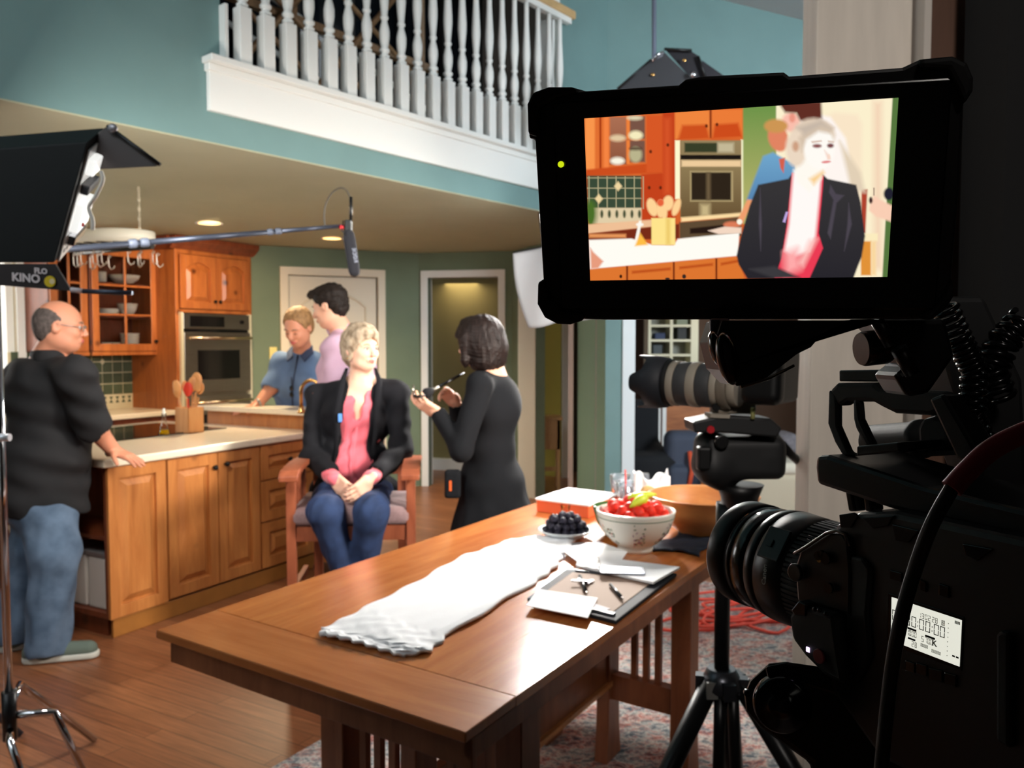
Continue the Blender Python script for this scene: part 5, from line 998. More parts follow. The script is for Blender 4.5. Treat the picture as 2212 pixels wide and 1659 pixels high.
# ---------------------------------------------------------------- man at the left, back turned
w = thing('person.002', (-2.30, 3.92, 0), 'grey haired man in a black short sleeved shirt and jeans leaning on the island corner', 'person')
bf = nrm((.80, .60, 0)); bl_ = np.cross(UP, bf)     # facing right and away; bl_ = his left (away from camera, up-left)
HC = WP(131, 706, 3.95); hf = nrm((.93, .36, -.12)); neck = WP(105, 778, 3.98)
shR = WP(165, 812, 3.80); shL = WP(55, 812, 4.25); elR = WP(205, 925, 3.92); wrR = WP(244, 972, 4.02); elL = WP(60, 960, 4.4); wrL = WP(120, 985, 4.4)
chest = WP(98, 880, 4.0); belly = WP(102, 985, 4.0); pel = WP(92, 1075, 4.0)
S = SDF(.0055); H = add_head(S, HC, hf, (0, 0, 1), 1.03)
S.cap(HC-UP*.05-hf*.025, neck, .062, .068, k=.03); S.ell(HC-UP*.075+hf*.02, (.05, .05, .035), k=.03); S.cap(neck, chest+UP*.12, .07, .12, k=.05); S.ell(chest, (.13, .19, .17), X=bf, Y=bl_, k=.05); S.ell(belly, (.17, .19, .17), X=bf, Y=bl_, k=.05); S.ell(pel, (.14, .17, .13), X=bf, Y=bl_, k=.05)
S.chain([shR, elR, wrR], [.062, .05, .034], k=.03); S.chain([shL, elL, wrL], [.06, .05, .03], k=.03); S.cap(neck-UP*.03, shR, .06, .06, k=.04); S.cap(neck-UP*.03, shL, .06, .06, k=.04)
tip = WP(288, 991, 4.0); add_hand(S, wrR+UP*.0, nrm(tip-wrR), -UP, -1, .13, .25, 1.05, thumb=(.75, .6, .1)); add_hand(S, wrL, nrm((.7, .3, -.4)), -UP, 1, .3, .1, 1.0)
fR = WP(118, 1330, 3.86); hjL = pel+bl_*.09; hjR = pel-bl_*.09; knR = np.array([-2.17, 3.87, .5]); knL = np.array([-2.36, 4.02, .5]); anR = np.array([-2.20, 3.83, .10]); anL = np.array([-2.45, 3.98, .10])
S.chain([hjR, knR, anR], [.10, .065, .045], k=.03); S.chain([hjL, knL, anL], [.10, .065, .045], k=.03)
S.build('body', skin_m, w); _, fF, lF, uF = head_frame(HC, hf); face_parts(w, H, fF, lF, uF, 1.03)
S = SDF(.0045); A = dict(X=fF, Y=lF, Z=uF); S.ell(H(-.030, 0, .022), (.094, .086, .083), **A); S.ell(H(-.06, 0, -.01), (.055, .074, .075), k=.02, **A); S.ell(H(.01, 0, .11), (.10, .055, .055), k=.015, op='-', **A); S.ell(H(.075, 0, -.02), (.085, .12, .13), k=.012, op='-', **A); S.ell(H(.0, .085, -.02), (.03, .03, .04), k=.008, op='-', **A); S.ell(H(.0, -.085, -.02), (.03, .03, .04), k=.008, op='-', **A)
S.build('hair', M('grey_cropped_hair', (88, 78, 74), .8, var=.3, scale=60), w, disp=wrinkle(260, .001, 3))
t2 = MB(); gl_ = M('thin_wire_silver', (180, 176, 170), .3, 1)
for s in (-1, 1): t2.tube([H(.103, .031*s+.02*math.cos(a), .004+.016*math.sin(a)) for a in np.linspace(0, 6.28, 17)[:-1]], .0014, 6, closed=True); t2.tube([H(.102, .052*s, .008), H(.04, .078*s, .010), H(-.01, .084*s, .012)], .0016, 6)
t2.tube([H(.106, -.012, .006), H(.110, 0, .009), H(.106, .012, .006)], .0014, 6); gs = t2.build('eyeglasses', gl_, w); t2 = MB()
for s in (-1, 1): t2.ball(H(.1035, .031*s, .004), (.001, .019, .0155), 14, X=fF, Y=lF, Z=uF)
t2.build('lens', M('lens_glass', (236, 240, 244), .03, trans=.6, spec=1), gs)
shm = M('black_cotton_shirt', (22, 23, 26), .85, rgb2=(30, 29, 31), scale=6)
S = SDF(.008); S.ell(chest+UP*.03, (.165, .225, .20), X=bf, Y=bl_, k=.06); S.ell(belly, (.205, .22, .20), X=bf, Y=bl_, k=.08); S.ell(pel+UP*.02, (.20, .215, .16), X=bf, Y=bl_, k=.07); S.cap(pel+UP*.05, pel-UP*.03, .19, .20, k=.05); S.ell(chest+UP*.12-bf*.05, (.12, .18, .12), X=bf, Y=bl_, k=.05)
for a_, b_, c_ in ((shR, elR, wrR), (shL, elL, wrL)): S.cap(neck-UP*.045, a_, .07, .082, k=.05); S.cap(a_, b_-nrm(b_-a_)*.02, .088, .082, k=.04); S.cap(b_-nrm(b_-a_)*.005, b_+nrm(b_-a_)*.06, .064, .075, k=.003, op='-')
S.cap(neck+UP*.10, neck+UP*.035, .076, .078, k=.006, op='-'); S.rbox(pel-UP*.21, (.5, .5, .14), .01, k=.01, op='-')
st = S.build('shirt', shm, w, disp=wrinkle(20, .007, 13))
S = SDF(.006); S.cap(neck+UP*.012-bl_*.05, neck+UP*.012+bl_*.05, .074, .074, k=.02); S.cap(neck+UP*.012, neck+UP*.012+bf*.04, .076, .07, k=.02); S.cap(neck+UP*.14, neck-UP*.02, .066, .07, k=.003, op='-'); S.rbox(neck+UP*.12, (.2, .2, .07), .01, k=.005, op='-'); S.build('collar', shm, st)
jn = M('faded_denim', (78, 98, 122), .9, var=.18, scale=9, rgb2=(98, 118, 142))
S = SDF(.007); S.ell(pel-UP*.03, (.17, .195, .14), X=bf, Y=bl_, k=.05); S.chain([hjR-UP*.03, knR, anR-UP*.03], [.135, .108, .095], k=.04); S.chain([hjL-UP*.03, knL, anL-UP*.03], [.13, .102, .092], k=.04); S.rbox((-2.3, 3.9, -.06), (.5, .5, .10), .01, k=.004, op='-')
S.build('jeans', jn, w, disp=wrinkle(28, .004, 17))
for i, (a_, dv) in enumerate(((anR, nrm((.95, .25, 0))), (anL, nrm((.85, .5, 0))))):
    S = SDF(.0055); q = np.array([a_[0], a_[1], .045]); S.cap(q-dv*.06, q+dv*.18-UP*.004, .046, .040, k=.02); S.cap(q, q+UP*.07, .05, .045, k=.02); S.rbox(q-UP*.085, (.4, .4, .05), .005, k=.004, op='-'); so = S.build('shoe', M('grey_green_canvas', (96, 108, 98), .8), w)
    S = SDF(.005); q = np.array([a_[0], a_[1], .018]); S.cap(q-dv*.06, q+dv*.185, .047, .043, k=.01); S.rbox(q+UP*.06, (.4, .4, .045), .003, k=.003, op='-'); S.rbox(q-UP*.06, (.4, .4, .045), .003, k=.003, op='-'); S.build('sole', M('pale_rubber_sole', (206, 206, 196), .7), so)
q = WP(246, 962, 4.05); t = thing('wristwatch', q, 'dark wristwatch with a shiny face on the wrist resting on the island', 'watch'); dv = nrm(tip-wrR); b = MB(); a1_, b1_, _ = frame(dv); b.tube([wrR-dv*.01+a1_*.037*math.cos(a)+b1_*.033*math.sin(a) for a in np.linspace(0, 6.28, 25)[:-1]], .006, 8, closed=True); b.build('strap', M('black_strap', (24, 22, 22), .5), t); b = MB(); b.cyl(wrR-dv*.01+UP*.028, wrR-dv*.01+UP*.042, .019, n=24); b.build('watch_face', steel, t, bevel=.002)
# ---------------------------------------------------------------- two men behind the island
w = thing('person.003', (-1.62, 6.15, 0), 'man in a blue denim shirt bending over the far end of the island', 'person')
cf = nrm((-.15, -1, 0)); cl = np.cross(UP, cf); K = 1.14
HC = WP(644, 708, 5.95); hf = nrm((-.30, -.85, -.50)); uph = nrm((-.12, -.45, 1))
neck = WP(655, 757, 6.1); shl = [WP(607, 790, 6.08), WP(705, 795, 6.1)]; e0 = WP(588, 835, 6.0); w0 = WP(556, 874, 5.86); chest = WP(652, 840, 6.12); belly = WP(652, 905, 6.16); pel = WP(660, 965, 6.2)
S = SDF(.0065); H = add_head(S, HC, hf, uph, K); S.cap(HC-UP*.05+np.array([0, .04, 0]), neck, .06, .068, k=.03); S.ell(chest, (.19, .13, .2), X=cl, Y=cf, k=.05); S.ell(belly, (.17, .13, .18), X=cl, Y=cf, k=.05); S.ell(pel, (.17, .13, .15), X=cl, Y=cf, k=.05)
S.chain([neck-UP*.03, shl[0], e0, w0], [.06, .06, .048, .034], k=.03); e1 = WP(725, 850, 6.15); w1 = e1+np.array([-.02, -.1, -.24]); S.chain([neck-UP*.03, shl[1], e1, w1], [.06, .06, .048, .034], k=.03)
tp = WP(524, 884, 5.80); add_hand(S, w0, nrm(tp-w0), -UP, 1, .12, .2, 1.08, thumb=(.7, .6, .1)); add_hand(S, w1, (0, -.3, -.9), (-1, 0, 0), 1, .4)
for s in (-1, 1): hj = pel+cl*.09*s-UP*.05; S.chain([hj, (hj[0], hj[1]-.02, .5), (hj[0], hj[1], .1)], [.1, .065, .045], k=.03); S.cap((hj[0], hj[1], .04), (hj[0]-.02, hj[1]-.16, .035), .038, .03, k=.02)
S.build('body', skin_m, w); _, fF, lF, uF = head_frame(HC, hf, uph); face_parts(w, H, fF, lF, uF, K, down=True)
S = SDF(.006); A = dict(X=fF, Y=lF, Z=uF); S.ell(H(-.02*K, 0, .042*K), (.104*K, .087*K, .090*K), **A); S.ell(H(-.055*K, 0, -.005), (.06*K, .078*K, .08*K), k=.02, **A); S.ell(H(.092*K, 0, -.008*K), (.075*K, .10*K, .105*K), k=.012, op='-', **A); S.build('hair', M('sandy_hair', (150, 112, 72), .7, var=.25, scale=40), w, disp=wrinkle(180, .002, 3))
dn = M('blue_chambray', (98, 122, 156), .85, var=.1, scale=12)
S = SDF(.0075); S.ell(chest+UP*.02, (.225, .165, .22), X=cl, Y=cf, k=.06); S.ell(belly, (.20, .16, .20), X=cl, Y=cf, k=.06); S.ell(pel+UP*.05, (.20, .16, .14), X=cl, Y=cf, k=.06); S.chain([neck-UP*.05, shl[0], e0+(e0-w0)*.0], [.07, .085, .075], k=.04); S.chain([neck-UP*.05, shl[1], e1], [.07, .085, .075], k=.04)
S.cap(e0+nrm(w0-e0)*.02, e0+nrm(w0-e0)*.1, .06, .07, k=.003, op='-'); S.cap(neck+UP*.1, neck+UP*.01, .07, .072, k=.005, op='-'); S.cap(neck+cf*.12+UP*.06, chest+cf*.19+UP*.07, .055, .015, k=.004, op='-')
st = S.build('shirt', dn, w, disp=wrinkle(24, .006, 19)); b = MB(); q = chest+cf*.15; b.tube([neck+cf*.10-UP*.03, chest+cf*.172+UP*.02, belly+cf*.165, belly+cf*.15-UP*.12], .006, 6); b.build('placket', M('dark_denim_seam', (52, 62, 84), .8), st)
for s in (-1, 1): b = MB(); b.add([neck+cl*.075*s+UP*.03, neck+cl*.10*s+cf*.05-UP*.02, neck+cl*.065*s+cf*.135-UP*.085, neck+cl*.03*s+cf*.12-UP*.05, *[p_+cf*.012+UP*.012 for p_ in (neck+cl*.075*s+UP*.03, neck+cl*.10*s+cf*.05-UP*.02, neck+cl*.065*s+cf*.135-UP*.085, neck+cl*.03*s+cf*.12-UP*.05)]], [(0, 1, 2, 3), (7, 6, 5, 4), (0, 4, 5, 1), (1, 5, 6, 2), (2, 6, 7, 3), (3, 7, 4, 0)]); b.build('collar', M('dark_denim_collar', (58, 70, 96), .8), st)
S = SDF(.008)
for s in (-1, 1): hj = pel+cl*.09*s-UP*.05; S.chain([hj, (hj[0], hj[1]-.02, .5), (hj[0], hj[1], .1)], [.13, .09, .075], k=.03)
S.build('trousers', M('khaki_trousers', (120, 104, 80), .85), w)
for s in (-1, 1): hj = pel+cl*.09*s; S = SDF(.007); q = np.array([hj[0], hj[1], .045]); S.cap(q, q+cf*.18, .045, .038); S.build('shoe', M('brown_leather', (70, 46, 32), .4), w)
t = thing('sunglasses', WP(641, 812, 5.9), 'dark sunglasses hooked on the front of the blue denim shirt', 'sunglasses'); q = chest+cf*.182+UP*.045; b = MB(); b.tube([q+UP*.05, q, q-UP*.01+cl*.012], .003, 6); b.build('temple', iris, t); b = MB(); [b.ball(q-UP*(.03+.045*i)+cf*.004, (.016, .006, .020), 12, X=cl, Y=cf) for i in (0, 1)]; b.build('dark_lens', M('smoked_lens', (14, 14, 16), .1), t)
q = w0+nrm(tp-w0)*-.01; t = thing('wristwatch.001', q, 'bright steel wristwatch on the arm of the man in blue', 'watch'); dv = nrm(tp-w0); a1_, b1_, _ = frame(dv); b = MB(); b.tube([q+a1_*.038*math.cos(a)+b1_*.038*math.sin(a) for a in np.linspace(0, 6.28, 25)[:-1]], .009, 8, closed=True); b.build('bracelet', steel, t)
# man in lilac
w = thing('person.004', (-1.12, 5.25, 0), 'dark haired man in a lilac shirt with his back turned, behind the seated woman', 'person')
gf = nrm((-.85, .52, 0)); gl2 = np.cross(UP, gf); K = 1.06
HC = WP(712, 664, 5.12); hf = nrm((-.93, .22, -.30)); uph = nrm((-.25, .05, 1)); neck = WP(738, 712, 5.2); sA = WP(728, 755, 5.0); sB = WP(775, 742, 5.4); chest = WP(750, 812, 5.22); belly = WP(752, 930, 5.25); pel = WP(752, 1010, 5.28)
eA = WP(722, 900, 4.98); wA = WP(700, 960, 5.05); eB = WP(775, 890, 5.5); wB = WP(740, 950, 5.55)
S = SDF(.006); H = add_head(S, HC, hf, uph, K); S.cap(HC-UP*.05+np.array([.02, 0, 0]), neck, .06, .068, k=.03); S.ell(chest, (.12, .19, .2), X=gf, Y=gl2, k=.05); S.ell(belly, (.12, .17, .18), X=gf, Y=gl2, k=.05); S.ell(pel, (.13, .17, .15), X=gf, Y=gl2, k=.05)
S.chain([neck-UP*.03, sA, eA, wA], [.06, .06, .048, .032], k=.03); S.chain([neck-UP*.03, sB, eB, wB], [.06, .06, .048, .032], k=.03); add_hand(S, wA, nrm(wA-eA), (0, 1, 0), -1, .4); add_hand(S, wB, nrm(wB-eB), (0, -1, 0), 1, .4)
for s in (-1, 1): hj = pel+gl2*.09*s-UP*.05; S.chain([hj, (hj[0], hj[1], .5), (hj[0], hj[1], .1)], [.1, .065, .045], k=.03); S.cap((hj[0], hj[1], .04), np.array([hj[0], hj[1], .035])+gf*.16, .038, .03, k=.02)
S.build('body', skin_h, w); _, fF, lF, uF = head_frame(HC, hf, uph); face_parts(w, H, fF, lF, uF, K, brow=iris)
S = SDF(.005); A = dict(X=fF, Y=lF, Z=uF); S.ell(H(-.020*K, 0, .050*K), (.106*K, .088*K, .090*K), **A); S.ell(H(-.055*K, 0, .005), (.062*K, .078*K, .08*K), k=.02, **A); S.ell(H(.055*K, 0, .10*K), (.055*K, .06*K, .03*K), k=.02, **A); S.ell(H(.085*K, 0, -.025*K), (.072*K, .10*K, .105*K), k=.012, op='-', **A); S.ell(H(0, .09*K, -.03*K), (.03, .03, .04), k=.008, op='-', **A); S.ell(H(0, -.09*K, -.03*K), (.03, .03, .04), k=.008, op='-', **A)
S.build('hair', M('near_black_hair', (34, 26, 22), .65, var=.3, scale=40, spec=.25), w, disp=wrinkle(110, .003, 5))
li = M('lilac_shirt', (204, 168, 190), .8, var=.04, scale=10)
S = SDF(.007); S.ell(chest+UP*.02, (.15, .225, .22), X=gf, Y=gl2, k=.06); S.ell(belly, (.15, .20, .20), X=gf, Y=gl2, k=.06); S.ell(pel+UP*.04, (.16, .20, .14), X=gf, Y=gl2, k=.06); S.chain([neck-UP*.045, sA, eA, wA], [.072, .085, .07, .05], k=.04); S.chain([neck-UP*.045, sB, eB, wB], [.072, .085, .07, .05], k=.04); S.cap(neck+UP*.10, neck+UP*.02, .068, .07, k=.005, op='-')
st = S.build('shirt', li, w, disp=wrinkle(24, .006, 23)); S = SDF(.006); S.cap(neck+UP*.01, neck+UP*.012+gf*.03, .076, .074, k=.02); S.cap(neck+UP*.14, neck-UP*.03, .066, .07, k=.003, op='-'); S.rbox(neck+UP*.115, (.2, .2, .07), .01, k=.005, op='-'); S.build('collar', li, st)
S = SDF(.008)
for s in (-1, 1): hj = pel+gl2*.09*s-UP*.05; S.chain([hj, (hj[0], hj[1], .5), (hj[0], hj[1], .1)], [.13, .09, .075], k=.03)
S.build('trousers', M('grey_trousers', (70, 70, 76), .85), w)
for s in (-1, 1): hj = pel+gl2*.09*s; S = SDF(.007); q = np.array([hj[0], hj[1], .045]); S.cap(q, q+gf*.18, .045, .038); S.build('shoe', M('brown_leather', (70, 46, 32), .4), w)
# ================================================================ FILM EQUIPMENT
bp_ = M('black_plastic', (14, 14, 15), .45); bpg = M('black_gloss', (9, 9, 10), .18); bm_ = M('black_metal', (24, 24, 25), .35, .3); rub = M('black_rubber', (12, 12, 13), .7)
chrome = M('chrome', (200, 200, 205), .08, 1); graymetal = M('grey_blue_tube', (70, 76, 90), .35, .6)
# ---------------------------------------------------------------- on-camera monitor
MU = nrm((.959, -.284, -.009)); MN = -nrm((.279, .933, .226)); MV = nrm(np.cross(-MN, -MU)); MV = nrm(np.cross(MU, MN))*1.0
if MV[2] < 0: MV = -MV
MO = np.array([.116, .437, 1.577])
def mp(x, y, off=0): return onplane(x, y, MO+MN*off, MN)
t = thing('field_monitor', MO-MV*.06, 'black field monitor showing the seated woman on its lit screen', 'monitor')
case = [(1142, 300), (1142, 213), (1160, 198), (1184, 191), (1236, 191), (1246, 198), (1466, 184), (1481, 171), (1515, 165), (1693, 156), (1705, 165), (1950, 146), (1989, 128), (2059, 124), (2088, 139), (2101, 169), (2101, 193), (2082, 225), (2073, 406), (2056, 600), (2046, 660), (2010, 690), (1300, 692), (1258, 690), (1231, 699), (1205, 698), (1179, 685), (1165, 658), (1163, 628), (1173, 606), (1164, 455), (1155, 300)]
b = MB(); b.prism([mp(x, y, -.004) for x, y in case], -MN*.026); b.build('case', bp_, t, bevel=.0015)
b = MB(); b.prism([mp(x, y, -.0035) for x, y in ((1196, 222), (2056, 168), (2020, 668), (1215, 668))], MN*.0028); b.build('front_glass', bpg, t, bevel=.001)
for pts in (((1138, 225), (1150, 200), (1184, 188), (1240, 188), (1246, 200), (1200, 212), (1162, 232), (1158, 296), (1140, 290)), ((1985, 128), (2059, 121), (2090, 136), (2104, 168), (2103, 196), (2084, 226), (2072, 190), (2050, 150), (1990, 146)),
            ((1161, 610), (1172, 606), (1186, 650), (1215, 676), (1262, 682), (1258, 694), (1231, 702), (1203, 701), (1176, 687), (1160, 658)), ((2058, 600), (2062, 640), (2046, 668), (2012, 694), (1985, 690), (2020, 668), (2042, 640))):
    b = MB(); b.prism([mp(x, y, .002) for x, y in pts], -MN*.034); b.build('corner_bumper', rub, t, bevel=.002)
b = MB(); c = mp(1212, 355, .0004); b.cyl(c, c+MN*.0008, .0017, n=20); b.build('status_light', M('yellow_green_led', (200, 220, 20), emit=1.1), t)
# picture on the screen, painted point by point on a fine grid
SCR = [(70, 200), (2150, 62), (2075, 1250), (107, 1278)]          # screen corners TL TR BR BL in the drawing frame below
def homog(src, dst):
    A_ = []; B_ = []
    for (x, y), (u, v) in zip(src, dst): A_ += [[x, y, 1, 0, 0, 0, -u*x, -u*y], [0, 0, 0, x, y, 1, -v*x, -v*y]]; B_ += [u, v]
    return np.append(np.linalg.solve(np.array(A_, float), np.array(B_, float)), 1).reshape(3, 3)
HM = homog([(0, 0), (1, 0), (1, 1), (0, 1)], SCR); NU, NV = 420, 238
uu, vv = np.meshgrid(np.linspace(0, 1, NU+1), np.linspace(0, 1, NV+1)); q = np.stack([uu, vv, np.ones_like(uu)], -1)@HM.T; X_ = q[..., 0]/q[..., 2]; Y_ = q[..., 1]/q[..., 2]
IMG = np.zeros((*X_.shape, 3)); IMG[:] = lin((214, 100, 44))
def paint(pts, col, blur=6, col2=None, g=None):
    blur = blur*1.35
    """soft polygon; col2/g = second colour blended from g[0] to g[1] down the frame"""
    P = np.array(pts, float); n = len(P); ins = np.zeros(X_.shape, bool); d2 = np.full(X_.shape, 1e12)
    for i in range(n):
        a, c = P[i], P[(i+1) % n]; e = c-a; w_x = X_-a[0]; w_y = Y_-a[1]; tt = np.clip((w_x*e[0]+w_y*e[1])/(e@e+1e-9), 0, 1); d2 = np.minimum(d2, (w_x-e[0]*tt)**2+(w_y-e[1]*tt)**2)
        cond = (a[1] > Y_) != (c[1] > Y_); xi = a[0]+(Y_-a[1])*(c[0]-a[0])/((c[1]-a[1]) if abs(c[1]-a[1]) > 1e-9 else 1e-9); ins ^= cond & (X_ < xi)
    sd = np.sqrt(d2)*np.where(ins, 1, -1); al = np.clip(sd/(2*blur)+.5, 0, 1)[..., None]; cc = np.array(lin(col))
    if col2: tt = np.clip((Y_-g[0])/(g[1]-g[0]), 0, 1)[..., None]; cc = cc*(1-tt)+np.array(lin(col2))*tt
    IMG[:] = IMG*(1-al)+cc*al
def R4(x0, y0, x1, y1): return [(x0, y0), (x1, y0), (x1, y1), (x0, y1)]
def EL(cx, cy, rx_, ry_, n=20, rot=0): return [(cx+rx_*math.cos(a)*math.cos(rot)-ry_*math.sin(a)*math.sin(rot), cy+rx_*math.cos(a)*math.sin(rot)+ry_*math.sin(a)*math.cos(rot)) for a in np.linspace(0, 2*math.pi, n+1)[:-1]]
paint(R4(60, 180, 600, 585), (226, 112, 50)); paint(R4(76, 190, 140, 560), (250, 150, 76)); paint(R4(170, 190, 184, 570), (170, 62, 22), 4); paint(R4(200, 185, 232, 540), (246, 132, 66))
paint(R4(240, 190, 350, 505), (172, 112, 84), 6, (140, 84, 60), (190, 500)); paint(R4(372, 186, 474, 490), (120, 84, 70), 6); paint(R4(352, 186, 370, 500), (240, 132, 60), 4); paint(R4(240, 335, 474, 347), (205, 110, 60), 5)
for c_ in (((292, 330, 52, 22), (226, 200, 160)), ((412, 312, 46, 30), (246, 236, 190)), ((290, 482, 46, 24), (252, 246, 226)), ((410, 440, 42, 52), (186, 180, 140)), ((405, 196, 50, 14), (226, 216, 180)), ((410, 400, 40, 10), (70, 46, 34))): paint(EL(*c_[0]), c_[1], 9)
paint([(80, 540), (480, 500), (600, 500), (600, 560), (80, 586)], (205, 78, 30)); paint(R4(482, 178, 600, 560), (216, 88, 38)); paint([(590, 160), (672, 155), (676, 900), (450, 880), (450, 570), (590, 560)], (196, 66, 28)); paint(R4(600, 200, 640, 700), (214, 84, 40), 14)
paint(R4(672, 145, 902, 335), (240, 134, 62)); paint(R4(914, 140, 1120, 330), (236, 124, 56)); paint(R4(902, 140, 914, 330), (130, 50, 20), 4); paint([(690, 345), (720, 245), (880, 240), (902, 335)], (206, 80, 30), 9); paint([(918, 335), (935, 240), (1090, 230), (1120, 325)], (206, 76, 28), 9)
for c_ in ((880, 250), (950, 240), (624, 376), (575, 660), (500, 660), (510, 420)): paint(EL(*c_, 9, 11), (96, 38, 18), 4)
paint(R4(88, 580, 448, 800), (58, 74, 56), 5)
for k in range(7): paint(R4(98+k*60, 585, 104+k*60, 800), (186, 176, 136), 3)
for k in range(4): paint(R4(88, 592+k*68, 448, 598+k*68), (178, 168, 130), 3)
for c_ in ((166, 734), (294, 650)): paint([(c_[0]-26, c_[1]), (c_[0], c_[1]-32), (c_[0]+26, c_[1]), (c_[0], c_[1]+32)], (240, 214, 160), 5)
paint(R4(120, 795, 448, 900), (226, 206, 168), 5)
for k in range(6): paint(EL(185+k*50, 835, 10, 26), (64, 74, 50), 5)
paint(EL(112, 830, 40, 90), (74, 110, 40), 16)
paint([(92, 905), (520, 872), (520, 922), (92, 968)], (240, 192, 150), 5); paint([(92, 966), (700, 900), (700, 1000), (92, 1010)], (120, 44, 24), 5); paint(R4(100, 968, 345, 992), (230, 150, 90), 6)
paint(R4(672, 345, 706, 735), (255, 250, 208), 4); paint(R4(1108, 340, 1136, 860), (250, 248, 206), 4); paint(R4(706, 345, 1110, 860), (150, 130, 92), 4, (116, 96, 62), (350, 860)); paint(R4(735, 362, 955, 424), (56, 62, 40), 5); paint(R4(955, 362, 1060, 424), (196, 184, 150), 9)
paint(R4(708, 442, 1108, 472), (30, 24, 20), 4); paint(R4(715, 478, 1108, 520), (238, 204, 156), 6); paint(R4(712, 525, 1108, 850), (142, 122, 84), 4, (104, 82, 52), (525, 850)); paint(R4(770, 548, 1056, 752), (176, 156, 112), 4); paint(R4(780, 558, 1042, 742), (46, 36, 26), 5); paint(R4(880, 560, 905, 740), (110, 92, 66), 9); paint(R4(840, 770, 900, 850), (200, 180, 132), 14)
paint([(712, 858), (1110, 826), (1110, 850), (712, 888)], (255, 222, 164), 6); paint([(700, 890), (1110, 855), (1110, 980), (700, 1000)], (94, 74, 52), 5); paint([(770, 930), (1000, 905), (1000, 960), (770, 965)], (40, 26, 20), 5)
paint(R4(1122, 110, 1360, 900), (112, 148, 74), 5, (184, 180, 110), (140, 840)); paint(R4(1342, 60, 2130, 1270), (252, 240, 206), 5); paint([(1650, 190), (1730, 160), (1880, 175), (1910, 240), (1900, 900), (1650, 900)], (250, 230, 200), 14); paint(R4(1985, 90, 2040, 1200), (244, 214, 184), 20)
paint([(2112, 40), (2160, 40), (2110, 1270), (2040, 1270)], (86, 118, 62), 4)
paint([(1905, 670), (1944, 670), (1930, 960), (1900, 960)], (176, 66, 46), 5); paint(R4(1910, 962, 2012, 1012), (252, 236, 190), 5); paint(R4(1900, 1014, 1968, 1240), (226, 146, 56), 5); paint(R4(1968, 1014, 2000, 1240), (250, 216, 160), 8)
paint([(1500, 150), (1700, 190), (1800, 330), (1830, 480), (1835, 640), (1500, 640)], (255, 246, 240), 10); paint([(1760, 350), (1830, 450), (1900, 560), (1930, 690), (1840, 680)], (226, 208, 182), 14)
paint(EL(1440, 225, 62, 66), (250, 190, 172), 10); paint(EL(1448, 196, 20, 30), (236, 150, 130), 7); paint([(1360, 100), (1640, 85), (1645, 200), (1570, 250), (1500, 215), (1475, 165), (1400, 160)], (96, 46, 36), 9)
paint([(1145, 742), (1190, 620), (1255, 450), (1320, 425), (1400, 470), (1470, 500), (1460, 640), (1230, 660), (1195, 750)], (112, 166, 204), 7, (86, 132, 176), (440, 740)); paint([(1150, 738), (1195, 742), (1120, 890), (1082, 880)], (240, 158, 110), 6); paint(EL(1050, 905, 58, 22), (220, 124, 88), 7); paint(EL(1098, 886, 18, 18), (255, 250, 230), 4)
paint(EL(1355, 330, 66, 92, rot=-.3), (226, 132, 98), 8); paint(EL(1340, 250, 78, 46), (206, 150, 84), 9); paint([(1360, 470), (1400, 460), (1390, 560), (1370, 530)], (214, 96, 76), 5)
paint([(98, 1008), (380, 998), (520, 1040), (660, 1042), (690, 1000), (1095, 958), (1090, 1112), (170, 1196), (104, 1204)], (255, 253, 244), 5); paint([(890, 945), (1000, 918), (1110, 925), (1110, 962), (960, 968)], (244, 216, 194), 5)
paint([(104, 1204), (170, 1198), (1095, 1116), (1130, 1275), (104, 1290)], (222, 118, 48), 4)
for a_ in ((352, 1182), (662, 1155), (944, 1130)): paint(R4(a_[0]-6, a_[1], a_[0]+6, 1285), (110, 36, 14), 4)
for a_ in ((385, 1215, 640), (700, 1185, 920), (975, 1160, 1100)): paint([(a_[0], a_[1]), (a_[2], a_[1]-24), (a_[2], a_[1]-8), (a_[0], a_[1]+16)], (186, 76, 26), 6)
paint(EL(310, 1250, 9, 12), (50, 24, 14), 3); paint(EL(730, 1250, 13, 15), (50, 40, 36), 3); paint(EL(620, 1266, 16, 8), (50, 40, 36), 3)
paint([(395, 1050), (432, 880), (448, 880), (425, 1045)], (255, 250, 238), 4); paint([(440, 960), (490, 1040), (405, 1048)], (255, 190, 70), 6); paint(EL(437, 905, 24, 12), (255, 250, 240), 5)
for c_ in ((520, 790, 34, 62, -.3), (575, 800, 28, 60, 0), (625, 762, 36, 50, .1), (680, 790, 24, 60, .35), (600, 820, 20, 60, 0)): paint(EL(*c_[:4], rot=c_[4]), (255, 212, 150), 6)
paint(EL(575, 760, 22, 24), (232, 100, 60), 5); paint(R4(514, 862, 672, 1040), (255, 228, 140), 4); paint(R4(610, 864, 640, 1038), (240, 206, 112), 8)
paint([(108, 1060), (130, 1090), (195, 1150), (160, 1196), (112, 1200)], (232, 156, 126), 6)
paint([(1078, 1110), (1105, 990), (1165, 780), (1222, 640), (1420, 600), (1452, 560), (1640, 560), (1680, 600), (1870, 640), (1900, 760), (1928, 980), (1905, 1120), (1880, 1180), (1850, 1262), (1150, 1266), (1092, 1170)], (54, 52, 54), 5, (40, 38, 44), (650, 1250))
paint([(1445, 560), (1655, 580), (1645, 700), (1620, 960), (1650, 1060), (1560, 1262), (1326, 1266), (1375, 1130), (1412, 900)], (236, 60, 84), 4); paint([(1456, 540), (1640, 560), (1628, 700), (1600, 980), (1560, 1080), (1450, 1120), (1395, 1080), (1426, 900)], (255, 250, 246), 10); paint([(1395, 1090), (1480, 1060), (1500, 1200), (1400, 1240)], (255, 170, 170), 26); paint([(1560, 1010), (1610, 1000), (1520, 1180), (1490, 1160)], (255, 196, 190), 18)
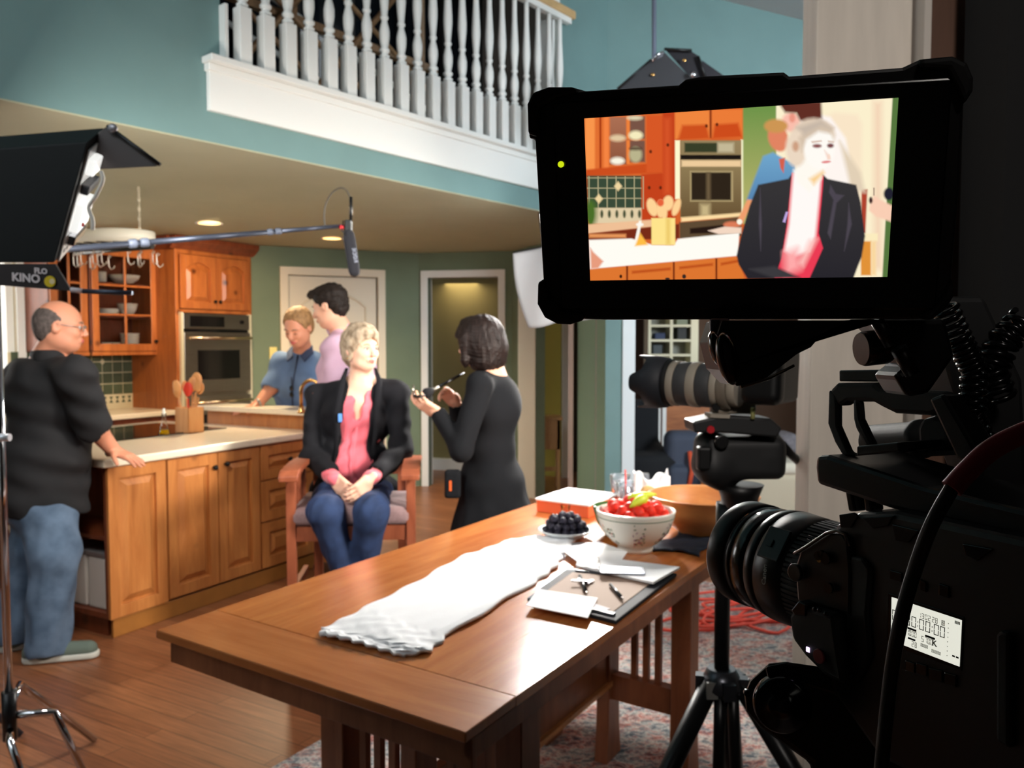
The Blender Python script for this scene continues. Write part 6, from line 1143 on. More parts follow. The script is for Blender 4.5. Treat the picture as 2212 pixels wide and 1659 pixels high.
paint([(1466, 440), (1650, 470), (1640, 600), (1560, 690), (1480, 620)], (255, 250, 240), 9)
paint(EL(1590, 310, 142, 112), (226, 206, 184), 12); paint(EL(1475, 400, 70, 120), (236, 216, 194), 12); paint(EL(1625, 392, 104, 146, rot=-.08), (255, 251, 244), 10); paint([(1560, 250), (1640, 215), (1725, 260), (1700, 300), (1620, 285), (1540, 340), (1510, 420), (1490, 330)], (214, 194, 172), 12); paint([(1480, 260), (1640, 210), (1700, 270), (1640, 250), (1530, 310)], (200, 184, 168), 14)
paint(EL(1612, 382, 30, 13), (140, 84, 84), 6); paint(EL(1700, 380, 22, 15), (120, 70, 72), 6); paint(EL(1672, 488, 30, 8, rot=-.1), (226, 120, 120), 5); paint([(1575, 352), (1640, 345), (1642, 352), (1580, 362)], (206, 170, 150), 5); paint([(1685, 348), (1722, 352), (1720, 360), (1686, 356)], (206, 170, 150), 5); paint([(1660, 410), (1690, 440), (1700, 468), (1680, 470)], (244, 214, 200), 7); paint(EL(1690, 455, 8, 16), (250, 216, 196), 5); paint(EL(1470, 385, 22, 34), (206, 160, 130), 9); paint([(1560, 600), (1650, 545), (1660, 560), (1590, 640)], (250, 210, 150), 12)
for pl_ in (((1700, 640), (1735, 700), (1790, 710), (1740, 760), (1700, 1000), (1680, 960), (1720, 740), (1690, 690)), ((1235, 660), (1245, 900), (1238, 1080), (1226, 900)), ((1820, 760), (1840, 900), (1790, 1080), (1812, 900))): paint(pl_, (76, 70, 80), 5)
paint([(1160, 1200), (1330, 1180), (1500, 1256), (1330, 1262)], (60, 58, 62), 9); paint([(1405, 820), (1420, 820), (1400, 890), (1384, 886)], (196, 172, 232), 4)
paint([(1960, 760), (1990, 710), (2030, 740), (2112, 780), (2100, 885), (2000, 850), (1955, 810)], (250, 206, 180), 7); paint(EL(2085, 700, 34, 42), (34, 34, 48), 6); paint(EL(1966, 742, 12, 22), (60, 34, 34), 5); paint(R4(1984, 660, 1990, 710), (90, 50, 50), 3)
sc4 = [mp(1262, 256, .0006), mp(1941, 211, .0006), mp(1917, 598, .0006), mp(1275, 606, .0006)]
HW = homog([(0, 0), (1, 0), (1, 1), (0, 1)], [(float((p_-MO)@MU), float((p_-MO)@MV)) for p_ in sc4]); q = np.stack([uu, vv, np.ones_like(uu)], -1)@HW.T; au = q[..., 0]/q[..., 2]; av = q[..., 1]/q[..., 2]
Pg = (MO+MN*.0006)+au[..., None]*MU+av[..., None]*MV; Pg = Pg.reshape(-1, 3); inv = np.array(t.matrix_basis.inverted()); Pg = Pg@inv[:3, :3].T+inv[:3, 3]
w_ = NU+1; fs = [(j*w_+i, (j+1)*w_+i, (j+1)*w_+i+1, j*w_+i+1) for j in range(NV) for i in range(NU)]
me = bpy.data.meshes.new('lit_screen'); me.from_pydata([tuple(p_) for p_ in Pg], [], fs); ca = me.color_attributes.new('picture', 'FLOAT_COLOR', 'POINT'); ca.data.foreach_set('color', np.concatenate([IMG.reshape(-1, 3), np.ones((Pg.shape[0], 1))], 1).astype(np.float32).ravel())
mt = bpy.data.materials.new('monitor_picture'); mt.use_nodes = True; nt = mt.node_tree; nt.nodes.clear(); o_ = nt.nodes.new('ShaderNodeOutputMaterial'); em = nt.nodes.new('ShaderNodeEmission'); at_ = nt.nodes.new('ShaderNodeVertexColor'); at_.layer_name = 'picture'; nt.links.new(at_.outputs[0], em.inputs[0]); em.inputs[1].default_value = 1.0; nt.links.new(em.outputs[0], o_.inputs[0])
me.materials.append(mt); o = bpy.data.objects.new('lit_screen', me); COL.objects.link(o); o.parent = t
# bracket and tilt lever under the monitor
def pq(pts, d, vec, mb=None, mi=0):
    mb = mb or MB()
    if isinstance(vec, float): c_ = np.mean([at(x, y, d) for x, y in pts], axis=0)-CAMP; vec = nrm(c_)*vec
    mb.prism([at(x, y, d) for x, y in pts], vec, mi); return mb
Yv = np.array([0, 1., 0])
pq([(1560, 692), (1895, 692), (1880, 690), (1838, 691), (1776, 722), (1752, 750), (1722, 765), (1640, 828), (1592, 834), (1560, 800), (1545, 740)], .425, Yv*.035).build('mount_bracket', bp_, t, bevel=.002)
b = MB(); b.ball(at(1572, 775, .415), (.0055, .006, .0135), 20, X=nrm((1, 0, .15)), Z=nrm((-.22, 0, 1)), k=14); b.build('tilt_lever', bpg, t)
b = MB(); b.ball(at(1546, 752, .425), (.0035, .006, .009), 18, Z=nrm((-.2, 0, 1)), k=12); b.build('lock_lever', bpg, t)
b = MB(); b.tube([at(1600, 836, .422), at(1660, 818, .424), at(1715, 790, .426)], .0008, 8); b.build('edge_trim', M('pale_metal_edge', (90, 84, 80), .3, .8), t)  # thin paler metallic strip along the bracket edge
b = MB(); b.bx((-.005, 0, -.004), (.005, .004, .004), O=at(1556, 705, .43)); b.build('hinge_tab', graymetal, t, bevel=.001)
# ---------------------------------------------------------------- cinema camera
A_ = nrm((-.42, .905, 0)); N_ = nrm((-.905, -.42, 0)); O_ = at(1926, 1290, .5)
def cp(x, y, n=0): return onplane(x, y, O_+N_*n, N_)
def cpr(pts, n, dep, name, mat, parent, bevel=.0015): b = MB(); b.prism([cp(x, y, n) for x, y in pts], -N_*dep); return b.build(name, mat, parent, bevel=bevel)
cam2 = thing('cinema_camera', O_-UP*.1, 'big black cinema camera close by at the right edge with a lit status display', 'camera')
cpr([(1800, 1135), (1850, 1108), (1930, 1106), (2225, 1168), (2330, 1850), (1900, 1640), (1800, 1500), (1788, 1480), (1786, 1300), (1796, 1200)], 0, .105, 'body', bp_, cam2, .004)
cpr([(1716, 1225), (1728, 1190), (1790, 1150), (1818, 1150), (1832, 1170), (1838, 1240), (1836, 1330), (1770, 1310), (1722, 1300)], .004, .03, 'lens_mount_cover', bm_, cam2, .002)
b = MB(); b.tube([cp(x, y, .005) for x, y in ((1716, 1196), (1740, 1182), (1785, 1152), (1806, 1146), (1826, 1154), (1834, 1180))], .0012, 8); b.build('cover_edge', M('pale_metal_edge', (90, 84, 80), .3, .8), cam2)  # paler metallic strip along the cover rim
b = MB(); b.cyl(cp(1722, 1236, .006), cp(1722, 1236, .006)+N_*.003, .0062, n=24); b.build('release_button', bm_, cam2, bevel=.0006)
for x, y, r in ((1770, 1200, .003), (1786, 1206, .004), (1793, 1270, .0035), (1776, 1196, .0025)): b = MB(); c = cp(x, y, .006); b.cyl(c, c+N_*.002, r, n=16); b.build('button', bpg, cam2)
b = MB(); c = cp(1771, 1209, .0062); b.cyl(c, c+N_*.0012, .0018, n=12); b.build('amber_mark', M('amber_mark', (190, 130, 30), .5), cam2)
cpr([(1703, 1330), (1722, 1304), (1800, 1330), (1822, 1480), (1780, 1460), (1738, 1418), (1710, 1380)], .012, .045, 'control_pod', rub, cam2, .003)
cpr([(1708, 1318), (1724, 1298), (1742, 1306), (1740, 1332), (1716, 1330)], .013, .02, 'toggle', bpg, cam2, .001)
b = MB(); c = cp(1772, 1417, .0125); b.cyl(c, c+N_*.002, .0048, n=24); b.build('record_button', M('record_red', (110, 18, 26), .5), cam2, bevel=.0005)
b = MB(); c = cp(1746, 1403, .0127); b.bx((-.0014, 0, -.0016), (.0014, .0006, .0016), A_, N_, UP, c); b.build('status_light', M('violet_white_led', (236, 214, 255), emit=1.5), cam2)
for x, y in ((1760, 1316), (1770, 1318), (1784, 1326)): b = MB(); c = cp(x, y, .0125); b.ball(c, .0016); b.build('button', bpg, cam2)
cpr([(1825, 1215), (1838, 1200), (1862, 1206), (1880, 1230), (1872, 1330), (1880, 1420), (1850, 1480), (1828, 1470)], .003, .01, 'side_grip', rub, cam2, .002)
for pts in (((1812, 1112), (1838, 1108), (1852, 1116), (1838, 1140), (1815, 1140)), ((1862, 1118), (1930, 1114), (1918, 1136), (1886, 1142)), ((1926, 1132), (1985, 1146), (1962, 1172), (1934, 1168)), ((2078, 1174), (2145, 1186), (2110, 1212), (2086, 1200))): cpr(pts, .0012, .004, 'switch_recess', bpg, cam2, .0005)
for x, y, w_2, h_2 in ((1935, 1244, 26, 20), (1993, 1265, 14, 22), (2038, 1276, 22, 26), (1965, 1440, 20, 22), (1990, 1446, 24, 24), (2020, 1458, 30, 26), (2052, 1468, 26, 26)): cpr([(x-w_2/2, y-h_2/2-3), (x+w_2/2, y-h_2/2+4), (x+w_2/2, y+h_2/2+4), (x-w_2/2, y+h_2/2-3)], .0012, .003, 'button', bpg, cam2, .0005)
cpr([(2150, 1370), (2160, 1362), (2180, 1370), (2180, 1620), (2150, 1600)], .004, .006, 'side_rib', rub, cam2, .002)
# status display, its digits as raised segments
cpr([(1918, 1280), (2084, 1334), (2078, 1450), (1916, 1392)], .0004, .002, 'display_bezel', bpg, cam2, .0005)
dsp = MB(); c4 = [cp(1926, 1290, .0008), cp(2077, 1340, .0008), cp(2072, 1440, .0008), cp(1924, 1383, .0008)]; dsp.prism(c4, -N_*.0004); do = dsp.build('lit_display', M('lcd_backlight', (236, 236, 222), emit=.88), cam2)
dink = M('lcd_dark_segment', (26, 26, 30), .8); dgry = M('lcd_grey_segment', (120, 120, 112), .8); dblu = M('lcd_blue_bar', (34, 30, 70), .8)
def dpt(u, v): a = c4[0]*(1-u)+c4[1]*u; c = c4[3]*(1-u)+c4[2]*u; return a*(1-v)+c*v+N_*.0002
def dbar(mb, u0, v0, u1, v1): mb.prism([dpt(u0, v0), dpt(u1, v0), dpt(u1, v1), dpt(u0, v1)], N_*.00015)
SEG = {'0': 'abcdef', '1': 'bc', '2': 'abged', '3': 'abgcd', '5': 'afgcd', '7': 'abc', '8': 'abcdefg'}
def digit(mb, ch, u, v, w, h, t_=.0085, ty=.016):
    S_ = {'a': (u, v, u+w, v+ty), 'd': (u, v+h-ty, u+w, v+h), 'g': (u, v+h/2-ty/2, u+w, v+h/2+ty/2), 'f': (u, v+.008, u+t_, v+h/2-.008), 'e': (u, v+h/2+.008, u+t_, v+h-.008), 'b': (u+w-t_, v+.008, u+w, v+h/2-.008), 'c': (u+w-t_, v+h/2+.008, u+w, v+h-.008)}
    for s_ in SEG[ch]: dbar(mb, *S_[s_])
b = MB(); 
for k, u in enumerate((.02, .11, .225, .315, .43, .52, .64, .725)): 
    if k < 2 or k >= 2: digit(b, '0', u, .27, .066, .235)
for u in (.199, .404, .61): dbar(b, u, .34, u+.008, .37); dbar(b, u, .43, u+.008, .46)
b.build('time_digits', dink, do)
b = MB()
for ch, u in zip('130228', (.42, .465, .51, .555, .61, .655)): digit(b, ch, u, .13, .03, .115, .005, .01)
for u in (.74, .765): digit(b, '8', u, .13, .02, .115, .005, .01)
for ch, u in zip('1000', (.25, .285, .325, .365)): digit(b, ch, u, .60, .028, .13, .005, .01)
for ch, u in zip('5700', (.47, .52, .56, .60)): digit(b, ch, u, .63, .03, .13, .005, .01)
for ch, u in zip('28', (.33, .375)): digit(b, ch, u, .83, .026, .12, .005, .01)
for ch, u in zip('88888', (.46, .482, .504, .526, .548)): digit(b, ch, u, .80, .015, .07, .004, .008)
for ch, u in zip('888888', (.62, .642, .664, .686, .708, .73)): digit(b, ch, u, .84, .015, .07, .004, .008)
for k in range(8): dbar(b, .83, .15+k*.10, .84, .165+k*.10)
b.build('small_digits', dgry, do)
X_d = nrm(c4[1]-c4[0]); Y_d = nrm(c4[0]-c4[3]); tm = text_mesh('K', .0052, dpt(.655, .70), X_d, Y_d); tm.build('letter_k', dgry, do)
b = MB(); dbar(b, .26, .545, .39, .59); dbar(b, .52, .575, .66, .62)
for k in range(4): dbar(b, .92+k*.018, .045, .931+k*.018, .11)
dbar(b, .905, .80, .94, .835); dbar(b, .955, .80, .99, .835); dbar(b, .03, .55, .06, .58); dbar(b, .03, .74, .05, .77); b.build('status_bars', dink, do)
b = MB(); dbar(b, .27, .77, .38, .81); b.build('blue_bar', dblu, do)
tx = M('grey_print', (96, 96, 96), .6)
for s_, x, y, sz in (('DISP', 1770, 1280, .0022), ('LOCK', 2040, 1300, .0028), ('INDEX', 1990, 1422, .0025), ('PUSH', 1890, 1150, .002)):
    pass
# top rails, handle, viewfinder tube
cpr([(1762, 985), (1786, 983), (2000, 1052), (2225, 1105), (2225, 1165), (1925, 1100), (1764, 1046), (1760, 1010)], -.015, .07, 'top_plate', bm_, cam2, .003)
for x0, x1 in ((1822, 1836), (1860, 1872)): cpr([(x0, 1045), (x0+14, 1050), (x1+12, 1105), (x1-4, 1105)], -.03, .012, 'plate_strut', bm_, cam2)
cpr([(1789, 845), (1806, 827), (1885, 826), (1900, 838), (2035, 846), (2060, 880), (2010, 898), (1930, 893), (1900, 878), (1882, 868), (1830, 868), (1812, 880)], -.03, .012, 'top_handle', rub, cam2, .003)
cpr([(1789, 842), (1804, 850), (1808, 880), (1808, 920), (1832, 975), (1850, 985), (1820, 986), (1802, 955), (1787, 915)], -.03, .006, 'handle_front_post', rub, cam2, .003)
cpr([(1840, 860), (1856, 862), (1860, 905), (1884, 955), (1890, 968), (1868, 968), (1846, 925), (1841, 905)], -.030, .006, 'handle_inner_post', rub, cam2, .003)
cpr([(2005, 862), (2036, 850), (2115, 985), (2090, 1005), (2065, 990)], -.02, .02, 'handle_rear_post', bm_, cam2, .002)
cpr([(1812, 800), (1925, 798), (1960, 808), (1958, 826), (1812, 824)], -.035, .02, 'accessory_shoe', bm_, cam2, .001)
cpr([(1850, 964), (1940, 955), (1942, 975), (1850, 985)], -.02, .05, 'handle_foot', bm_, cam2, .001)
b = MB(); a = cp(1872, 955, -.10); c = cp(1985, 948, -.10); b.lathe([(.009, 0), (.013, .004), (.013, .045), (.0142, .046), (.0142, .052), (.013, .053), (.013, .08)], a, nrm(c-a), 28); b.build('viewfinder_tube', rub, cam2)
cpr([(1980, 925), (1990, 905), (2015, 898), (2045, 905), (2060, 975), (1985, 972)], -.06, .015, 'eyecup', rub, cam2, .003)
# lens
LF = at(1612, 1190, .735); LA = -A_
lz = thing('camera_lens', LF, 'fat black zoom lens mounted on the cinema camera, pointing at the kitchen', 'lens')
def ring(z0, z1, r0, r1=None, name='barrel', mat=bm_, n=64, ribs=0):
    b = MB(); r1 = r0 if r1 is None else r1
    if ribs:
        a, bb, ax = frame(LA)
        b.lathe([(r0-.001, z0), (r0-.001, z1)], LF, LA, n)
        for k in range(ribs): th = 2*math.pi*k/ribs; u = a*math.cos(th)+bb*math.sin(th); w = -a*math.sin(th)+bb*math.cos(th); b.bx((-.0011, r0-.0015, z0), (.0011, r0+.0006, z1), w, u, LA, LF)
    else: b.lathe([(r0-.0015, z0), (r0, z0+.0015), (r1, z1-.0015), (r1-.0015, z1)], LF, LA, n)
    return b.build(name, mat, lz)
b = MB(); b.lathe([(.038, .012), (.040, .0), (.0445, .0), (.0455, .002), (.0455, .020), (.0435, .022)], LF, LA, 64, cap=False); b.build('front_rim', bm_, lz)
b = MB(); b.lathe([(.001, .006), (.015, .008), (.030, .013), (.038, .018)], LF, LA, 48, cap=False); b.build('front_glass', M('coated_lens_glass', (20, 24, 34), .05, spec=1), lz)
ring(.022, .030, .0440); ring(.030, .048, .0448, name='focus_ring', mat=bpg); ring(.048, .060, .0462, .0470); ring(.060, .092, .0470, .0455, mat=bm_); ring(.092, .116, .0450, name='zoom_ring', ribs=72, mat=rub); ring(.116, .150, .0415, .0385); ring(.150, .17, .0370)
a, bb, ax = frame(LA); vw = nrm(CAMP-(LF+LA*.07)); vw = nrm(vw-LA*(vw@LA)); th0 = 0
cz_ = nrm(vw*.97+UP*.22); cz_ = nrm(cz_-LA*(cz_@LA)); b = MB(); sd = np.cross(LA, cz_); b.bx((-.017, .0452, .064), (.010, .0476, .088), sd, cz_, LA, LF); b.build('switch_plate', bm_, lz, bevel=.001)
b = MB(); b.bx((-.006, .0474, .070), (.000, .0490, .076), sd, cz_, LA, LF); b.build('switch', bm_, lz)
tz = nrm(vw*.97-UP*.27); tz = nrm(tz-LA*(tz@LA)); sd2 = np.cross(LA, tz); yy = -LA; xx = np.cross(yy, tz)
if xx[2] < 0: xx = -xx; yy = -yy
tmv = text_mesh('Canon', .0062, LF+LA*.076+tz*.0474, xx, yy, .0002); tmv.build('lettering', M('white_print', (196, 196, 190), .5), lz)
# monitor arm and loose cables
ma = thing('monitor_arm', at(1960, 780, .46), 'black articulated arm joining the field monitor to the camera handle', 'arm')
pq([(1880, 688), (2045, 688), (2066, 770), (2010, 850), (1962, 858), (1934, 812), (1968, 786), (1934, 745)], .455, Yv*.03).build('arm_block', bp_, ma, bevel=.003)
b = MB(); b.cyl(at(1893, 690, .44), at(1925, 745, .44), .0035, n=20); b.cyl(at(1940, 752, .44), at(1972, 806, .44), .0042, n=20); b.build('arm_rod', bm_, ma)
b = MB(); b.lathe([(.009, 0), (.0098, .002), (.0098, .014), (.009, .016)], at(1918, 748, .462), nrm((-1, -.1, -.1)), 28); b.build('clamp_knob', M('bronze_black_knob', (62, 50, 44), .25, .8), ma)
b = MB(); c = at(1934, 812, .447); dr = nrm(at(1958, 852, .45)-c); 
for k in range(14): b.ball(c+dr*.0009*k, .0009, 8, k=5)
b.build('knurled_edge', M('pale_metal_edge', (90, 84, 80), .3, .8), ma)  # row of paler metallic beads along the arm edge
pq([(2046, 640), (2130, 640), (2212, 820), (2225, 1110), (2150, 1100), (2100, 960), (2050, 800)], .56, Yv*.05).build('cable_bracket', rub, ma, bevel=.004)
def coil(name, pts, d, R, r, pitch, label):
    P = [at(x, y, d) for x, y in pts]; out = []; L = sum(np.linalg.norm(P[i+1]-P[i]) for i in range(len(P)-1)); n = int(L/pitch*12)
    for i in range(n+1):
        u = i/n*(len(P)-1); j = min(int(u), len(P)-2); f = u-j; c = P[j]*(1-f)+P[j+1]*f; tdir = nrm(P[j+1]-P[j]); a, bb, _ = frame(tdir, (0, 1, 0)); th = 2*math.pi*i/12; out.append(c+R*(a*math.cos(th)+bb*math.sin(th)))
    tag(MB().tube(out, r, 7).build(name, bpg), label, 'cable', 'coiled black cables at the right')
coil('coiled_cable', [(2040, 660), (2075, 740), (2105, 800), (2100, 900), (2140, 990)], .50, .0065, .0017, .0045, 'coiled black cable hanging straight down right of the monitor arm')
coil('coiled_cable.001', [(2215, 690), (2165, 740), (2140, 800), (2160, 860)], .54, .009, .002, .006, 'coiled black cable looping in from the right edge of the view')
t = thing('red_sleeved_cable', at(2055, 1050, .40), 'thick black cable with a dark red sleeve crossing in front of the camera display', 'cable')
def spl(pts, d, n=10):
    P = [at(x, y, dd) for (x, y), dd in zip(pts, d)]; out = []
    for i in range(len(P)-1):
        p0 = P[max(i-1, 0)]; p1 = P[i]; p2 = P[i+1]; p3 = P[min(i+2, len(P)-1)]
        for k in range(n): s = k/n; out.append(.5*((2*p1)+(-p0+p2)*s+(2*p0-5*p1+4*p2-p3)*s*s+(-p0+3*p1-3*p2+p3)*s**3))
    return out+[P[-1]]
MB().tube(spl([(2300, 905), (2212, 935), (2140, 972), (2088, 1020), (2055, 1056)], [.40]*5), .0052, 16).build('red_sleeve', M('dark_red_sleeve', (120, 20, 34), .7), t)
MB().tube(spl([(2060, 1048), (2012, 1135), (1975, 1235), (1945, 1345), (1922, 1480), (1898, 1720)], [.40, .40, .41, .41, .42, .42]), .0036, 16).build('cable', rub, t)
# tripod head below the cinema camera
th = thing('tripod_head', at(1690, 1520, .55), 'black fluid tripod head with a round knob below the cinema camera', 'tripod head')
pq([(1606, 1500), (1618, 1470), (1660, 1432), (1700, 1428), (1800, 1460), (2000, 1560), (2240, 1640), (2300, 2100), (1770, 2100), (1752, 1650), (1640, 1570), (1610, 1535)], .56, .06).build('head_body', bp_, th, bevel=.004)
pq([(1652, 1440), (1700, 1430), (1770, 1440), (1935, 1530), (1925, 1560), (1800, 1500), (1700, 1470), (1660, 1470)], .545, .015).build('camera_plate', bm_, th, bevel=.002)
b = MB(); kn_ = nrm((-.25, -.95, .05)); c = at(1688, 1512, .548); b.lathe([(.018, 0), (.019, .003), (.019, .010), (.017, .013), (.010, .0135), (.010, .016), (.001, .017)], c, kn_, 32); b.build('drag_knob', bpg, th)
for x, y in ((1612, 1494), (1656, 1528)): b = MB(); c = at(x, y, .55); b.cyl(c, c+np.array([0, -.004, 0]), .0022, n=12); b.build('screw', bm_, th)
for k, (x, y) in enumerate(((1990, 1240, ), )): pass
for dx, dy in ((-.28, .18), (.05, .42), (.30, .02)):
    b = MB(); tp_ = at(1960, 1800, .62); b.tube([tp_+np.array([dx*.1, dy*.1, 0]), np.array([tp_[0]+dx, tp_[1]+dy*.6, .0])], [.018, .012], 14); b.build('leg', bm_, th)
# ---------------------------------------------------------------- second camera with the long lens on a tripod
sl_m = M('white_lens_barrel', (160, 150, 136), .45); sg_m = M('grey_lens_grip', (64, 64, 66), .6)
d2 = 1.76; H0 = at(1383, 823, 1.80); H1 = at(1620, 838, 1.66); ax2 = nrm(H1-H0)
tl_ = thing('telephoto_lens', H0, 'long off-white telephoto lens with grey grips and a petal hood', 'lens')
b = MB(); n = 72; a, bb, _ = frame(ax2)
hood_a = math.atan2(float(bb@UP), float(a@UP))
vs = []
for rr, zz in ((.0575, None), (.0565, .045), (.053, .066), (.047, .07), (.053, .05), (.0555, None)):
    for j in range(n): th_ = 2*math.pi*j/n; z = (.014-.014*np.tanh(2.2*math.cos(4*(th_-hood_a)))) if zz is None else zz; vs.append(H0+ax2*z+rr*(a*math.cos(th_)+bb*math.sin(th_)))
b.add(vs, [(i*n+j, i*n+(j+1) % n, (i+1)*n+(j+1) % n, (i+1)*n+j) for i in range(5) for j in range(n)]+[(5*n+j, 5*n+(j+1) % n, (j+1) % n, j) for j in range(n)], 0, True); b.build('petal_hood', M('slate_hood', (40, 42, 48), .6), tl_)
def lr(z0, z1, r, m, nm): b = MB(); b.lathe([(r-.001, z0), (r, z0+.0015), (r, z1-.0015), (r-.001, z1)], H0, ax2, 48); b.build(nm, m, tl_)
lr(.066, .078, .050, rub, 'hood_ring'); lr(.078, .094, .048, sl_m, 'barrel'); lr(.094, .122, .0465, sg_m, 'zoom_grip'); lr(.122, .142, .0475, sl_m, 'barrel'); lr(.142, .172, .046, sg_m, 'focus_grip'); lr(.172, .188, .044, sl_m, 'barrel'); lr(.188, .208, .047, M('warm_grey_collar', (120, 110, 98), .4), 'tripod_collar'); lr(.208, .225, .041, sl_m, 'barrel')
b = MB(); b.cyl(H0+ax2*.082-UP*.06, H0+ax2*.082-UP*.06, .001) if False else None; c = at(1546, 880, 1.70); b.box(c-UP*.0+np.array([.035, 0, .0]), (.09, .028, .026)); b.build('collar_foot', M('warm_grey_collar', (120, 110, 98), .4), tl_, bevel=.004)
b = MB(); c = at(1545, 879, 1.68); b.cyl(c, c-Yv*.01, .008, n=20); b.build('collar_screw', bm_, tl_)
cb = thing('stills_camera', at(1665, 790, 1.66), 'black camera body behind the long off-white lens on the tripod', 'camera')
S = SDF(.004); c = at(1668, 812, 1.66); S.rbox(c, (.036, .07, .055), .012, ax2, np.cross(UP, ax2), UP); S.rbox(c+UP*.055, (.028, .03, .03), .012, ax2, np.cross(UP, ax2), UP, k=.01); S.rbox(c-UP*.0+np.cross(UP, ax2)*-.06, (.038, .022, .05), .014, ax2, np.cross(UP, ax2), UP, k=.01); S.build('camera_body', bp_, cb)
hd_ = thing('video_tripod', (xl(1567, 1.75), 1.75, 0), 'black tripod with a fluid head carrying the long off-white lens', 'tripod')
pq([(1496, 912), (1560, 898), (1665, 904), (1690, 925), (1680, 945), (1560, 935), (1500, 935)], 1.66, Yv*.09).build('quick_plate', M('dark_grey_cast', (38, 38, 39), .5, .2), hd_, bevel=.004)
pq([(1535, 894), (1578, 896), (1576, 904), (1534, 902)], 1.655, Yv*.05).build('plate_lip', sl_m, hd_)
b = MB(); b.cyl(at(1626, 905, 1.655), at(1626, 880, 1.655), .0045, n=12); b.build('locking_pin', M('bright_brass_pin', (226, 226, 150), .3, .6), hd_)
b = MB(); c = at(1535, 928, 1.652); b.cyl(c, c-Yv*.004, .0085, .007, 18); b.build('red_button', M('signal_red', (190, 30, 40), .4), hd_)
S = SDF(.005); S.rbox(at(1600, 985, 1.74), (.085, .05, .045), .02); S.cap(at(1530, 1000, 1.74), at(1530, 960, 1.74), .035, .03); S.cap(at(1650, 980, 1.74), at(1650, 950, 1.74), .038, .03); S.cap(at(1540, 1010, 1.72)-Yv*.0, at(1560, 1030, 1.74), .03, k=.03); S.build('head_body', M('dark_grey_cast', (38, 38, 39), .5, .2), hd_)
b = MB(); c = at(1557, 954, 1.685); b.cyl(c, c-Yv*.012, .014, n=24); b.build('friction_knob', bm_, hd_, bevel=.002)
b = MB(); c = at(1520, 990, 1.70); b.box(c, (.03, .03, .05)); b.build('brake_cover', bp_, hd_, bevel=.006)
b = MB(); b.tube([at(1690, 960, 1.76), at(1712, 985, 1.8), at(1760, 1030, 1.95)], .009, 12); b.build('pan_arm', bm_, hd_)
b = MB(); c = at(1598, 1046, 1.745); b.lathe([(.05, .0), (.042, -.02), (.034, -.045), (.032, -.05)], c, UP, 32); b.build('bowl_clamp', bp_, hd_)
cc_ = at(1594, 1060, 1.76); b = MB(); b.lathe([(.036, 0), (.036, -.035), (.033, -.04)], (cc_[0], 1.76, cc_[2]), UP, 32); b.build('clamp_collar', M('silver_clamp', (120, 118, 116), .3, .8), hd_)
b = MB(); c = at(1608, 1076, 1.72); b.bx((-.014, -.003, -.014), (.014, .004, .014), O=c); b.build('maroon_band', M('maroon_band', (84, 30, 30), .5), hd_)
xc = xl(1567, 1.76); zs = at(1567, 1462, 1.76)[2]
b = MB(); b.tube([(cc_[0]-.012, 1.76, cc_[2]-.03), (xc, 1.76, cc_[2]-.14), (xc, 1.76, zs)], [.034, .0165, .0165], 24); b.build('centre_column', bm_, hd_)
b = MB(); b.lathe([(.03, .02), (.04, .0), (.045, -.02), (.03, -.04)], (xc, 1.76, zs), UP, 20); [b.box((xc+.035*math.cos(k), 1.76+.035*math.sin(k), zs-.015), (.04, .026, .035), X=(math.cos(k), math.sin(k), 0), Y=(-math.sin(k), math.cos(k), 0)) for k in (2.9, 4.8, .4, -.2)]; b.build('spider', M('spider_steel', (70, 72, 78), .3, .8), hd_)
for tpx, bx_, dx_ in ((1535, 1418, 1.60), (1600, 1745, 1.62), (1572, 1590, 2.25)):
    P1 = at(tpx, 1475, 1.76); Pm = at(bx_, 1720, (1.76+dx_)/2 if dx_ < 2 else 1.9); dirn = nrm(Pm-P1); Pf = P1+dirn*((P1[2]-.02)/-dirn[2])
    lg_ = None; b = MB(); b.tube([P1, P1+(Pf-P1)*.55], [.022, .02], 16); lg_ = b.build('leg', bm_, hd_); b = MB(); b.tube([P1+(Pf-P1)*.5, Pf], [.014, .012], 14); b.build('lower_tube', bpg, lg_); b = MB(); b.ball(Pf, .018); b.build('rubber_foot', rub, lg_)
b = MB(); b.tube([at(1556, 1480, 1.745), at(1552, 1680, 1.72)], .013, 14); b.tube([at(1582, 1480, 1.76), at(1590, 1680, 1.76)], .013, 14); b.build('mid_spreader', bm_, hd_)
b = MB(); b.bx((-.012, -.004, -.018), (.012, .003, .018), O=at(1538, 1492, 1.73)); b.build('grey_label', M('grey_label', (110, 108, 104), .5), hd_)
# ---------------------------------------------------------------- microphone boom
mb_ = thing('boom_pole', at(500, 508, 3.65), 'grey blue boom pole reaching across the kitchen with a hanging black microphone', 'boom pole')
pa_, pb_ = at(-260, 572, 2.95), at(742, 488, 3.9)
def bpo(x): u = (x+260)/1002; return pa_*(1-u)+pb_*u
b = MB(); b.cyl(bpo(-260), bpo(245), .014, .013); b.cyl(bpo(245), bpo(560), .0125, .0115); b.cyl(bpo(560), bpo(742), .010, .009); b.build('pole', graymetal, mb_)
for x0, x1 in ((208, 228), (234, 254), (535, 550), (556, 572)): b = MB(); q = bpo((x0+x1)/2); e = nrm(bpo(x1)-bpo(x0)); w2 = np.linalg.norm(bpo(x1)-bpo(x0))/2; rr = .019 if x0 < 300 else .0145; b.lathe([(rr*.8, -w2), (rr, -w2*.6), (rr, w2*.6), (rr*.8, w2)], q, e, 20); b.build('locking_collar', M('locking_collar_grey', (88, 96, 112), .45), mb_)
b = MB(); b.cyl(pa_, (pa_[0], pa_[1], 0), .016); b.build('stand_post', graymetal, mb_)
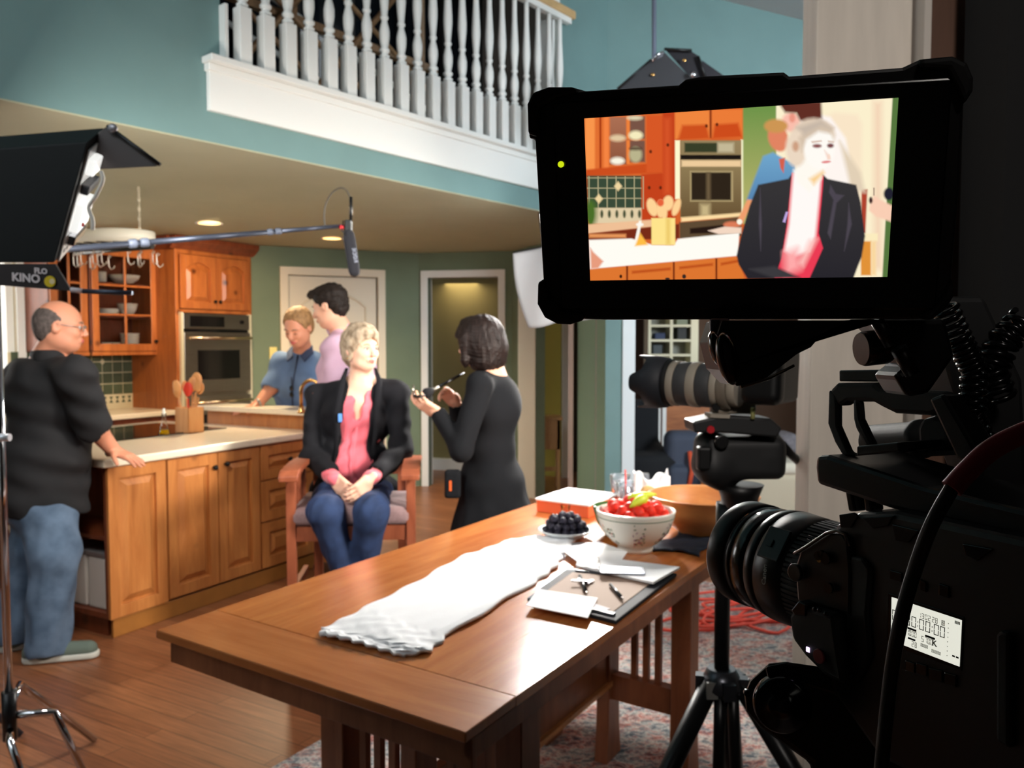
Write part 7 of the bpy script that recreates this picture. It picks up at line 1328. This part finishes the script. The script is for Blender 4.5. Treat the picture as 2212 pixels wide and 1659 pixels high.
for k in range(3): b = MB(); b.tube([(pa_[0], pa_[1], .45), (pa_[0]+.4*math.cos(k*2.1+.3), pa_[1]+.4*math.sin(k*2.1+.3), .012)], .012, 10); b.build('stand_leg', graymetal, mb_)
b = MB(); b.ball(at(738, 491, 3.88), .011); b.build('red_tip', M('signal_red', (190, 30, 40), .4), mb_)
mc = thing('shotgun_microphone', at(762, 540, 3.9), 'black foam covered shotgun microphone hanging down above the seated woman', 'microphone')
m0, m1 = at(752, 497, 3.9), at(767, 596, 3.9); e = nrm(m1-m0); b = MB(); b.lathe([(.018, 0), (.026, .02), (.0285, .05), (.0275, .16), (.0265, .195), (.02, .213), (.008, .219), (.001, .2195)], m0, e, 24); b.build('foam_windshield', M('black_foam', (36, 36, 42), .95), mc)
b = MB(); b.bx((-.016, -.016, -.03), (.016, .016, .025), O=at(753, 487, 3.9)); b.build('shock_mount', bp_, mc, bevel=.004); b = MB(); 
for s in (-1, 1): b.tube([at(744+s*0, 478, 3.9)+np.array([0, .022*s, 0]), at(741, 500, 3.9)+np.array([0, .026*s, 0]), at(752, 512, 3.9)+np.array([0, .022*s, 0])], .003, 8)
b.build('mount_yoke', bp_, mc); b = MB(); b.cyl(at(758, 425, 3.9), at(758, 478, 3.9), .0075, n=12); b.build('connector', bm_, mc)
b = MB(); b.tube(spl([(757, 428, ), (748, 411), (735, 406), (718, 416), (704, 440), (700, 468), (703, 492)], [3.9]*7), .0032, 8); b.build('signal_cable', M('grey_cable', (60, 56, 50), .6), mc)
tt_ = text_mesh('RØDE', .026, at(769, 553, 3.9)-Yv*.029, -e, nrm((1, 0, .1))); tt_.build('lettering', M('pale_print', (150, 156, 172), .6), mc)
# ---------------------------------------------------------------- left light bank on a chrome stand
lb_ = thing('light_bank', at(60, 440, 2.5), 'black light bank with open barn doors at the upper left, seen from behind', 'studio light')
vec = at(226, 276, 2.66)-at(190, 306, 2.5); hv = [(-260, 342), (0, 321), (190, 306), (117, 568), (-260, 568)]
hsg = M('black_housing', (9, 10, 10), .6, spec=.3)
pq(hv, 2.5, vec).build('housing', hsg, lb_, bevel=.004)
# end plate with ballast, switches and wires
ep = MB(); ed = nrm(at(117, 568, 2.5)-at(190, 306, 2.5)); vn = nrm(vec); nn = nrm(np.cross(ed, vn)); nn = nn if nn[0] > 0 else -nn; EO_ = at(190, 306, 2.5)+nn*.002
LE = np.linalg.norm(at(117, 568, 2.5)-at(190, 306, 2.5)); LV = np.linalg.norm(vec)
ep.bx((.03, .02, 0), (LE-.0, LV-.01, .006), ed, vn, nn, EO_); ep.build('end_plate', M('white_enamel_plate', (226, 226, 226), .3, .3), lb_, bevel=.001)
for a0_, a1_, m_ in ((.06, .11, M('added_glow_socket', (240, 240, 236), .4, emit=.9)), (.14, .17, M('dark_connector', (60, 60, 64), .4)), (.20, .29, M('added_glow_socket', (240, 240, 236), .4, emit=.9)), (.30, .33, chrome)): b = MB(); b.bx((a0_, .035, .006), (a1_, LV-.03, .03), ed, vn, nn, EO_); b.build('ballast_unit', m_, lb_, bevel=.004)  # emission added so two white end blocks look bright
b = MB(); [b.bx((LE-.075+.022*j, .04+.028*i, .006), (LE-.065+.022*j, .05+.028*i, .0075), ed, vn, nn, EO_) for i in range(3) for j in range(3)]; b.build('vent_hole', bp_, lb_)
b = MB(); c = EO_+ed*.27+vn*.07+nn*.03; b.ball(c, .007); b.build('red_switch', M('signal_red', (190, 30, 40), .4), lb_)
b = MB(); b.tube(spl([(218, 370), (222, 390), (206, 425), (192, 448), (200, 475), (200, 497)], [2.52]*6), .006, 10); b.build('white_cable', M('white_cable', (226, 220, 208), .5), lb_)
pq([(226, 276), (238, 272), (346, 353), (336, 359), (198, 366), (192, 310)], 2.60, nrm((.1, 1, .1))*.006).build('top_barn_door', M('barn_door_inside', (66, 58, 56), .5), lb_)
b = MB(); b.tube([at(232, 272, 2.59), at(346, 356, 2.59)], .006, 8); b.build('door_edge', bp_, lb_); b = MB(); b.ball(at(243, 277, 2.585), (.016, .01, .014)); b.build('hinge', M('grey_hinge', (150, 146, 150), .4, .6), lb_)
bd = pq([(-260, 570), (119, 570), (154, 628), (0, 616), (-260, 604)], 2.49, nrm((0, 1, -.1))*.008).build('bottom_barn_door', M('brown_black_door', (38, 28, 28), .5), lb_)
sx = nrm(at(82, 606, 2.48)-at(32, 602, 2.48)); sy = nrm(at(36, 590, 2.48)-at(50, 612, 2.48)); wp = M('white_print_light', (226, 214, 214), .6)
tt_ = text_mesh('KINO', .034, at(56, 601, 2.486), sx, UP, .0004, .0012); tt_.build('lettering', wp, bd); tt_ = text_mesh('FLO', .022, at(88, 586, 2.486), sx, UP, .0004, .001); tt_.build('lettering', wp, bd)
b = MB(); c = at(108, 608, 2.486); b.lathe([(.017, 0), (.017, .0008)], c, (0, -1, 0), 28); b.build('yellow_badge', M('yellow_badge', (226, 196, 20), .5), bd); b = MB(); b.lathe([(.008, 0), (.008, .0006)], c+np.array([.007, -.0012, .0]), (0, -1, 0), 18); b.build('badge_mark', M('badge_cream', (240, 220, 170), .5), bd)
b = MB(); b.tube([at(154, 626, 2.49), at(180, 629, 2.49)], .008, 10); b.build('rod_sleeve', M('pinkish_white_sleeve', (220, 206, 208), .5), lb_); b = MB(); b.tube([at(178, 629, 2.49), at(286, 633, 2.49)], .0075, 10); b.build('door_rod', graymetal, lb_)
cs = thing('chrome_light_stand', (xl(-8, 2.65), 2.65, 0), 'chrome light stand with bent tubular legs at the lower left corner', 'stand')
b = MB(); cx_ = xl(-3, 2.65); b.cyl((cx_, 2.65, .20), (cx_, 2.65, 1.84), .0125); b.build('column', chrome, cs)
b = MB(); b.cyl((cx_, 2.65, .20), (cx_, 2.65, .36), .022); b.build('leg_collar', bm_, cs); b = MB(); q = at(8, 945, 2.62); b.cyl(q+np.array([-.03, 0, 0]), q+np.array([.02, 0, 0]), .012); b.build('grip_knob', M('bright_knob', (226, 230, 236), .3, .4), cs)
E1_ = onz(118, 1538, .26); F1 = onz(196, 1700, .012)
b = MB(); b.tube([(cx_, 2.65, .28), E1_*.9+np.array([cx_, 2.65, .28])*.1, E1_, E1_+(F1-E1_)*.12, F1], .0125, 14); b.build('leg', chrome, cs)
b = MB(); b.tube([F1+(E1_-F1)*.10, F1], .015, 12); b.build('red_foot_sleeve', M('signal_red', (190, 30, 40), .4), cs)
E2_ = onz(44, 1478, .33); F2 = np.array([E2_[0]+.12, E2_[1]+.25, .012]); b = MB(); b.tube([(cx_, 2.65, .30), E2_, E2_+(F2-E2_)*.15, F2], .0125, 14); b.build('leg', chrome, cs)
E3_ = onz(22, 1604, .22); F3 = onz(78, 1760, .012); b = MB(); b.tube([(cx_, 2.65, .24), E3_, E3_+(F3-E3_)*.2, F3], .0125, 14); b.build('leg', chrome, cs)
# ---------------------------------------------------------------- hanging key light with barn doors and diffusion sheet
kl = thing('key_light', (.47, 5.12, 1.98), 'black studio light with barn doors hung on a rod, peeking above the monitor', 'studio light')
KC = np.array([.43, 5.12, 2.0]); kn_ = nrm(np.array([-.25, 3.0, 1.15])-KC); ka = nrm(np.cross(kn_, UP)); kb = np.cross(ka, kn_)
b = MB(); b.bx((-.25, -.32, -.14), (.25, .32, -.01), ka, kb, kn_, KC); b.build('housing', hsg, kl, bevel=.006)
b = MB(); b.bx((-.235, -.31, -.01), (.235, .31, -.004), ka, kb, kn_, KC); b.build('lit_diffuser', M('lamp_panel', (255, 250, 240), emit=22), kl)
kd = M('barn_door_sheen', (88, 88, 92), .32, .7)
pq([(1333, 192), (1408, 128), (1432, 110), (1487, 163), (1520, 230), (1330, 230)], 4.98, nrm((.2, 1, .2))*.008).build('barn_door', kd, kl)
pq([(1436, 106), (1492, 110), (1511, 122), (1524, 165), (1530, 230), (1520, 230), (1487, 163)], 5.0, nrm((.2, 1, .2))*.008).build('barn_door', M('barn_door_dark', (48, 46, 50), .4, .5), kl)
pq([(1516, 130), (1566, 165), (1590, 230), (1524, 230)], 5.05, nrm((.2, 1, .2))*.008).build('barn_door', M('barn_door_dark', (48, 46, 50), .4, .5), kl)
b = MB(); b.tube([at(1334, 192, 4.97), at(1407, 129, 4.97)], .008, 8); b.tube([at(1435, 106, 4.98), at(1494, 109, 4.98)], .009, 8); b.tube([at(1508, 122, 4.98), at(1524, 168, 4.98)], .009, 8); b.build('door_edge', bp_, kl)
b = MB(); b.tube([at(1408, 133, 4.96), at(1420, 118, 4.96), at(1433, 112, 4.96)], .008, 8); b.build('bright_hinge', chrome, kl); b = MB(); b.ball(at(1497, 162, 4.95), .022); b.build('wing_bolt', chrome, kl)
for x, y in ((1410, 161), (1478, 130)): b = MB(); b.ball(at(x, y, 4.965), (.012, .004, .01)); b.build('brass_stud', brass, kl)
b = MB(); b.tube([at(1412, 240, 5.1), at(1405, 330, 5.14), KC+kb*.30-kn_*.08], .016, 12); b.tube([at(1345, 215, 5.0), at(1412, 240, 5.1), at(1510, 215, 5.05)], .012, 10); b.build('drop_arm', bm_, kl)
b = MB(); rt = at(1414, -900, 5.15); b.tube([at(1412, 250, 5.1), at(1413, 110, 5.12), rt*(1, 1, 0)+UP*5.2], .014, 12); b.build('hanging_rod', M('grey_rod', (120, 128, 146), .4, .5), kl)
def dif(u, v):
    a = np.array([1108+150*u, 546-30*u]); c = np.array([1142+140*u, 708-22*u+3*math.sin(u*9)]); q = a*(1-v)+c*v; return at(q[0]-9*math.sin(v*3.1)*(1-u), q[1], 4.85+.03*math.sin(u*7+v*3)), (0, -1, 0)
MB().sheet(dif, 20, 20, .002).build('diffusion_sheet', M('diffusion_gel', (160, 160, 162), .8, trans=0, var=.02, scale=6), kl)
b = MB(); b.tube([at(1108, 546, 4.85), at(1258, 516, 4.87), KC+kb*.1+ka*-.1], .005, 6); b.build('gel_frame', bm_, kl)
area('key_light_lamp', tuple(KC+kn_*.01), tuple(KC+kn_), .46, 85, (1.0, .96, .9), .62, 90)
area('light_bank_lamp', tuple(at(215, 430, 2.85)), (-1.0, 4.6, 1.1), .3, 22, (1.0, .95, .88), .5)
# ---------------------------------------------------------------- things in the rooms beyond
st_ = at(1188, 1040, 8.35); sx0, sx1 = at(1163, 900, 8.35), at(1213, 900, 8.35)
t = thing('wooden_stool', (st_[0], 8.4, 0), 'pale wooden plank stool standing in the narrow utility doorway', 'stool'); lp_ = wood('pale_pine', (176, 130, 76), (206, 162, 104), .5, (6, 6, .8)); wS = sx1[0]-sx0[0]
b = MB(); b.bx((sx0[0]-.01, 8.35, .72), (sx1[0]+.01, 8.65, .75)); b.build('seat', lp_, t, bevel=.004); b = MB(); b.bx((sx0[0]+.01, 8.36, .42), (sx1[0]-.01, 8.38, .72)); b.build('front_panel', lp_, t)
for x in (sx0[0]+.01, sx1[0]-.045):
    for y in (8.36, 8.6): b = MB(); b.bx((x, y, 0), (x+.035, y+.035, .72)); b.build('leg', lp_, t, bevel=.002)
b = MB(); b.bx((sx0[0]+.04, 8.37, .2), (sx1[0]-.04, 8.39, .24)); b.build('stretcher', lp_, t)
def flx(px, d): return xl(px, d)
shf = M('ivory_shelf', (214, 212, 184), .5)
t = thing('bookcase', (flx(1455, 9.1), 9.15, 0), 'ivory cube bookcase against the wall of the far room', 'bookcase'); b = MB(); x0, x1, xm_ = flx(1400, 9), flx(1508, 9), flx(1450, 9)
for a0_, a1_ in ((x0, x0+.03), (xm_-.015, xm_+.015), (flx(1492, 9), x1)): b.bx((a0_, 9.0, 0), (a1_, 9.3, 2.0))
b.build('upright', shf, t); b = MB()
for zz in (.1, .42, .74, 1.06, 1.36, 1.52, 1.68, 1.97): b.bx((x0+.031, 9.005, zz), (x1-.07, 9.29, zz+.025))
b.build('shelf', shf, t); b = MB(); b.bx((x0, 9.3, 0), (x1, 9.32, 2.0)); b.build('back_panel', M('shelf_back', (150, 150, 140), .7), t)
for k, (px, z, w2, h2, c_, lb) in enumerate(((1423, 1.545, .11, .07, (34, 50, 84), 'navy blue box on the upper left shelf of the ivory bookcase'), (1418, 1.385, .10, .10, (60, 70, 74), 'dark grey box on the lower left shelf of the ivory bookcase'), (1470, 1.545, .10, .13, (36, 40, 40), 'dark figurine shaped box on the upper right shelf of the bookcase'), (1470, 1.705, .12, .09, (120, 130, 110), 'pale green box at the top right of the ivory bookcase'))):
    b = MB(); x = flx(px, 9.1); b.bx((x-w2/2, 9.03, z+.001), (x+w2/2, 9.2, z+h2)); tag(b.build('storage_box' + ('' if not k else '.%03d' % k), M('box%d' % k, c_, .6), bevel=.006), lb, 'box')
t = thing('side_table', (flx(1408, 7.6), 7.75, 0), 'white side table with square legs just inside the far room', 'table'); b = MB(); x0, x1 = flx(1376, 7.6), flx(1442, 7.6); b.bx((x0, 7.6, .93), (x1, 7.95, .96)); b.build('table_top', white, t, bevel=.003)
for x in (flx(1396, 7.6), x1-.04): 
    for y in (7.61, 7.9): b = MB(); b.bx((x, y, 0), (x+.035, y+.035, .93)); b.build('leg', white, t)
b = MB(); b.bx((flx(1434, 8.2), 8.2, .0), (flx(1545, 8.2), 8.6, .90)); b.bx((flx(1430, 8.2), 8.18, .90), (flx(1550, 8.2), 8.62, .93)); tag(b.build('wooden_chest', wood('amber_chest', (150, 84, 40), (190, 116, 60), .4), bevel=.006), 'amber wooden chest in the far room behind the bags', 'chest')
S = SDF(.014); S.rbox((flx(1406, 6.95), 7.15, .28), (.26, .28, .28), .06); S.rbox((flx(1385, 6.95), 7.36, .62), (.22, .10, .38), .08, k=.05); S.cap((flx(1440, 6.95), 7.0, .5), (flx(1430, 6.95), 7.3, .55), .08, k=.05); tag(S.build('black_armchair', M('black_upholstery', (20, 22, 26), .9)), 'black upholstered armchair just inside the wide far opening', 'armchair')
t = thing('backpack', (flx(1472, 6.9), 7.0, 0), 'slate blue backpack with an orange strap propped beyond the table', 'backpack'); S = SDF(.012); S.rbox((flx(1478, 6.95), 7.0, .46), (.15, .13, .30), .08); S.rbox((flx(1472, 6.9), 6.87, .34), (.11, .06, .14), .05, k=.02); S.rbox((flx(1478, 6.95), 7.0, .14), (.16, .14, .14), .03, k=.02); S.build('bag_body', M('slate_nylon', (58, 66, 82), .8), t)
b = MB(); b.tube([(flx(1494, 6.8), 6.84, .60), (flx(1497, 6.8), 6.79, .45), (flx(1490, 6.8), 6.80, .28)], .02, 8); b.build('orange_strap', M('orange_webbing', (206, 82, 50), .7), t)
b = MB(); c = (flx(1443, 7.7), 7.72, .961); b.lathe([(.04, 0), (.045, .01), (.045, .12), (.02, .15), (.02, .17)], (flx(1420, 7.7), 7.75, .961), UP, 20); tag(b.build('yellow_jar', M('yellow_green_jar', (150, 158, 60), .4)), 'yellow green jar on the white side table of the far room', 'jar')
t = thing('ottoman', (flx(1690, 6.3), 6.5, 0), 'cream upholstered ottoman beyond the tripod, right of the wide opening', 'ottoman'); S = SDF(.012); S.rbox((flx(1690, 6.3), 6.55, .27), (.30, .26, .24), .06); S.build('base', M('cream_upholstery', (196, 184, 160), .9), t); S = SDF(.012); S.rbox((flx(1690, 6.3), 6.55, .535), (.31, .27, .05), .045); S.build('cushion_top', M('ivory_cushion', (212, 204, 186), .9), t)
S = SDF(.01); S.rbox((flx(1693, 6.3), 6.62, .68), (.21, .16, .09), .07, X=(1, 0, .15), Z=(-.15, 0, 1)); tag(S.build('grey_pillow', M('grey_woven_pillow', (104, 100, 104), .9, var=.2, scale=30)), 'grey patterned pillow lying on the cream ottoman', 'pillow')
